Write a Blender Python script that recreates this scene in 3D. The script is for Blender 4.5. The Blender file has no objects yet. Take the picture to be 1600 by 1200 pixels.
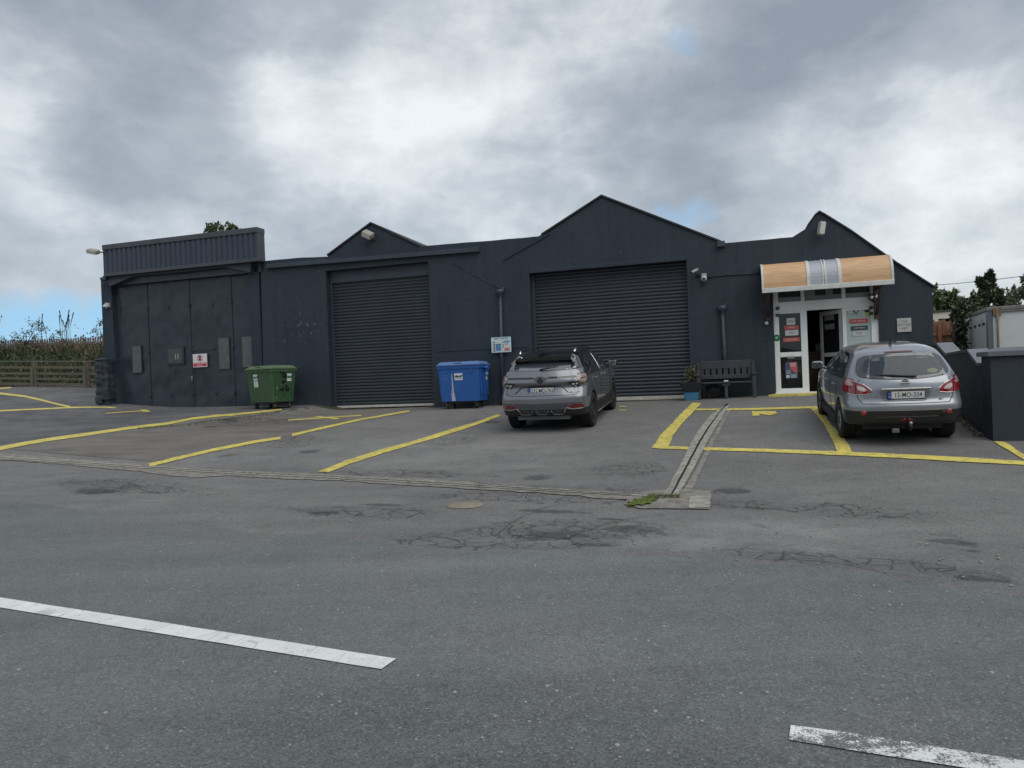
import bpy, bmesh, math, random
from math import sin, cos, tan, pi, radians, sqrt, exp
from mathutils import Vector, Matrix, noise as mnoise
from mathutils.geometry import delaunay_2d_cdt
from mathutils.bvhtree import BVHTree
random.seed(7)
SC = bpy.context.scene
COL = SC.collection
# ------------------------------------------------------------------ camera
F_PX = 1100.0; EYE = 1.45; ROLL = radians(2.2); PITCH = -math.atan(6/1100)
fwd = Vector((0, cos(PITCH), sin(PITCH)))
r0 = Vector((1, 0, 0)); u0 = r0.cross(fwd)
RT = r0*cos(ROLL) - u0*sin(ROLL)
UP = r0*sin(ROLL) + u0*cos(ROLL)
CAM = Vector((0, 0, EYE))
cd = bpy.data.cameras.new("camera"); co = bpy.data.objects.new("camera", cd); COL.objects.link(co)
m = Matrix((RT, UP, -fwd)).transposed().to_4x4(); m.translation = CAM
co.matrix_world = m
cd.sensor_width = 36; cd.lens = 36*F_PX/1600; cd.clip_start = .05; cd.clip_end = 2000
SC.camera = co
SC.render.resolution_x = 1024; SC.render.resolution_y = 768
SC.view_settings.view_transform = 'Standard'; SC.view_settings.look = 'None'
SC.view_settings.exposure = 0.15; SC.view_settings.gamma = 1
def ray(px, py):
    return (fwd + RT*((px-800)/F_PX) - UP*((py-600)/F_PX))
# ------------------------------------------------------------------ node helpers
def lk(nt, a, b): nt.links.new(a, b)
class NT:
    def __init__(s, nt): s.nt = nt
    def n(s, t, **kw):
        x = s.nt.nodes.new(t)
        for k, v in kw.items():
            if k.startswith('i_'):
                key = k[2:]; key = int(key) if key.isdigit() else key
                if hasattr(v, 'is_output'): s.nt.links.new(v, x.inputs[key])
                else: x.inputs[key].default_value = v
            else: setattr(x, k, v)
        return x
    def math(s, op, a, b=0.0, c=None, clamp=False):
        x = s.nt.nodes.new('ShaderNodeMath'); x.operation = op; x.use_clamp = clamp
        for i, v in enumerate((a, b, c)):
            if v is None: continue
            if hasattr(v, 'is_output'): s.nt.links.new(v, x.inputs[i])
            else: x.inputs[i].default_value = v
        return x.outputs[0]
    def noise(s, vec, scale, detail=4, rough=.5, dist=0):
        x = s.n('ShaderNodeTexNoise'); x.inputs['Scale'].default_value = scale
        x.inputs['Detail'].default_value = detail; x.inputs['Roughness'].default_value = rough
        x.inputs['Distortion'].default_value = dist
        if vec is not None: s.nt.links.new(vec, x.inputs['Vector'])
        return x.outputs['Fac']
    def ramp(s, fac, stops, interp='LINEAR'):
        x = s.n('ShaderNodeValToRGB'); x.color_ramp.interpolation = interp
        e = x.color_ramp.elements
        while len(e) < len(stops): e.new(.5)
        for el, (p, c) in zip(e, stops):
            el.position = p; el.color = (c[0], c[1], c[2], 1) if hasattr(c, '__len__') else (c, c, c, 1)
        s.nt.links.new(fac, x.inputs[0]); return x.outputs[0]
    def mr(s, v, a, b, c=0., d=1.):
        x = s.n('ShaderNodeMapRange'); x.inputs[1].default_value = a; x.inputs[2].default_value = b
        x.inputs[3].default_value = c; x.inputs[4].default_value = d
        s.nt.links.new(v, x.inputs[0]); return x.outputs[0]
    def mix(s, f, a, b, mode='MIX'):
        x = s.n('ShaderNodeMix', data_type='RGBA', blend_type=mode)
        for i, v in ((0, f), (6, a), (7, b)):
            if hasattr(v, 'is_output'): s.nt.links.new(v, x.inputs[i])
            elif i == 0: x.inputs[0].default_value = v
            else: x.inputs[i].default_value = (v[0], v[1], v[2], 1)
        return x.outputs[2]
    def vmath(s, op, a, b):
        x = s.nt.nodes.new('ShaderNodeVectorMath'); x.operation = op
        for i, v in enumerate((a, b)):
            if hasattr(v, 'is_output'): s.nt.links.new(v, x.inputs[i])
            else: x.inputs[i].default_value = v
        return x
# ------------------------------------------------------------------ world (overcast sky with broken cloud)
SUN_EL, SUN_AZ = radians(52), radians(150)      # azimuth measured clockwise from +Y
W = bpy.data.worlds.new("World"); SC.world = W; W.use_nodes = True
w = NT(W.node_tree); W.node_tree.nodes.clear()
tc = w.n('ShaderNodeTexCoord').outputs['Generated']
nrm = w.vmath('NORMALIZE', tc, (0, 0, 0)).outputs[0]
sky = w.n('ShaderNodeTexSky'); sky.sky_type = 'NISHITA'; sky.sun_disc = False
sky.sun_elevation = SUN_EL; sky.sun_rotation = SUN_AZ; sky.air_density = 1.0; sky.dust_density = .6
sep = w.n('ShaderNodeSeparateXYZ', i_0=nrm)
zc = w.math('ADD', w.math('MAXIMUM', sep.outputs[2], 0.0), .13)
cx = w.math('DIVIDE', sep.outputs[0], zc); cy = w.math('DIVIDE', sep.outputs[1], zc)
cp = w.n('ShaderNodeCombineXYZ', i_0=cx, i_1=cy).outputs[0]
def lobe(px, py, rad):                          # soft patch of cloud round one direction of the sky
    d = ray(px, py).normalized()
    dt = w.vmath('DOT_PRODUCT', nrm, tuple(d)).outputs[1]
    return w.mr(dt, cos(radians(rad)), 1.0)
sv = w.n('ShaderNodeMapping', i_Vector=nrm, i_Rotation=(0, radians(-8), 0), i_Scale=(1, 1, 1.7)).outputs[0]
n1 = w.noise(sv, 1.9, 6, .5, .15); n2 = w.noise(sv, 4.3, 8, .55, .2); n3 = w.noise(sv, 9.5, 9, .6, .2)
base = w.math('ADD', w.math('MULTIPLY', n1, .36), w.math('MULTIPLY', n2, .36))
base = w.math('ADD', base, w.math('MULTIPLY', n3, .28))
for (px, py, rad, amt) in [(560, 110, 11, .10), (700, 180, 9, .07), (430, 150, 8, .05), (80, 250, 13, .17), (930, 60, 8, .07), (1400, 290, 12, .17), (1560, 210, 8, .10),
                           (700, 330, 9, .05), (1020, 20, 6, .09), (250, 330, 10, .05), (590, 280, 6, .04),
                           (60, 110, 14, -.12), (300, 50, 13, -.08), (560, 10, 9, -.05), (260, 240, 8, -.05), (1180, 170, 13, -.08), (1050, 200, 9, -.04), (1500, 60, 15, -.09), (900, 240, 8, -.03), (60, 400, 10, -.05), (500, 330, 8, -.02)]:
    base = w.math('ADD', base, w.math('MULTIPLY', lobe(px, py, rad), amt))
brk_ = w.math('MULTIPLY', w.math('SUBTRACT', w.noise(sv, 7.0, 10, .62, .35), .5), w.mr(base, .46, .62, 0, .42))
base = w.math('ADD', base, brk_)
cloud = w.ramp(base, [(.36, (.27, .30, .345)), (.45, (.36, .395, .44)), (.53, (.47, .51, .545)), (.61, (.62, .655, .68)), (.76, (.84, .865, .88))])
# clear gaps
gap = None
for (px, py, rad, th) in [(30, 508, 3.6, .60), (95, 506, 3.8, .62), (150, 510, 3.4, .6), (-20, 520, 4, .6), (60, 535, 5, .6), (130, 545, 4.5, .6), (1045, 336, 3.0, .40), (1100, 345, 2.6, .36), (1075, 338, 2.6, .42), (1068, 70, 3.0, .40), (860, 10, 3, .34)]:
    g = w.math('MULTIPLY', lobe(px, py, rad), th)
    gap = g if gap is None else w.math('MAXIMUM', gap, g)
gn = w.noise(nrm, 9, 8, .6, .5)
gap = w.mr(w.math('ADD', gap, w.math('MULTIPLY', gn, .7)), .66, .92, 0, .92)
bluesky = w.mix(1.0, w.mix(.0, sky.outputs[0], (1, 1, 1)), (.060, .085, .10), 'MULTIPLY')
bluesky = w.mix(.75, bluesky, (.27, .54, .83))
lp = w.mix(gap, cloud, bluesky)
bg = w.n('ShaderNodeBackground', i_0=lp, i_1=0.90)
# the clear-sky part of the light, at its own low strength, under the cloud
bg2 = w.n('ShaderNodeBackground', i_0=sky.outputs[0], i_1=.015)
add = w.n('ShaderNodeAddShader'); lk(w.nt, bg.outputs[0], add.inputs[0]); lk(w.nt, bg2.outputs[0], add.inputs[1])
out = w.n('ShaderNodeOutputWorld'); lk(w.nt, add.outputs[0], out.inputs[0])
sd = bpy.data.lights.new("sun", 'SUN'); sd.energy = 1.5; sd.angle = radians(60); sd.color = (1, .96, .9)
so = bpy.data.objects.new("sun", sd); COL.objects.link(so)
sdir = Vector((sin(SUN_AZ)*cos(SUN_EL), cos(SUN_AZ)*cos(SUN_EL), sin(SUN_EL)))
so.rotation_euler = sdir.to_track_quat('Z', 'Y').to_euler(); so.location = (0, -20, 30)
# ------------------------------------------------------------------ materials
def newmat(name):
    m = bpy.data.materials.new(name); m.use_nodes = True
    nt = m.node_tree; b = nt.nodes['Principled BSDF']; return m, NT(nt), b
def mat(name, col, rough=.6, metal=0., var=.12, vscale=6., bump=0., bscale=40., coat=0., spec=.5, dirt=0., dirtcol=(.05, .045, .04), dscale=2.):
    m, t, b = newmat(name)
    tc = t.n('ShaderNodeTexCoord').outputs['Object']
    c = (col[0], col[1], col[2])
    f = t.noise(tc, vscale, 5, .6)
    k = t.mr(f, .25, .75, 1-var, 1+var)
    cc = t.mix(1.0, c, t.n('ShaderNodeCombineColor', i_0=k, i_1=k, i_2=k).outputs[0], 'MULTIPLY')
    if dirt:
        df = t.mr(t.noise(tc, dscale, 8, .65), .48, .75, 0, dirt)
        cc = t.mix(df, cc, dirtcol)
    lk(t.nt, cc, b.inputs['Base Color'])
    rv = min(.06, rough*.15); rr = t.mr(t.noise(tc, vscale*2.3, 3), .3, .7, max(0, rough-rv), min(1, rough+rv)); lk(t.nt, rr, b.inputs['Roughness'])
    b.inputs['Metallic'].default_value = metal; b.inputs['Coat Weight'].default_value = coat
    b.inputs['Coat Roughness'].default_value = .05
    b.inputs['Specular IOR Level'].default_value = spec
    if bump:
        bp = t.n('ShaderNodeBump'); bp.inputs['Distance'].default_value = .02; bp.inputs['Strength'].default_value = bump
        lk(t.nt, t.noise(tc, bscale, 5, .65), bp.inputs['Height']); lk(t.nt, bp.outputs[0], b.inputs['Normal'])
    return m
def srgb(r, g, b):
    f = lambda v: (v/255/12.92 if v/255 <= .04045 else ((v/255+.055)/1.055)**2.4)
    return (f(r), f(g), f(b))
# ------------------------------------------------------------------ mesh helpers
class MB:
    def __init__(s): s.v = []; s.f = []; s.sm = []; s.mi = []
    def add(s, vs, fs, smooth=False, mi=0):
        o = len(s.v); s.v += [tuple(v) for v in vs]
        for f in fs: s.f.append([i+o for i in f]); s.sm.append(smooth); s.mi.append(mi)
        return s
    def box(s, a, b, M=None, mi=0):
        x0, y0, z0 = [min(p, q) for p, q in zip(a, b)]; x1, y1, z1 = [max(p, q) for p, q in zip(a, b)]
        vs = [(x0,y0,z0),(x1,y0,z0),(x1,y1,z0),(x0,y1,z0),(x0,y0,z1),(x1,y0,z1),(x1,y1,z1),(x0,y1,z1)]
        if M is not None: vs = [M @ Vector(v) for v in vs]
        return s.add(vs, [(3,2,1,0),(4,5,6,7),(0,1,5,4),(1,2,6,5),(2,3,7,6),(3,0,4,7)], mi=mi)
    def bbox(s, a, b, c=.01, M=None, mi=0):      # box with chamfered vertical and horizontal edges
        bm = bmesh.new(); bmesh.ops.create_cube(bm, size=1)
        for v in bm.verts:
            v.co = Vector([(p+q)/2 + (q-p)*k for p, q, k in zip(a, b, v.co)])
        bmesh.ops.bevel(bm, geom=list(bm.edges), offset=c, segments=2, affect='EDGES', profile=.5)
        bmesh.ops.recalc_face_normals(bm, faces=bm.faces)
        vs = [v.co.copy() for v in bm.verts]
        if M is not None: vs = [M @ v for v in vs]
        bm.verts.index_update(); fs = [[v.index for v in f.verts] for f in bm.faces]; bm.free()
        return s.add(vs, fs, mi=mi)
    def tube(s, pts, r, n=8, cap=True, mi=0):
        pts = [Vector(p) for p in pts]; rs = r if hasattr(r, '__len__') else [r]*len(pts)
        vs = []; fs = []; prev = None
        for i, p in enumerate(pts):
            d = (pts[min(i+1, len(pts)-1)] - pts[max(i-1, 0)]).normalized()
            a = prev if prev is not None else (Vector((0, 0, 1)) if abs(d.z) < .9 else Vector((1, 0, 0)))
            x = d.cross(a); 
            if x.length < 1e-4: x = d.orthogonal()
            x.normalize(); y = x.cross(d).normalized(); prev = y
            for k in range(n):
                an = 2*pi*k/n; vs.append(p + x*cos(an)*rs[i] + y*sin(an)*rs[i])
        for i in range(len(pts)-1):
            for k in range(n):
                a = i*n+k; b = i*n+(k+1) % n; fs.append((a, b, b+n, a+n))
        s.add(vs, fs, True, mi)
        if cap: s.add(vs[:n], [tuple(range(n))], mi=mi); s.add(vs[-n:], [tuple(range(n-1, -1, -1))], mi=mi)
        return s
    def lathe(s, prof, axis_o, axis, n=24, mi=0, close=False):   # prof: (radius, along)
        ax = Vector(axis).normalized(); x = ax.orthogonal().normalized(); y = ax.cross(x); o = Vector(axis_o)
        vs = []; fs = []
        for r, h in prof:
            for k in range(n): an = 2*pi*k/n; vs.append(o + ax*h + (x*cos(an) + y*sin(an))*r)
        for i in range(len(prof)-1):
            for k in range(n): a = i*n+k; b = i*n+(k+1) % n; fs.append((a, a+n, b+n, b))
        return s.add(vs, fs, True, mi)
    def prism(s, poly, y0, y1, holes=(), mi=0, res=None):
        # poly in (x,z); extruded along y from y0 (front) to y1 (back)
        v2, tris = cdt(poly, holes, res)
        n = len(v2)
        vs = [(p[0], y0, p[1]) for p in v2] + [(p[0], y1, p[1]) for p in v2]
        fs = []
        for t in tris: fs.append(tuple(t)); fs.append(tuple(n+i for i in reversed(t)))
        s.add(vs, fs, mi=mi)
        for lp_ in [poly]+list(holes):
            for i in range(len(lp_)):
                a = lp_[i]; b = lp_[(i+1) % len(lp_)]
                s.add([(a[0], y0, a[1]), (b[0], y0, b[1]), (b[0], y1, b[1]), (a[0], y1, a[1])], [(0, 1, 2, 3)], mi=mi)
        return s
    def ball(s, c, r, seg=12, rings=8, sc=(1, 1, 1), mi=0, M=None):
        vs = []; fs = []
        for i in range(rings+1):
            th = pi*i/rings
            for k in range(seg):
                ph = 2*pi*k/seg
                v = Vector((c[0]+r*sc[0]*sin(th)*cos(ph), c[1]+r*sc[1]*sin(th)*sin(ph), c[2]+r*sc[2]*cos(th)))
                vs.append(M @ v if M is not None else v)
        for i in range(rings):
            for k in range(seg): a = i*seg+k; b = i*seg+(k+1) % seg; fs.append((a, a+seg, b+seg, b))
        return s.add(vs, fs, True, mi)
    def build(s, name, m=None, parent=None, fixn=True):
        me = bpy.data.meshes.new(name); me.from_pydata(s.v, [], s.f)
        for p, sm, mi in zip(me.polygons, s.sm, s.mi): p.use_smooth = sm; p.material_index = mi
        ms = m if isinstance(m, (list, tuple)) else [m]
        for x in ms: me.materials.append(x)
        bm = bmesh.new(); bm.from_mesh(me); bmesh.ops.remove_doubles(bm, verts=bm.verts, dist=1e-5)
        if fixn: bmesh.ops.recalc_face_normals(bm, faces=bm.faces)
        bm.to_mesh(me); bm.free(); me.update()
        o = bpy.data.objects.new(name, me); COL.objects.link(o)
        if parent is not None: o.parent = parent
        return o
def pip(p, poly):
    x, y = p; c = False; n = len(poly)
    for i in range(n):
        x0, y0 = poly[i]; x1, y1 = poly[(i+1) % n]
        if (y0 > y) != (y1 > y) and x < (x1-x0)*(y-y0)/(y1-y0)+x0: c = not c
    return c
def densify(poly, res):
    o = []
    for i in range(len(poly)):
        a = Vector(poly[i]); b = Vector(poly[(i+1) % len(poly)]); n = max(1, int((b-a).length/res))
        for k in range(n): o.append(tuple(a.lerp(b, k/n)))
    return o
def cdt(poly, holes=(), res=None):
    loops = [list(poly)]+[list(h) for h in holes]
    if res: loops = [densify(l, res) for l in loops]
    vs = []; es = []
    for l in loops:
        o = len(vs); vs += [Vector(p) for p in l]; es += [(o+i, o+(i+1) % len(l)) for i in range(len(l))]
    if res:
        xs = [p[0] for p in poly]; ys = [p[1] for p in poly]
        nx = int((max(xs)-min(xs))/res)+1; ny = int((max(ys)-min(ys))/res)+1
        for i in range(nx):
            for j in range(ny):
                p = (min(xs)+(i+.5)*res, min(ys)+(j+.5)*res)
                if pip(p, poly) and not any(pip(p, h) for h in holes): vs.append(Vector(p))
    r = delaunay_2d_cdt(vs, es, [], 0, 1e-6)
    V = [tuple(v) for v in r[0]]; T = []
    for f in r[2]:
        c = (sum(V[i][0] for i in f)/len(f), sum(V[i][1] for i in f)/len(f))
        if pip(c, poly) and not any(pip(c, h) for h in holes): T.append(list(f))
    return V, T
def tag(o, label, cat, group=None):
    o['label'] = label; o['category'] = cat
    if group: o['group'] = group
    return o
def struct(o, kind='structure', label=None):
    o['kind'] = kind
    if label: o['label'] = label
    return o
def thing(name, label, cat, loc=(0, 0, 0), rz=0., group=None):
    o = bpy.data.objects.new(name, None); COL.objects.link(o); o.empty_display_size = .2
    o.location = loc; o.rotation_euler = (0, 0, rz); return tag(o, label, cat, group)
def textmesh(mb, s, size, M, ext=.002, mi=0, align='CENTER', cond=1.0, bold=0.0, space=1.0):
    cu = bpy.data.curves.new("t", 'FONT'); cu.body = s; cu.size = size; cu.align_x = align; cu.align_y = 'CENTER'
    cu.extrude = ext; cu.space_character = space; cu.offset = bold; cu.resolution_u = 3
    o = bpy.data.objects.new("t", cu); COL.objects.link(o)
    dg = bpy.context.evaluated_depsgraph_get(); dg.update()
    me = o.evaluated_get(dg).to_mesh()
    S = Matrix.Diagonal((cond, 1, 1, 1))
    mb.add([M @ (S @ v.co) for v in me.vertices], [list(p.vertices) for p in me.polygons], mi=mi)
    o.evaluated_get(dg).to_mesh_clear(); bpy.data.objects.remove(o); bpy.data.curves.remove(cu)
# text stands in the local xz plane facing -y
def TX(x, y, z): return Matrix.Translation((x, y, z)) @ Matrix.Rotation(pi/2, 4, 'X')
# ------------------------------------------------------------------ the site: facade frame and ground heights
TH = radians(17.0)
P0 = Vector((7.3, 18.2, 0)); T = Vector((cos(TH), -sin(TH), 0)); BK = Vector((sin(TH), cos(TH), 0))
def loc2w(u, y, z=0.): p = P0 + T*u + BK*y; return Vector((p.x, p.y, z))
def w2uv(x, y): d = Vector((x, y, 0))-P0; return d.dot(T), -d.dot(BK)    # v>0 in front of the facade
def FP(px, py, proud=0.):          # where a line of sight meets the facade plane: (u, z)
    d = ray(px, py); o = P0 - BK*proud; t = (o-CAM).dot(BK)/d.dot(BK); p = CAM+d*t
    return ((p-P0).dot(T), p.z)
def lerp_t(x, tb):
    if x <= tb[0][0]: return tb[0][1]
    for (a, va), (b, vb) in zip(tb, tb[1:]):
        if x <= b:
            k = (x-a)/(b-a); return va+(vb-va)*k
    return tb[-1][1]
def sst(x): x = min(1, max(0, x)); return x*x*(3-2*x)
HV = [(-1, 1.02), (0, 1.0), (1.5, .90), (3, .75), (4.5, .57), (6, .40), (7.5, .25), (9, .11), (10.5, .03), (12, 0)]
ZF = [(-23, 1.06), (-22.3, 1.04), (-19, .93), (-14.5, .90), (-13.9, .88), (-13.2, .74), (-11.9, .73), (-4, .75), (-1, .80), (.2, .82), (3.3, .86), (8, .95)]
def H(x, y):
    u, v = w2uv(x, y)
    us = u+.29*min(6, max(0, v))*sst((-u-10)/3)
    h = lerp_t(us, ZF)*lerp_t(v, HV)
    h += .24*sst((-u-7)/10)*sst((v-1)/6)*(1-sst((v-13)/8)*.5)
    if u < -20: h += .045*min(20, -20-u)*sst((12-v)/10)
    if v < 0: h += .09*min(14, -v)*(sst((-21-u)/3)*1.0 + sst((u-3)/4)*.35)
    return h
def G(px, py, dz=0.):
    d = ray(px, py); a = 1.5; prev = a
    while a < 60:
        p = CAM+d*a
        if p.z < H(p.x, p.y):
            lo, hi = prev, a
            for _ in range(30):
                mdl = (lo+hi)/2; p = CAM+d*mdl
                if p.z < H(p.x, p.y): hi = mdl
                else: lo = mdl
            p = CAM+d*hi; return Vector((p.x, p.y, H(p.x, p.y)+dz))
        prev = a; a += .1
    p = CAM+d*60; return Vector((p.x, p.y, H(p.x, p.y)+dz))
def proj(p):
    d = Vector(p)-CAM; z = d.dot(fwd); return (800+F_PX*d.dot(RT)/z, 600-F_PX*d.dot(UP)/z)
def sheet(name, pts2, dz, m, res=.25, kind='structure', hf=None):
    V, Tr = cdt(pts2, (), res)
    hf = hf or (lambda x, y: H(x, y)+dz)
    mb = MB(); mb.add([(x, y, hf(x, y)) for x, y in V], Tr, True); o = mb.build(name, m)
    for p in o.data.polygons:
        if p.normal.z < 0: p.flip()
    if kind: struct(o, kind)
    return o
def GP(lst): return [tuple(G(a, b).xy) for a, b in lst]
# ------------------------------------------------------------------ ground materials
def asphalt(name, base, warm, cracks=(), darks=(), pale=(), speck=.35, crackscale=1.5, streak=0., broad=.16, tracks=0.):
    m, t, b = newmat(name)
    P = t.n('ShaderNodeTexCoord').outputs['Object']
    v = t.noise(P, .35, 6, .6, .4); v2 = t.noise(P, 2.2, 6, .65); v3 = t.noise(P, 11, 5, .6)
    c = t.mix(t.mr(v, .35, .65), base, warm)
    k = t.math('ADD', t.math('MULTIPLY', t.mr(v2, .25, .75, -1, 1), broad), t.math('MULTIPLY', t.mr(v3, .25, .75, -1, 1), .09))
    vo = t.n('ShaderNodeTexVoronoi', i_Vector=P, i_Scale=125.0)
    sp = t.n('ShaderNodeSeparateColor', i_0=vo.outputs['Color']).outputs[0]
    k = t.math('ADD', k, t.math('MULTIPLY', t.math('SUBTRACT', sp, .5), speck))
    fine = t.noise(P, 420, 2, .5)
    k = t.math('ADD', k, t.math('MULTIPLY', t.math('SUBTRACT', fine, .5), speck*1.8))
    k = t.math('ADD', k, t.math('MULTIPLY', t.math('SUBTRACT', t.noise(P, 46, 3, .7), .5), speck*.55))
    stone = t.mr(sp, .965, .99, 0, .6)             # pale aggregate
    k = t.math('ADD', k, stone)
    if tracks:                                     # tyre-polished tracks along the road
        r = t.n('ShaderNodeMapping', i_Vector=P, i_Rotation=(0, 0, radians(24)), i_Scale=(.04, .55, 1))
        k = t.math('ADD', k, t.math('MULTIPLY', t.mr(t.noise(r.outputs[0], 1.3, 4, .6), .3, .7, -1, 1), tracks))
    if streak:
        r = t.n('ShaderNodeMapping', i_Vector=P, i_Rotation=(0, 0, radians(20)), i_Scale=(.25, 1.3, 1))
        st = t.mr(t.noise(r.outputs[0], 1.6, 7, .68, .6), .45, .62, 0, 1)
        k = t.math('ADD', k, t.math('MULTIPLY', st, -streak))
    k = t.math('ADD', k, 1.0)
    # cracks
    wob = t.n('ShaderNodeTexNoise', i_Vector=P, i_Scale=1.6, i_Detail=7.0)
    wp = t.vmath('ADD', P, t.vmath('SCALE', t.vmath('SUBTRACT', wob.outputs['Color'], (.5, .5, .5)).outputs[0], (0, 0, 0)).outputs[0])
    sc_ = [n for n in t.nt.nodes if n.type == 'VECT_MATH' and n.operation == 'SCALE'][-1]; sc_.inputs['Scale'].default_value = .55
    def vor(s):
        x = t.n('ShaderNodeTexVoronoi', feature='DISTANCE_TO_EDGE', i_Vector=wp.outputs[0], i_Scale=s)
        return x.outputs['Distance']
    cr = t.math('MAXIMUM', t.mr(vor(crackscale), .0, .030, 1, 0), t.mr(vor(crackscale*3.1), .0, .065, .85, 0))
    def ell(x, y, rx, ry, ang):
        mp = t.n('ShaderNodeMapping', vector_type='TEXTURE', i_Vector=P, i_Location=(x, y, 0), i_Rotation=(0, 0, ang), i_Scale=(rx, ry, 1000.))
        return t.mr(t.vmath('LENGTH', mp.outputs[0], (0, 0, 0)).outputs[1], .35, 1.0, 1, 0)
    brk = t.mr(v3, .30, .5)
    msk = None
    for e in cracks:
        q = ell(*e); msk = q if msk is None else t.math('MAXIMUM', msk, q)
    if msk is not None:
        edge = t.mr(t.math('ADD', msk, t.math('MULTIPLY', t.math('SUBTRACT', v2, .5), 2.2)), .38, .62)
        crk = t.math('MULTIPLY', t.math('MULTIPLY', cr, edge), brk)
        k = t.math('MULTIPLY', k, t.math('SUBTRACT', 1.0, t.math('MULTIPLY', crk, .72)))
        k = t.math('MULTIPLY', k, t.math('SUBTRACT', 1.0, t.math('MULTIPLY', edge, .10)))
    hole = None
    for e in darks:
        q = ell(*e); hole = q if hole is None else t.math('MAXIMUM', hole, q)
    if hole is not None:
        hm = t.mr(t.math('ADD', t.math('ADD', hole, t.math('MULTIPLY', t.math('SUBTRACT', v3, .5), 2.6)), t.math('MULTIPLY', t.math('SUBTRACT', v2, .5), 2.4)), .42, .8)
        hm = t.math('MULTIPLY', hm, t.mr(fine, .35, .6, .45, 1))
        k = t.math('MULTIPLY', k, t.math('SUBTRACT', 1.0, t.math('MULTIPLY', hm, .46)))
    for (e, amt) in pale:
        q = t.mr(t.math('ADD', ell(*e), t.math('MULTIPLY', t.math('SUBTRACT', v2, .5), 1.1)), .15, .95, 0, amt)
        k = t.math('ADD', k, q)
    kc = t.n('ShaderNodeCombineColor', i_0=k, i_1=k, i_2=k).outputs[0]
    lk(t.nt, t.mix(1.0, c, kc, 'MULTIPLY'), b.inputs['Base Color'])
    b.inputs['Roughness'].default_value = .82; b.inputs['Specular IOR Level'].default_value = .35
    hgt = t.math('ADD', t.math('MULTIPLY', sp, .5), fine)
    if msk is not None: hgt = t.math('SUBTRACT', hgt, t.math('MULTIPLY', crk, 3.0))
    if hole is not None: hgt = t.math('SUBTRACT', hgt, t.math('MULTIPLY', hm, 4.0))
    bp = t.n('ShaderNodeBump', i_Height=hgt); bp.inputs['Distance'].default_value = .004; bp.inputs['Strength'].default_value = .6
    lk(t.nt, bp.outputs[0], b.inputs['Normal'])
    return m
def E(px, py, wpx, depth, ang=-23):       # an ellipse on the ground: centre seen at px,py, half width in pixels there, half depth in metres
    g = G(px, py); return (g.x, g.y, wpx/F_PX*g.y, depth, radians(ang))
M_fore = asphalt('worn_forecourt_asphalt', (.154, .151, .147), (.198, .193, .186),
    cracks=[E(900, 775, 330, .75, -18), E(760, 845, 260, .5, -14), E(1340, 800, 160, .5, -30), E(620, 740, 200, .5), E(890, 830, 240, .75, -8), E(1240, 872, 150, .30, -30), E(560, 800, 200, .5, -22), E(980, 735, 90, .8), E(430, 690, 120, 1.2), E(1160, 790, 120, .4), E(1420, 885, 120, .25, -35), E(200, 760, 220, .8), E(350, 660, 60, .8), E(700, 690, 80, .8)],
    darks=[E(838, 747, 34, .28), E(1143, 768, 36, .22), E(1485, 848, 48, .14, -35), E(1530, 905, 62, .13, -30), E(1515, 862, 30, .08, -35), E(870, 838, 120, .25, -10), E(985, 828, 75, .22, -12), E(150, 768, 60, .35), E(500, 803, 40, .16), E(485, 706, 24, .3), E(355, 712, 30, .3), E(860, 800, 90, .14), E(600, 790, 60, .1),
           E(925, 852, 50, .09, -18), E(330, 704, 34, .2), E(770, 660, 22, .3), E(950, 812, 36, .09)],
    pale=[(E(1050, 850, 120, .4, -18), .22), (E(820, 845, 200, .2, -14), .16), (E(640, 705, 230, 2.6), .22), (E(330, 700, 240, 2.2), .20), (E(860, 715, 160, 1.6), .12), (E(1150, 835, 330, .8, -20), .22), (E(1250, 735, 230, 1.3), -.20), (E(1400, 800, 200, .9), -.06), (E(1250, 820, 260, .6), .10), (E(1300, 740, 260, .8), .06)],
    streak=.10, speck=.62)
M_terr = asphalt('dark_patched_tarmac', (.095, .098, .108), (.15, .148, .148), streak=.25, speck=.25, broad=.3, cracks=[E(200, 690, 200, 1.5)])
M_road = asphalt('road_asphalt', (.132, .146, .145), (.154, .160, .156), cracks=[], streak=0, speck=.62, broad=.10, tracks=.20, pale=[(E(700, 1160, 700, 1.0), -.13), (E(300, 1010, 300, .6, -20), -.10)])
M_apron = asphalt('pale_concrete_apron', (.19, .175, .155), (.16, .152, .14), streak=.22, speck=.3, cracks=[E(380, 660, 150, 1.5)], darks=[E(360, 657, 30, .4), E(330, 668, 20, .3)])
M_earth = mat('earth_and_grass', (.045, .05, .022), .95, var=.4, vscale=3, bump=.6, bscale=20, dirt=.6, dirtcol=(.10, .08, .05), dscale=1)
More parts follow.
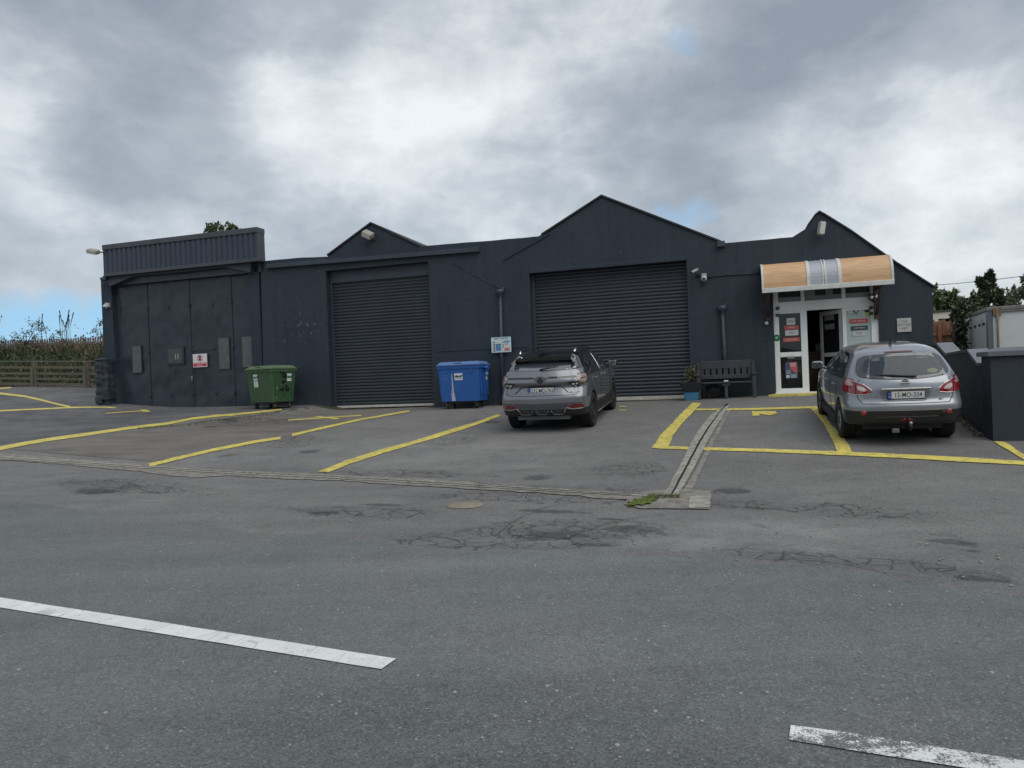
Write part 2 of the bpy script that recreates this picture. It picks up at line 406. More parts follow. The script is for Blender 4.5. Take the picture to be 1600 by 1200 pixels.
def paint_mat(name, col, wear=.0, thr=.5, under=(.10, .10, .10), sc=9., anis=None, midwear=None):
    m, t, b = newmat(name); P = t.n('ShaderNodeTexCoord').outputs['Object']
    n = t.noise(P, sc, 8, .75); n2 = t.noise(P, 140, 3, .6)
    f = t.math('ADD', n, t.math('MULTIPLY', t.math('SUBTRACT', n2, .5), .9))
    if anis:
        mp = t.n('ShaderNodeMapping', i_Vector=P, i_Rotation=(0, 0, anis[0]), i_Scale=(anis[1], anis[2], 1))
        f = t.math('ADD', f, t.math('MULTIPLY', t.math('SUBTRACT', t.noise(mp.outputs[0], 1.2, 4, .6), .5), anis[3]))
    k = t.mr(f, thr-.08, thr+.08, 0, wear)
    hue = t.mr(t.noise(P, 1.3, 5, .6), .3, .7, .82, 1.08)
    c = t.mix(1.0, col, t.n('ShaderNodeCombineColor', i_0=hue, i_1=hue, i_2=hue).outputs[0], 'MULTIPLY')
    if anis:                                       # transverse hairline cracks through the paint
        wv = t.n('ShaderNodeMapping', i_Vector=P, i_Rotation=(0, 0, radians(24))); 
        vx = t.n('ShaderNodeTexVoronoi', feature='DISTANCE_TO_EDGE', i_Vector=t.n('ShaderNodeMapping', i_Vector=wv.outputs[0], i_Scale=(5., .7, 1)).outputs[0], i_Scale=1.0)
        k = t.math('MAXIMUM', k, t.mr(vx.outputs['Distance'], 0, .012, .4, 0))
    lk(t.nt, t.mix(k, c, under), b.inputs['Base Color']); b.inputs['Roughness'].default_value = .7
    bp = t.n('ShaderNodeBump', i_Height=n2); bp.inputs['Distance'].default_value = .003; bp.inputs['Strength'].default_value = .5
    lk(t.nt, bp.outputs[0], b.inputs['Normal'])
    return m
M_yel = paint_mat('yellow_line_paint', (.76, .635, .13), wear=.7, thr=.56)
M_white = paint_mat('white_road_paint', (.80, .81, .78), wear=.75, thr=.68, anis=(radians(24), 4., .6, .35))
M_white2 = paint_mat('worn_white_road_paint', (.78, .79, .76), wear=.95, thr=.50, sc=16, anis=(radians(24), .3, 7., .9))
M_conc = mat('weathered_concrete', (.34, .325, .28), .9, var=.5, vscale=14, bump=.8, bscale=50, dirt=.8, dirtcol=(.09, .08, .07), dscale=9)
M_conc2 = mat('brown_tinted_concrete', (.25, .232, .208), .9, var=.5, vscale=12, bump=.8, bscale=50, dirt=.75, dirtcol=(.10, .09, .085), dscale=7)
M_slot = mat('drain_slot_shadow_steel', (.012, .012, .012), .9)
M_moss = mat('green_moss', (.13, .18, .025), 1., var=.5, vscale=30, bump=1, bscale=90)
# ------------------------------------------------------------------ ground sheets
def big_ground():
    xs = [-300, -150, -90, -60, -45]+[-38+i*1.0 for i in range(14)]+[-24+i*.25 for i in range(160)]+[16+i for i in range(14)]+[35, 50, 80, 150, 300]
    ys = [-120, -60, -30, -15, -8, -4]+[-2+i*.25 for i in range(104)]+[24+i*.5 for i in range(26)]+[38+i*2 for i in range(10)]+[65, 90, 150, 300, 500]
    mb = MB(); vs = []
    for y in ys:
        for x in xs: vs.append((x, y, H(max(-60, min(40, x)), max(-10, min(60, y)))))
    nx = len(xs); fs = [(j*nx+i, j*nx+i+1, (j+1)*nx+i+1, (j+1)*nx+i) for j in range(len(ys)-1) for i in range(nx-1)]
    mb.add(vs, fs, True); o = mb.build('ground', M_earth); struct(o)
big_ground()
def UV(lst): return [tuple(loc2w(u, -v).xy) for u, v in lst]
# forecourt: from the road to the buildings, and the yard on the left
fc = UV([(-60, 30), (-60, 1), (-34, -3.4), (-22.0, -7.5), (-22.2, .3), (4.2, .3), (4.2, -3), (30, -3), (30, 30)])
fc = [(x, max(-14, y)) for x, y in fc]
def cutsheet(name, poly, dz, m, res): return sheet(name, poly, dz, m, res)
cutsheet('forecourt', fc, .006, M_fore, .30)
# road in front, edge a little uneven
edge_px = [(-420, 742), (-150, 765), (0, 783), (150, 800), (300, 818), (450, 838), (600, 850), (750, 862), (900, 868), (1040, 872), (1160, 877), (1260, 888), (1380, 903), (1500, 921), (1600, 934), (1900, 985)]
ep = GP(edge_px); ep = [(x, y+.05*mnoise.noise(Vector((x*1.3, y, 0)))) for x, y in densify(ep, .25) if True][:-20]
ep = [p for p in ep]
e0 = GP(edge_px); ed = []
for a_, b_ in zip(e0, e0[1:]):
    n_ = max(1, int(math.dist(a_, b_)/.2))
    for k in range(n_):
        q = Vector(a_).lerp(Vector(b_), k/n_); ed.append((q.x, q.y+.16*mnoise.noise(Vector((q.x*.9, 3, 0)))+.07*mnoise.noise(Vector((q.x*3.7, 8, 0)))))
ed.append(e0[-1])
road_poly = [(-60, ed[0][1]+11)]+ed+[(40, -12), (-60, -12)]
sheet('road', road_poly, .012, M_road, .30)
# darker tarmac terrace on the left
terr_px_edge = [(0, 703), (60, 690), (130, 679), (200, 671), (260, 664), (310, 655), (360, 649), (400, 645), (440, 641)]
te = GP(terr_px_edge)
p_jamb = loc2w(-13.9, .2)
terr = te+[(p_jamb.x, p_jamb.y), tuple(loc2w(-22.3, .2).xy), tuple(loc2w(-22.3, 7.6).xy), tuple(loc2w(-33, 3.2).xy), tuple(loc2w(-50, 1).xy), (-40, 18)]
sheet('terrace', terr, .012, M_terr, .25)
# paler concrete apron in front of the first shutter
ap = GP([(20, 703), (70, 692), (130, 683), (200, 675), (260, 668), (310, 659), (360, 653), (400, 649), (440, 645), (478, 640), (508, 641)])+[tuple(loc2w(-10.0, .1).xy)]+GP([(620, 645), (540, 660), (440, 684), (340, 705), (240, 722), (120, 712)])
sheet('concrete_apron', ap, .012, M_apron, .25)
# ------------------------------------------------------------------ painted markings
MK = .018
def mark(name, px, m=M_yel, dz=MK, res=.12, label=None, jit=.022):
    pts = densify(GP(px), .18)
    pts = [(x+jit*mnoise.noise(Vector((x*5, y*5, 1))), y+jit*mnoise.noise(Vector((x*5, y*5, 9)))) for x, y in pts]
    o = sheet(name, pts, dz, m, res); 
    if label: o['label'] = label
    return o
def line(name, pts, t0, t1=None, m=M_yel, **kw):         # centre line in px with a thickness (px, vertical)
    t1 = t1 or t0; n = len(pts)
    up = [(x, y-(t0+(t1-t0)*i/(n-1))/2) for i, (x, y) in enumerate(pts)]; dn = [(x, y+(t0+(t1-t0)*i/(n-1))/2) for i, (x, y) in enumerate(pts)]
    return mark(name, up+dn[::-1], m, **kw)
line('yellow_line', [(-60, 712), (0, 701.5), (40, 694), (75, 688), (140, 679), (200, 670), (260, 663), (300, 655), (335, 651), (400, 645), (440, 640.5)], 6.5, 2.2)
mark('yellow_line', [(330, 649.2), (340, 648.6), (372, 648.4), (362, 651), (348, 650.8)])
line('yellow_line', [(-30, 644.4), (0, 642.6), (80, 639), (110, 637.4), (165, 636.8), (180, 638)], 2.4, 1.6)
line('yellow_line', [(-40, 612), (0, 615.2), (40, 620), (70, 627), (98, 634), (110, 636.6)], 3, 2.6)
line('yellow_line', [(-30, 608), (0, 607.4), (17, 606.3)], 1.8)
mark('yellow_line', [(218, 641), (230, 641), (236, 644), (224, 644.4)])
line('yellow_line', [(165, 646.6), (200, 644), (220, 643)], 1.0, 1.2)
line('yellow_line', [(233, 728), (270, 719), (330, 705), (400, 691), (438, 685.5)], 5.5, 4)
line('yellow_line', [(456, 681), (500, 670.5), (560, 657), (640, 643)], 4.2, 2.2)
line('yellow_line', [(450, 657.4), (500, 654), (565, 649.8)], 1.6)
mark('yellow_line', [(489, 651.4), (499, 651.2), (530, 654.6), (526, 656.6)])
mark('yellow_line', [(497, 738), (540, 721), (600, 702), (640, 692), (700, 673), (745, 660), (778, 648), (783, 650.5), (748, 664), (705, 678), (650, 694.5), (600, 709), (545, 727), (512, 740)])
mark('yellow_line', [(1082, 630.6), (1096, 631), (1086, 642), (1066, 662), (1053, 680), (1044, 700), (1032, 702.5), (1019, 701), (1031, 682), (1043, 670), (1060, 652)])
mark('yellow_line', [(1044, 698.5), (1100, 700.5), (1200, 703), (1300, 706.5), (1400, 711), (1500, 716), (1600, 722), (1700, 728), (1700, 736), (1600, 728.5), (1500, 723), (1400, 717.2), (1300, 712.2), (1200, 708), (1100, 704.8), (1032, 702.5)])
line('yellow_line', [(1088, 641), (1150, 640.6), (1200, 639.6), (1276, 637.4)], 2.6, 3.2)
mark('yellow_line', [(1264, 637), (1280, 637), (1288, 648), (1298, 664), (1316, 680), (1334, 711), (1309, 711), (1302, 692), (1288, 664), (1276, 650)])
mark('yellow_line', [(1552, 691), (1571, 692), (1600, 712), (1640, 740), (1640, 752), (1600, 720)])
# the letter R on the ground, read from the gate side
mark('painted_letter', [(1175.5, 643.4), (1212, 643.8), (1214, 647), (1206, 648.6), (1213, 649.8), (1202, 650.2), (1190, 648.0), (1186, 648.0), (1186, 651), (1175, 650.8)], label='yellow letter R')
for y_ in (636.0, 641.8): line('yellow_line', [(967, y_), (978, y_+.2)], 1.3)
mark('white_line', [(-320, 893), (0, 937), (100, 953), (200, 968), (300, 984), (400, 999.7), (500, 1015.5), (620, 1034), (596, 1051), (500, 1035.2), (400, 1018.8), (300, 1002.4), (200, 986), (100, 969.5), (0, 953), (-320, 905)], M_white, jit=.004)
mark('white_line', [(1235, 1139), (1330, 1152), (1400, 1163), (1500, 1180), (1600, 1196), (1800, 1230), (1800, 1258), (1600, 1222), (1500, 1206), (1400, 1190), (1310, 1176), (1234, 1163)], M_white2, jit=.004)
# ------------------------------------------------------------------ drains
def strip(name, px, m, dz, res=.2, kind='structure', jit=.02): return mark(name, px, m, dz, res, jit=jit)
kst = strip('concrete_kerb_strip', [(-60, 712), (0, 719), (120, 729), (215, 738), (300, 748), (355, 745), (500, 751), (680, 762), (860, 773), (985, 783), (985, 772), (860, 764), (680, 751), (500, 742), (330, 735), (215, 726), (120, 718), (0, 709), (-60, 703)], M_conc2, .016, jit=.09)
strip('drain_channel', [(-60, 714), (0, 719), (215, 733), (500, 748), (680, 759), (860, 770), (1036, 780), (1036, 778), (860, 766.6), (680, 755), (500, 744), (215, 729), (0, 714), (-60, 709)], M_conc, .024)
strip('drain_slot', [(0, 717.3), (215, 731.2), (500, 746), (680, 757.2), (860, 768.6), (985, 776.3), (985, 775.8), (860, 768.0), (680, 756.6), (500, 745.5), (215, 730.8), (0, 716.9)], M_slot, .030, jit=.004)
strip('concrete_patch', [(985, 776), (1010, 768), (1060, 766), (1110, 769), (1112, 778), (1108, 798), (1050, 797), (1000, 797), (975, 790)], M_conc2, .018)
strip('concrete_patch', [(1078, 779), (1111, 775), (1109, 796), (1076, 797)], M_conc, .024)
strip('drain_rail', [(1121, 643), (1131, 637), (1120, 650), (1104, 672), (1091, 693), (1076, 722), (1060, 752), (1047, 777), (1036, 777), (1050, 752), (1066, 722), (1080, 693), (1093, 672), (1110, 650)], M_conc, .026, jit=.006)
strip('drain_rail', [(1133, 637), (1141, 633), (1131, 650), (1117, 672), (1105, 693), (1090, 722), (1074, 752), (1060, 777), (1050, 777), (1064, 752), (1079.5, 722), (1094.5, 693), (1107, 672), (1122, 650)], M_conc, .026, jit=.006)
strip('drain_slot', [(1136, 631), (1139, 632), (1123.5, 650), (1109, 672), (1096.5, 693), (1081.5, 722), (1066, 752), (1053, 777), (1045, 777), (1058, 752), (1074, 722), (1089, 693), (1102, 672), (1118, 650)], M_slot, .021, jit=.004)
strip('concrete_patch', [(1108, 693), (1120, 672), (1128, 655), (1138, 640), (1143, 640), (1126, 672), (1116, 693), (1098, 730), (1080, 770), (1062, 777), (1078, 750), (1094, 722)], M_conc2, .016)
mo = strip('moss', [(984, 792), (989, 788), (990, 783), (997, 785), (1003, 781), (1012, 780), (1017, 782), (1021, 775), (1025, 776), (1024, 785), (1019, 787), (1018, 791), (1010, 791), (1006, 794), (1000, 791), (994, 795)], M_moss, .034, res=.04, jit=.09); mo['kind'] = 'stuff'
# round cover in the tarmac
g = G(727, 790.5)
mb = MB(); mb.lathe([(0, .016), (.185, .018), (.19, .012), (.215, .012), (.22, .002)], (0, 0, 0), (0, 0, 1), 40)
o = mb.build('manhole_cover', mat('pale_cover_concrete', (.27, .24, .19), .9, var=.3, vscale=14, bump=.6, bscale=50, dirt=.5, dscale=12)); o.location = g+Vector((0, 0, .008))
tag(o, 'round pale concrete cover set in the asphalt in front of the long drain', 'manhole cover')
# ================================================================== BUILDINGS
M_wall = None
def wall_mat():
    m, t, b = newmat('dark_slate_painted_render'); P = t.n('ShaderNodeTexCoord').outputs['Object']
    v = t.noise(P, .8, 6, .6); v2 = t.noise(P, 5, 6, .65)
    c = t.ramp(v, [(.3, (.0205, .0300, .0435)), (.7, (.0295, .0400, .0550))])
    k = t.mr(v2, .25, .75, .86, 1.12)
    sk = t.noise(t.n('ShaderNodeMapping', i_Vector=P, i_Scale=(3.2, 1, .22)).outputs[0], 1.6, 7, .62)
    k = t.math('MULTIPLY', k, t.mr(sk, .3, .72, .88, 1.16))
    c = t.mix(1.0, c, t.n('ShaderNodeCombineColor', i_0=k, i_1=k, i_2=k).outputs[0], 'MULTIPLY')
    # pale chips where paint has come off, mostly left of the first shutter
    mp = t.n('ShaderNodeMapping', vector_type='TEXTURE', i_Vector=P, i_Location=(-14.6, 0, 3.3), i_Scale=(1.6, 50, 1.4))
    near = t.mr(t.vmath('LENGTH', mp.outputs[0], (0, 0, 0)).outputs[1], .2, 1.0, .095, 0)
    mpc = t.n('ShaderNodeMapping', i_Vector=P, i_Scale=(1.6, 1.6, .8))
    ch = t.mr(t.math('ADD', t.noise(mpc.outputs[0], 7, 4, .62), near), .70, .73, 0, .8)
    chips2 = t.mr(t.noise(P, 6.3, 2, .5), .775, .79, 0, .5)
    c = t.mix(t.math('MAXIMUM', ch, chips2), c, (.20, .22, .24))
    sepz = t.n('ShaderNodeSeparateXYZ', i_0=P).outputs[2]
    low = t.mr(sepz, .7, 1.25, .5, 0)                                      # splash dirt
    c = t.mix(t.math('MULTIPLY', low, t.mr(v2, .3, .7)), c, (.07, .068, .062))
    lk(t.nt, c, b.inputs['Base Color']); b.inputs['Roughness'].default_value = .62; b.inputs['Specular IOR Level'].default_value = .35
    mp2 = t.n('ShaderNodeMapping', i_Vector=P, i_Scale=(.7, 1, 1.6))
    h = t.math('ADD', t.math('MULTIPLY', t.noise(mp2.outputs[0], 4, 6, .6), .9), t.math('MULTIPLY', t.noise(P, 22, 5, .7), .8))
    bp = t.n('ShaderNodeBump', i_Height=h); bp.inputs['Distance'].default_value = .012; bp.inputs['Strength'].default_value = .55
    lk(t.nt, bp.outputs[0], b.inputs['Normal']); return m
M_wall = wall_mat()
M_sheet = mat('dark_painted_metal', (.0215, .031, .0445), .38, metal=.0, var=.16, vscale=2.5, bump=.12, bscale=6, spec=.5, dirt=.2, dirtcol=(.06, .065, .07), dscale=2.5)
M_fascia = mat('blue_grey_cladding', (.033, .046, .068), .45, var=.14, vscale=2, dirt=.25, dirtcol=(.07, .075, .085), dscale=1.5)
M_trim = mat('dark_trim_paint', (.034, .045, .064), .5, var=.2, vscale=5, bump=.2)
M_roof = mat('dark_roof_sheet', (.025, .028, .033), .7, var=.25, vscale=3, bump=.3)
M_shut = mat('roller_shutter_paint', (.0265, .034, .0445), .42, var=.14, vscale=1.2, dirt=.25, dirtcol=(.05, .05, .05), dscale=1.2, spec=.5)
M_whitebar = mat('off_white_bar', (.50, .49, .44), .6, var=.2, vscale=6, dirt=.5, dirtcol=(.2, .18, .15), dscale=8)
M_upvc = mat('white_upvc', (.80, .82, .82), .35, var=.04, vscale=3, dirt=.12, dirtcol=(.35, .34, .3), dscale=4)
M_black = mat('black_plastic', (.012, .012, .013), .45, var=.2)
M_rub = mat('tyre_rubber', (.014, .014, .014), .85, var=.25, vscale=20, bump=.3, bscale=60)
M_chrome = mat('chrome', (.75, .75, .75), .12, metal=1.)
M_steel = mat('galvanised_steel', (.35, .35, .34), .45, metal=.8, var=.2, vscale=20)
def glass_mat(name, col, rough=.04, spec=.6, trans=0., alpha=1.):
    m, t, b = newmat(name); b.inputs['Base Color'].default_value = (*col, 1); b.inputs['Roughness'].default_value = rough
    b.inputs['Specular IOR Level'].default_value = spec; b.inputs['IOR'].default_value = 1.5
    b.inputs['Transmission Weight'].default_value = trans; b.inputs['Alpha'].default_value = alpha
    return m
M_glassD = glass_mat('dark_glass', (.012, .014, .016))
ORG = {}
def fthing(name, label, cat, u, y, z, group=None):
    o = thing(name, label, cat, loc2w(u, y, z), -TH, group); ORG[o.name] = Vector((u, y, z)); return o
def fb(mb, name, m, parent, flip=None):                   # facade-frame mesh as a part
    og = ORG[parent.name]; mb.v = [(v[0]-og.x, v[1]-og.y, v[2]-og.z) for v in mb.v]
    o = mb.build(name, m, parent); ORG[o.name] = og; return o
def fsolo(mb, name, m, label, cat, u, y, z, group=None):
    mb.v = [(v[0]-u, v[1]-y, v[2]-z) for v in mb.v]
    o = mb.build(name, m); o.location = loc2w(u, y, z); o.rotation_euler = (0, 0, -TH); return tag(o, label, cat, group)
# ---- main workshop. its frame is the facade frame itself so materials read in site coordinates
B = fthing('workshop_building', 'long low dark slate painted workshop with roller shutters, three gables and white entrance', 'building', 0, 0, 0)
def rough(pts, a=.012, st=.25):
    o = []
    for (p, q) in zip(pts, pts[1:]):
        n = max(1, int(math.dist(p, q)/st))
        for k in range(n):
            x = p[0]+(q[0]-p[0])*k/n; z = p[1]+(q[1]-p[1])*k/n
            o.append((x, z+(a*mnoise.noise(Vector((x*2.3, z, 5))) if k else 0)))
    o.append(pts[-1]); return o
top_px = [(407, 408), (470, 402.5), (512, 401), (580, 350), (655, 385), (740, 378), (846, 369), (940, 308), (1128, 380), (1238, 370.5), (1258, 358), (1272, 339), (1280, 333), (1288, 337), (1330, 363), (1400, 412), (1457, 449)]
top = rough([FP(*p) for p in top_px])
u_l = FP(407, 500)[0]; u_r = FP(1456, 500)[0]
def rect(px0, py0, px1, py1):        # px corners of an upright opening
    a = FP(px0, py0); b_ = FP(px1, py1); return a, b_
s1L = (FP(512, 425)[0]+FP(514.5, 640)[0])/2; s1R = (FP(670, 410)[0]+FP(677, 635)[0])/2; s1T = 5.11
s2L = (FP(828, 428)[0]+FP(831, 560)[0])/2; s2R = (FP(1073, 405)[0]+FP(1079, 600)[0])/2; s2T = 4.50
dL = (FP(1207, 453)[0]+FP(1213, 612)[0])/2; dR = FP(1372.5, 470)[0]; dT = 3.56; dB = .86
outline = [(u_l, .2)]+top+[(u_r, .2)]
outline = [outline[0]]+[(max(u_l, min(u_r+.05, p[0])), p[1]) for p in outline[1:-1]]+[outline[-1]]
h1 = [(s1L, .45), (s1R, .45), (s1R, s1T), (s1L, s1T)]; h2 = [(s2L, .45), (s2R, .45), (s2R, s2T), (s2L, s2T)]; h3 = [(dL, dB-.03), (dR, dB-.03), (dR, dT), (dL, dT)]
mb = MB(); mb.prism(outline, 0, .32, [h1, h2, h3])
# slightly proud relief line running down from the middle gable
D_ = 15.0
mb.box((u_r-.32, .32, .2), (u_r-.0, D_, 3.3)); mb.box((u_l, D_, .2), (u_r, D_+.3, 4.4)); mb.box((u_l, .32, .2), (u_l+.25, D_, 4.5))
fb(mb, 'wall', M_wall, B)
# roofs: three pitched roofs running back from the gables and flats between
def gable_roof(pts, th=.07, y0=-.05, y1=D_, ov=.0):
    mb = MB()
    lo = [(p[0], p[1]) for p in pts]; up = [(p[0], p[1]+th) for p in pts]
    poly = lo+up[::-1]; mb.prism(poly, y0, y1); return mb
g1 = [FP(512, 400), FP(580, 349.5), FP(656, 385)]; g2 = [FP(846, 368), FP(940, 307), FP(1127, 379)]; g3 = [FP(1262, 353), FP(1273, 337.5), FP(1280, 332), FP(1288, 336), FP(1330, 362), FP(1400, 411.5), FP(1459, 449)]
for g_ in (g1, g2, g3):
    fb(gable_roof(g_, th=.05 if g_ is not g3 else .045), 'roof', M_roof, B)
mb = MB()
zf = 4.35
for a_, b_, z_ in [(u_l+.3, g1[0][0], 5.1), (g1[2][0], g2[0][0], 5.0), (g2[2][0], g3[0][0], 4.55)]: mb.box((a_, .32, z_-.15), (b_, D_, z_))
fb(mb, 'flat_roof', M_roof, B)
mb = MB(); A = g2[0]; mb.prism([FP(785, 408.5), FP(786, 406), (A[0], A[1]+.02), (A[0]+.25, A[1]+.0)], -.03, .0)
fb(mb, 'plaster_ridge', M_wall, B)
mb = MB(); q = FP(1124, 379)
mb.bbox((q[0]-.06, -.12, q[1]-.13), (q[0]+.14, .0, q[1]+.02), .01); fb(mb, 'gutter_end', M_trim, B)
# ledge above first shutter; thin plinth ledge
mb = MB(); a = FP(416, 416.5, .12); b_ = FP(748, 390, .12)
zc_ = (a[1]+b_[1])/2
mb.add([(a[0], -.12, a[1]-.05), (b_[0], -.12, b_[1]-.05), (b_[0], -.12, b_[1]+.06), (a[0], -.12, a[1]+.06), (a[0], 0, a[1]-.05), (b_[0], 0, b_[1]-.05), (b_[0], 0, b_[1]+.1), (a[0], 0, a[1]+.1)],
       [(0, 1, 2, 3), (3, 2, 6, 7), (0, 4, 5, 1), (1, 5, 6, 2), (0, 3, 7, 4)]); fb(mb, 'ledge', M_trim, B)
mb = MB(); a = FP(680, 549); b_ = FP(826, 541.5)
mb.bbox((a[0], -.018, a[1]-.02), (b_[0], .0, a[1]+.02), .004); fb(mb, 'plaster_ledge', M_wall, B)
# roller shutters
def shutter(uL, uR, zB, zT, y, pitch=.0985):
    mb = MB(); z = zB; prof = []
    while z < zT:
        for k, (dz, dy) in enumerate([(.0, .012), (.012, .016), (.022, .002), (.045, -.012), (.07, -.012), (.09, .0)]):
            prof.append((y+dy, z+dz*pitch/.0985))
        z += pitch
    prof = [p for p in prof if p[1] <= zT]
    n = len(prof)
    segs = 10; vs = []
    for i in range(segs+1):
        u = uL+(uR-uL)*i/segs
        for j, (yy, zz) in enumerate(prof): vs.append((u, yy+.004*mnoise.noise(Vector((u*1.5, zz*1.1, 2))), zz+.004*mnoise.noise(Vector((u*.9, zz*.7, 8)))))
    fs = [(i*n+j, (i+1)*n+j, (i+1)*n+j+1, i*n+j+1) for i in range(segs) for j in range(n-1)]
    mb.add(vs, fs, False); return mb
sy = .28
c1 = fb(shutter(s1L+.06, s1R-.0, .84, 4.78, sy), 'roller_shutter', M_shut, B)
mb = MB(); mb.bbox((s1L+.06, sy-.03, .77), (s1R, sy+.03, .84), .006); fb(mb, 'bottom_bar', M_whitebar, c1)
mb = MB(); mb.bbox((s1L, sy-.06, 4.74), (s1R, sy+.3, s1T+.05), .01); fb(mb, 'shutter_box', M_trim, c1)
mb = MB(); mb.bbox((s1L, sy-.05, .7), (s1L+.06, sy+.05, 4.74), .005); fb(mb, 'guide_rail', M_trim, c1)
c2 = fb(shutter(s2L+.08, s2R-.0, .86, s2T+.04, sy), 'roller_shutter', M_shut, B)
mb = MB(); mb.bbox((s2L+.08, sy-.03, .76), (s2R, sy+.03, .86), .006); fb(mb, 'bottom_bar', M_whitebar, c2)
mb = MB(); mb.bbox((s2L, sy-.05, .7), (s2L+.08, sy+.05, s2T), .005); fb(mb, 'guide_rail', M_trim, c2)
mb = MB()      # broken lintel edge over second shutter
for i in range(26):
    u = s2L+(s2R-s2L)*(i+.5)/26; h = .03+.03*random.random()
    mb.bbox((u-.09, -.012, s2T-.01), (u+.1, .1, s2T+h+.05), .012)
fb(mb, 'rough_lintel', M_wall, B)
# downpipes with hoppers
def downpipe(px_t, py_t, px_b, py_b):
    a = FP(px_t, py_t, .08); b_ = FP(px_b, py_b, .08); mb = MB()
    mb.tube([(a[0], -.08, a[1]), (b_[0]-.0, -.08, b_[1])], .05, 12)
    for k in range(3): 
        z = a[1]+(b_[1]-a[1])*(.02+k*.45); u = a[0]+(b_[0]-a[0])*(.02+k*.45); mb.box((u-.07, -.1, z-.02), (u+.07, 0, z+.02))
    p = fb(mb, 'drainpipe', M_trim, B)
    mb = MB(); mb.lathe([(.05, -.10), (.06, -.05), (.115, .0), (.12, .10), (.10, .10), (.05, .02)], (a[0], -.09, a[1]), (0, 0, 1), 12)
    mb.tube([(a[0]+.02, -.09, a[1]+.05), (a[0]+.1, -.02, a[1]+.16)], .03, 8)
    fb(mb, 'hopper', M_trim, p)
downpipe(781.5, 458, 786, 641); downpipe(1128.5, 484, 1136, 622)
# ---- entrance: white frame, side lights, open inward door, dim hall behind
fy = .06
def bar(mb, u0_, u1_, z0_, z1_, y0=None, y1=None): mb.bbox((u0_, fy if y0 is None else y0, z0_), (u1_, fy+.07 if y1 is None else y1, z1_), .006)
uA = dL; uB = FP(1253, 520)[0]-.02; uC = FP(1262, 520)[0]; uD = FP(1317, 500)[0]; uE = FP(1323, 500)[0]; uF = FP(1362, 500)[0]; uG = dR
zt = FP(1290, 470)[1]; zt0 = FP(1290, 483)[1]      # transom rail
sill = .90
uP = FP(1218, 520)[0]
mb = MB()
bar(mb, uA, uP, sill-.04, dT); bar(mb, uB, uC, sill-.04, zt0); bar(mb, uD, uE, sill-.04, zt0); bar(mb, uF, uG, sill-.04, dT)
bar(mb, uP, uF, zt0, zt+.04, fy-.01, fy+.08)
bar(mb, uP, uF, dT-.06, dT)
for px in (1254.5, 1318.5): u = FP(px, 462)[0]; bar(mb, u-.045, u+.045, zt+.04, dT-.06)
bar(mb, uP, uB, sill-.04, sill+.06); bar(mb, uP, uB, FP(1236, 557.5)[1], FP(1236, 550)[1]); bar(mb, uP, uB, zt0-.05, zt0, fy+.01)
bar(mb, uE, uF, sill-.04, sill+.06); bar(mb, uE, uF, zt0-.07, zt0, fy+.01)
FR = fb(mb, 'entrance_frame', M_upvc, B)
mb = MB(); mb.bbox((uA-.02, -.05, sill-.09), (uG, fy+.12, sill-.04), .005); fb(mb, 'door_sill', M_upvc, FR)
def pane(u0_, u1_, z0_, z1_, m, name='glass_pane', y=None):
    mb = MB(); yy = fy+.035 if y is None else y; mb.box((u0_, yy, z0_), (u1_, yy+.008, z1_)); return fb(mb, name, m, FR)
M_glassW = glass_mat('window_glass', (.02, .025, .025), .02, .9, alpha=.55)
M_frost = mat('frosted_film', (.44, .52, .50), .35, var=.06, vscale=3)
M_transG = glass_mat('transom_glass', (.035, .045, .045), .03, .8)
M_transP = mat('pale_grey_panel', (.20, .23, .24), .5, var=.05)
zt1 = zt+.04
pane(uP, uB, sill+.06, FP(1236, 557.5)[1], M_glassW); pane(uP, uB, FP(1236, 550)[1], zt0-.05, M_glassW)
pane(uE, uF, sill+.06, zt0-.07, M_frost, 'frosted_pane')
cuts = [uP, FP(1254.5, 462)[0]-.045, FP(1254.5, 462)[0]+.045, FP(1318.5, 462)[0]-.045, FP(1318.5, 462)[0]+.045, uF]
for i in (0, 2, 4):
    pane(cuts[i], cuts[i+1], zt1+.12, dT-.06, M_transG); pane(cuts[i], cuts[i+1], zt1, zt1+.12, M_transP, 'lower_panel')
# stickers and notices (flat things stuck to the glass) as sub-parts of the frame
M_pw = mat('white_sticker', (.55, .57, .56), .5, var=.03); M_pr = mat('red_sticker', (.50, .10, .10), .5, var=.05); M_pb = mat('navy_sticker', (.05, .08, .17), .5)
M_ink = mat('dark_print', (.03, .035, .04), .6); M_inkW = mat('white_print', (.7, .7, .7), .6); M_grn = mat('green_sticker', (.02, .16, .06), .5); M_inkR = mat('red_print', (.5, .03, .05), .6)
M_lime = mat('lime_sticker', (.45, .55, .12), .5)
def sticker(px0, py0, px1, py1, mats, txt=None, ts=.05, tm=1, y=None, name='sticker', parent=None, cond=1., extra=None, proud=-.02, t=.002):
    a = FP(px0, py0, proud); b_ = FP(px1, py1, proud); y = fy+.02 if y is None else y
    mb = MB(); mb.box((a[0], y, b_[1]), (b_[0], y+t, a[1])); uc = (a[0]+b_[0])/2; zc = (a[1]+b_[1])/2
    if txt:
        for i, l in enumerate(txt): textmesh(mb, l, ts, TX(uc, y-.001, zc+ts*1.15*((len(txt)-1)/2-i)), .0008, tm, cond=cond)
    if extra: extra(mb, a, b_, y)
    return fb(mb, name, mats, parent or FR)
sticker(1229, 497, 1243, 507, [M_pw, M_ink], ['OPEN'], .07)
sticker(1226, 509, 1248, 514, [M_pr, M_inkW], ['OFFICE'], .05)
sticker(1227, 516, 1248, 523.5, [M_pw, M_ink], ['PULL'], .06)
sticker(1224, 528, 1250, 533, [M_pr, M_inkW], ['SALES & HIRE'], .045)
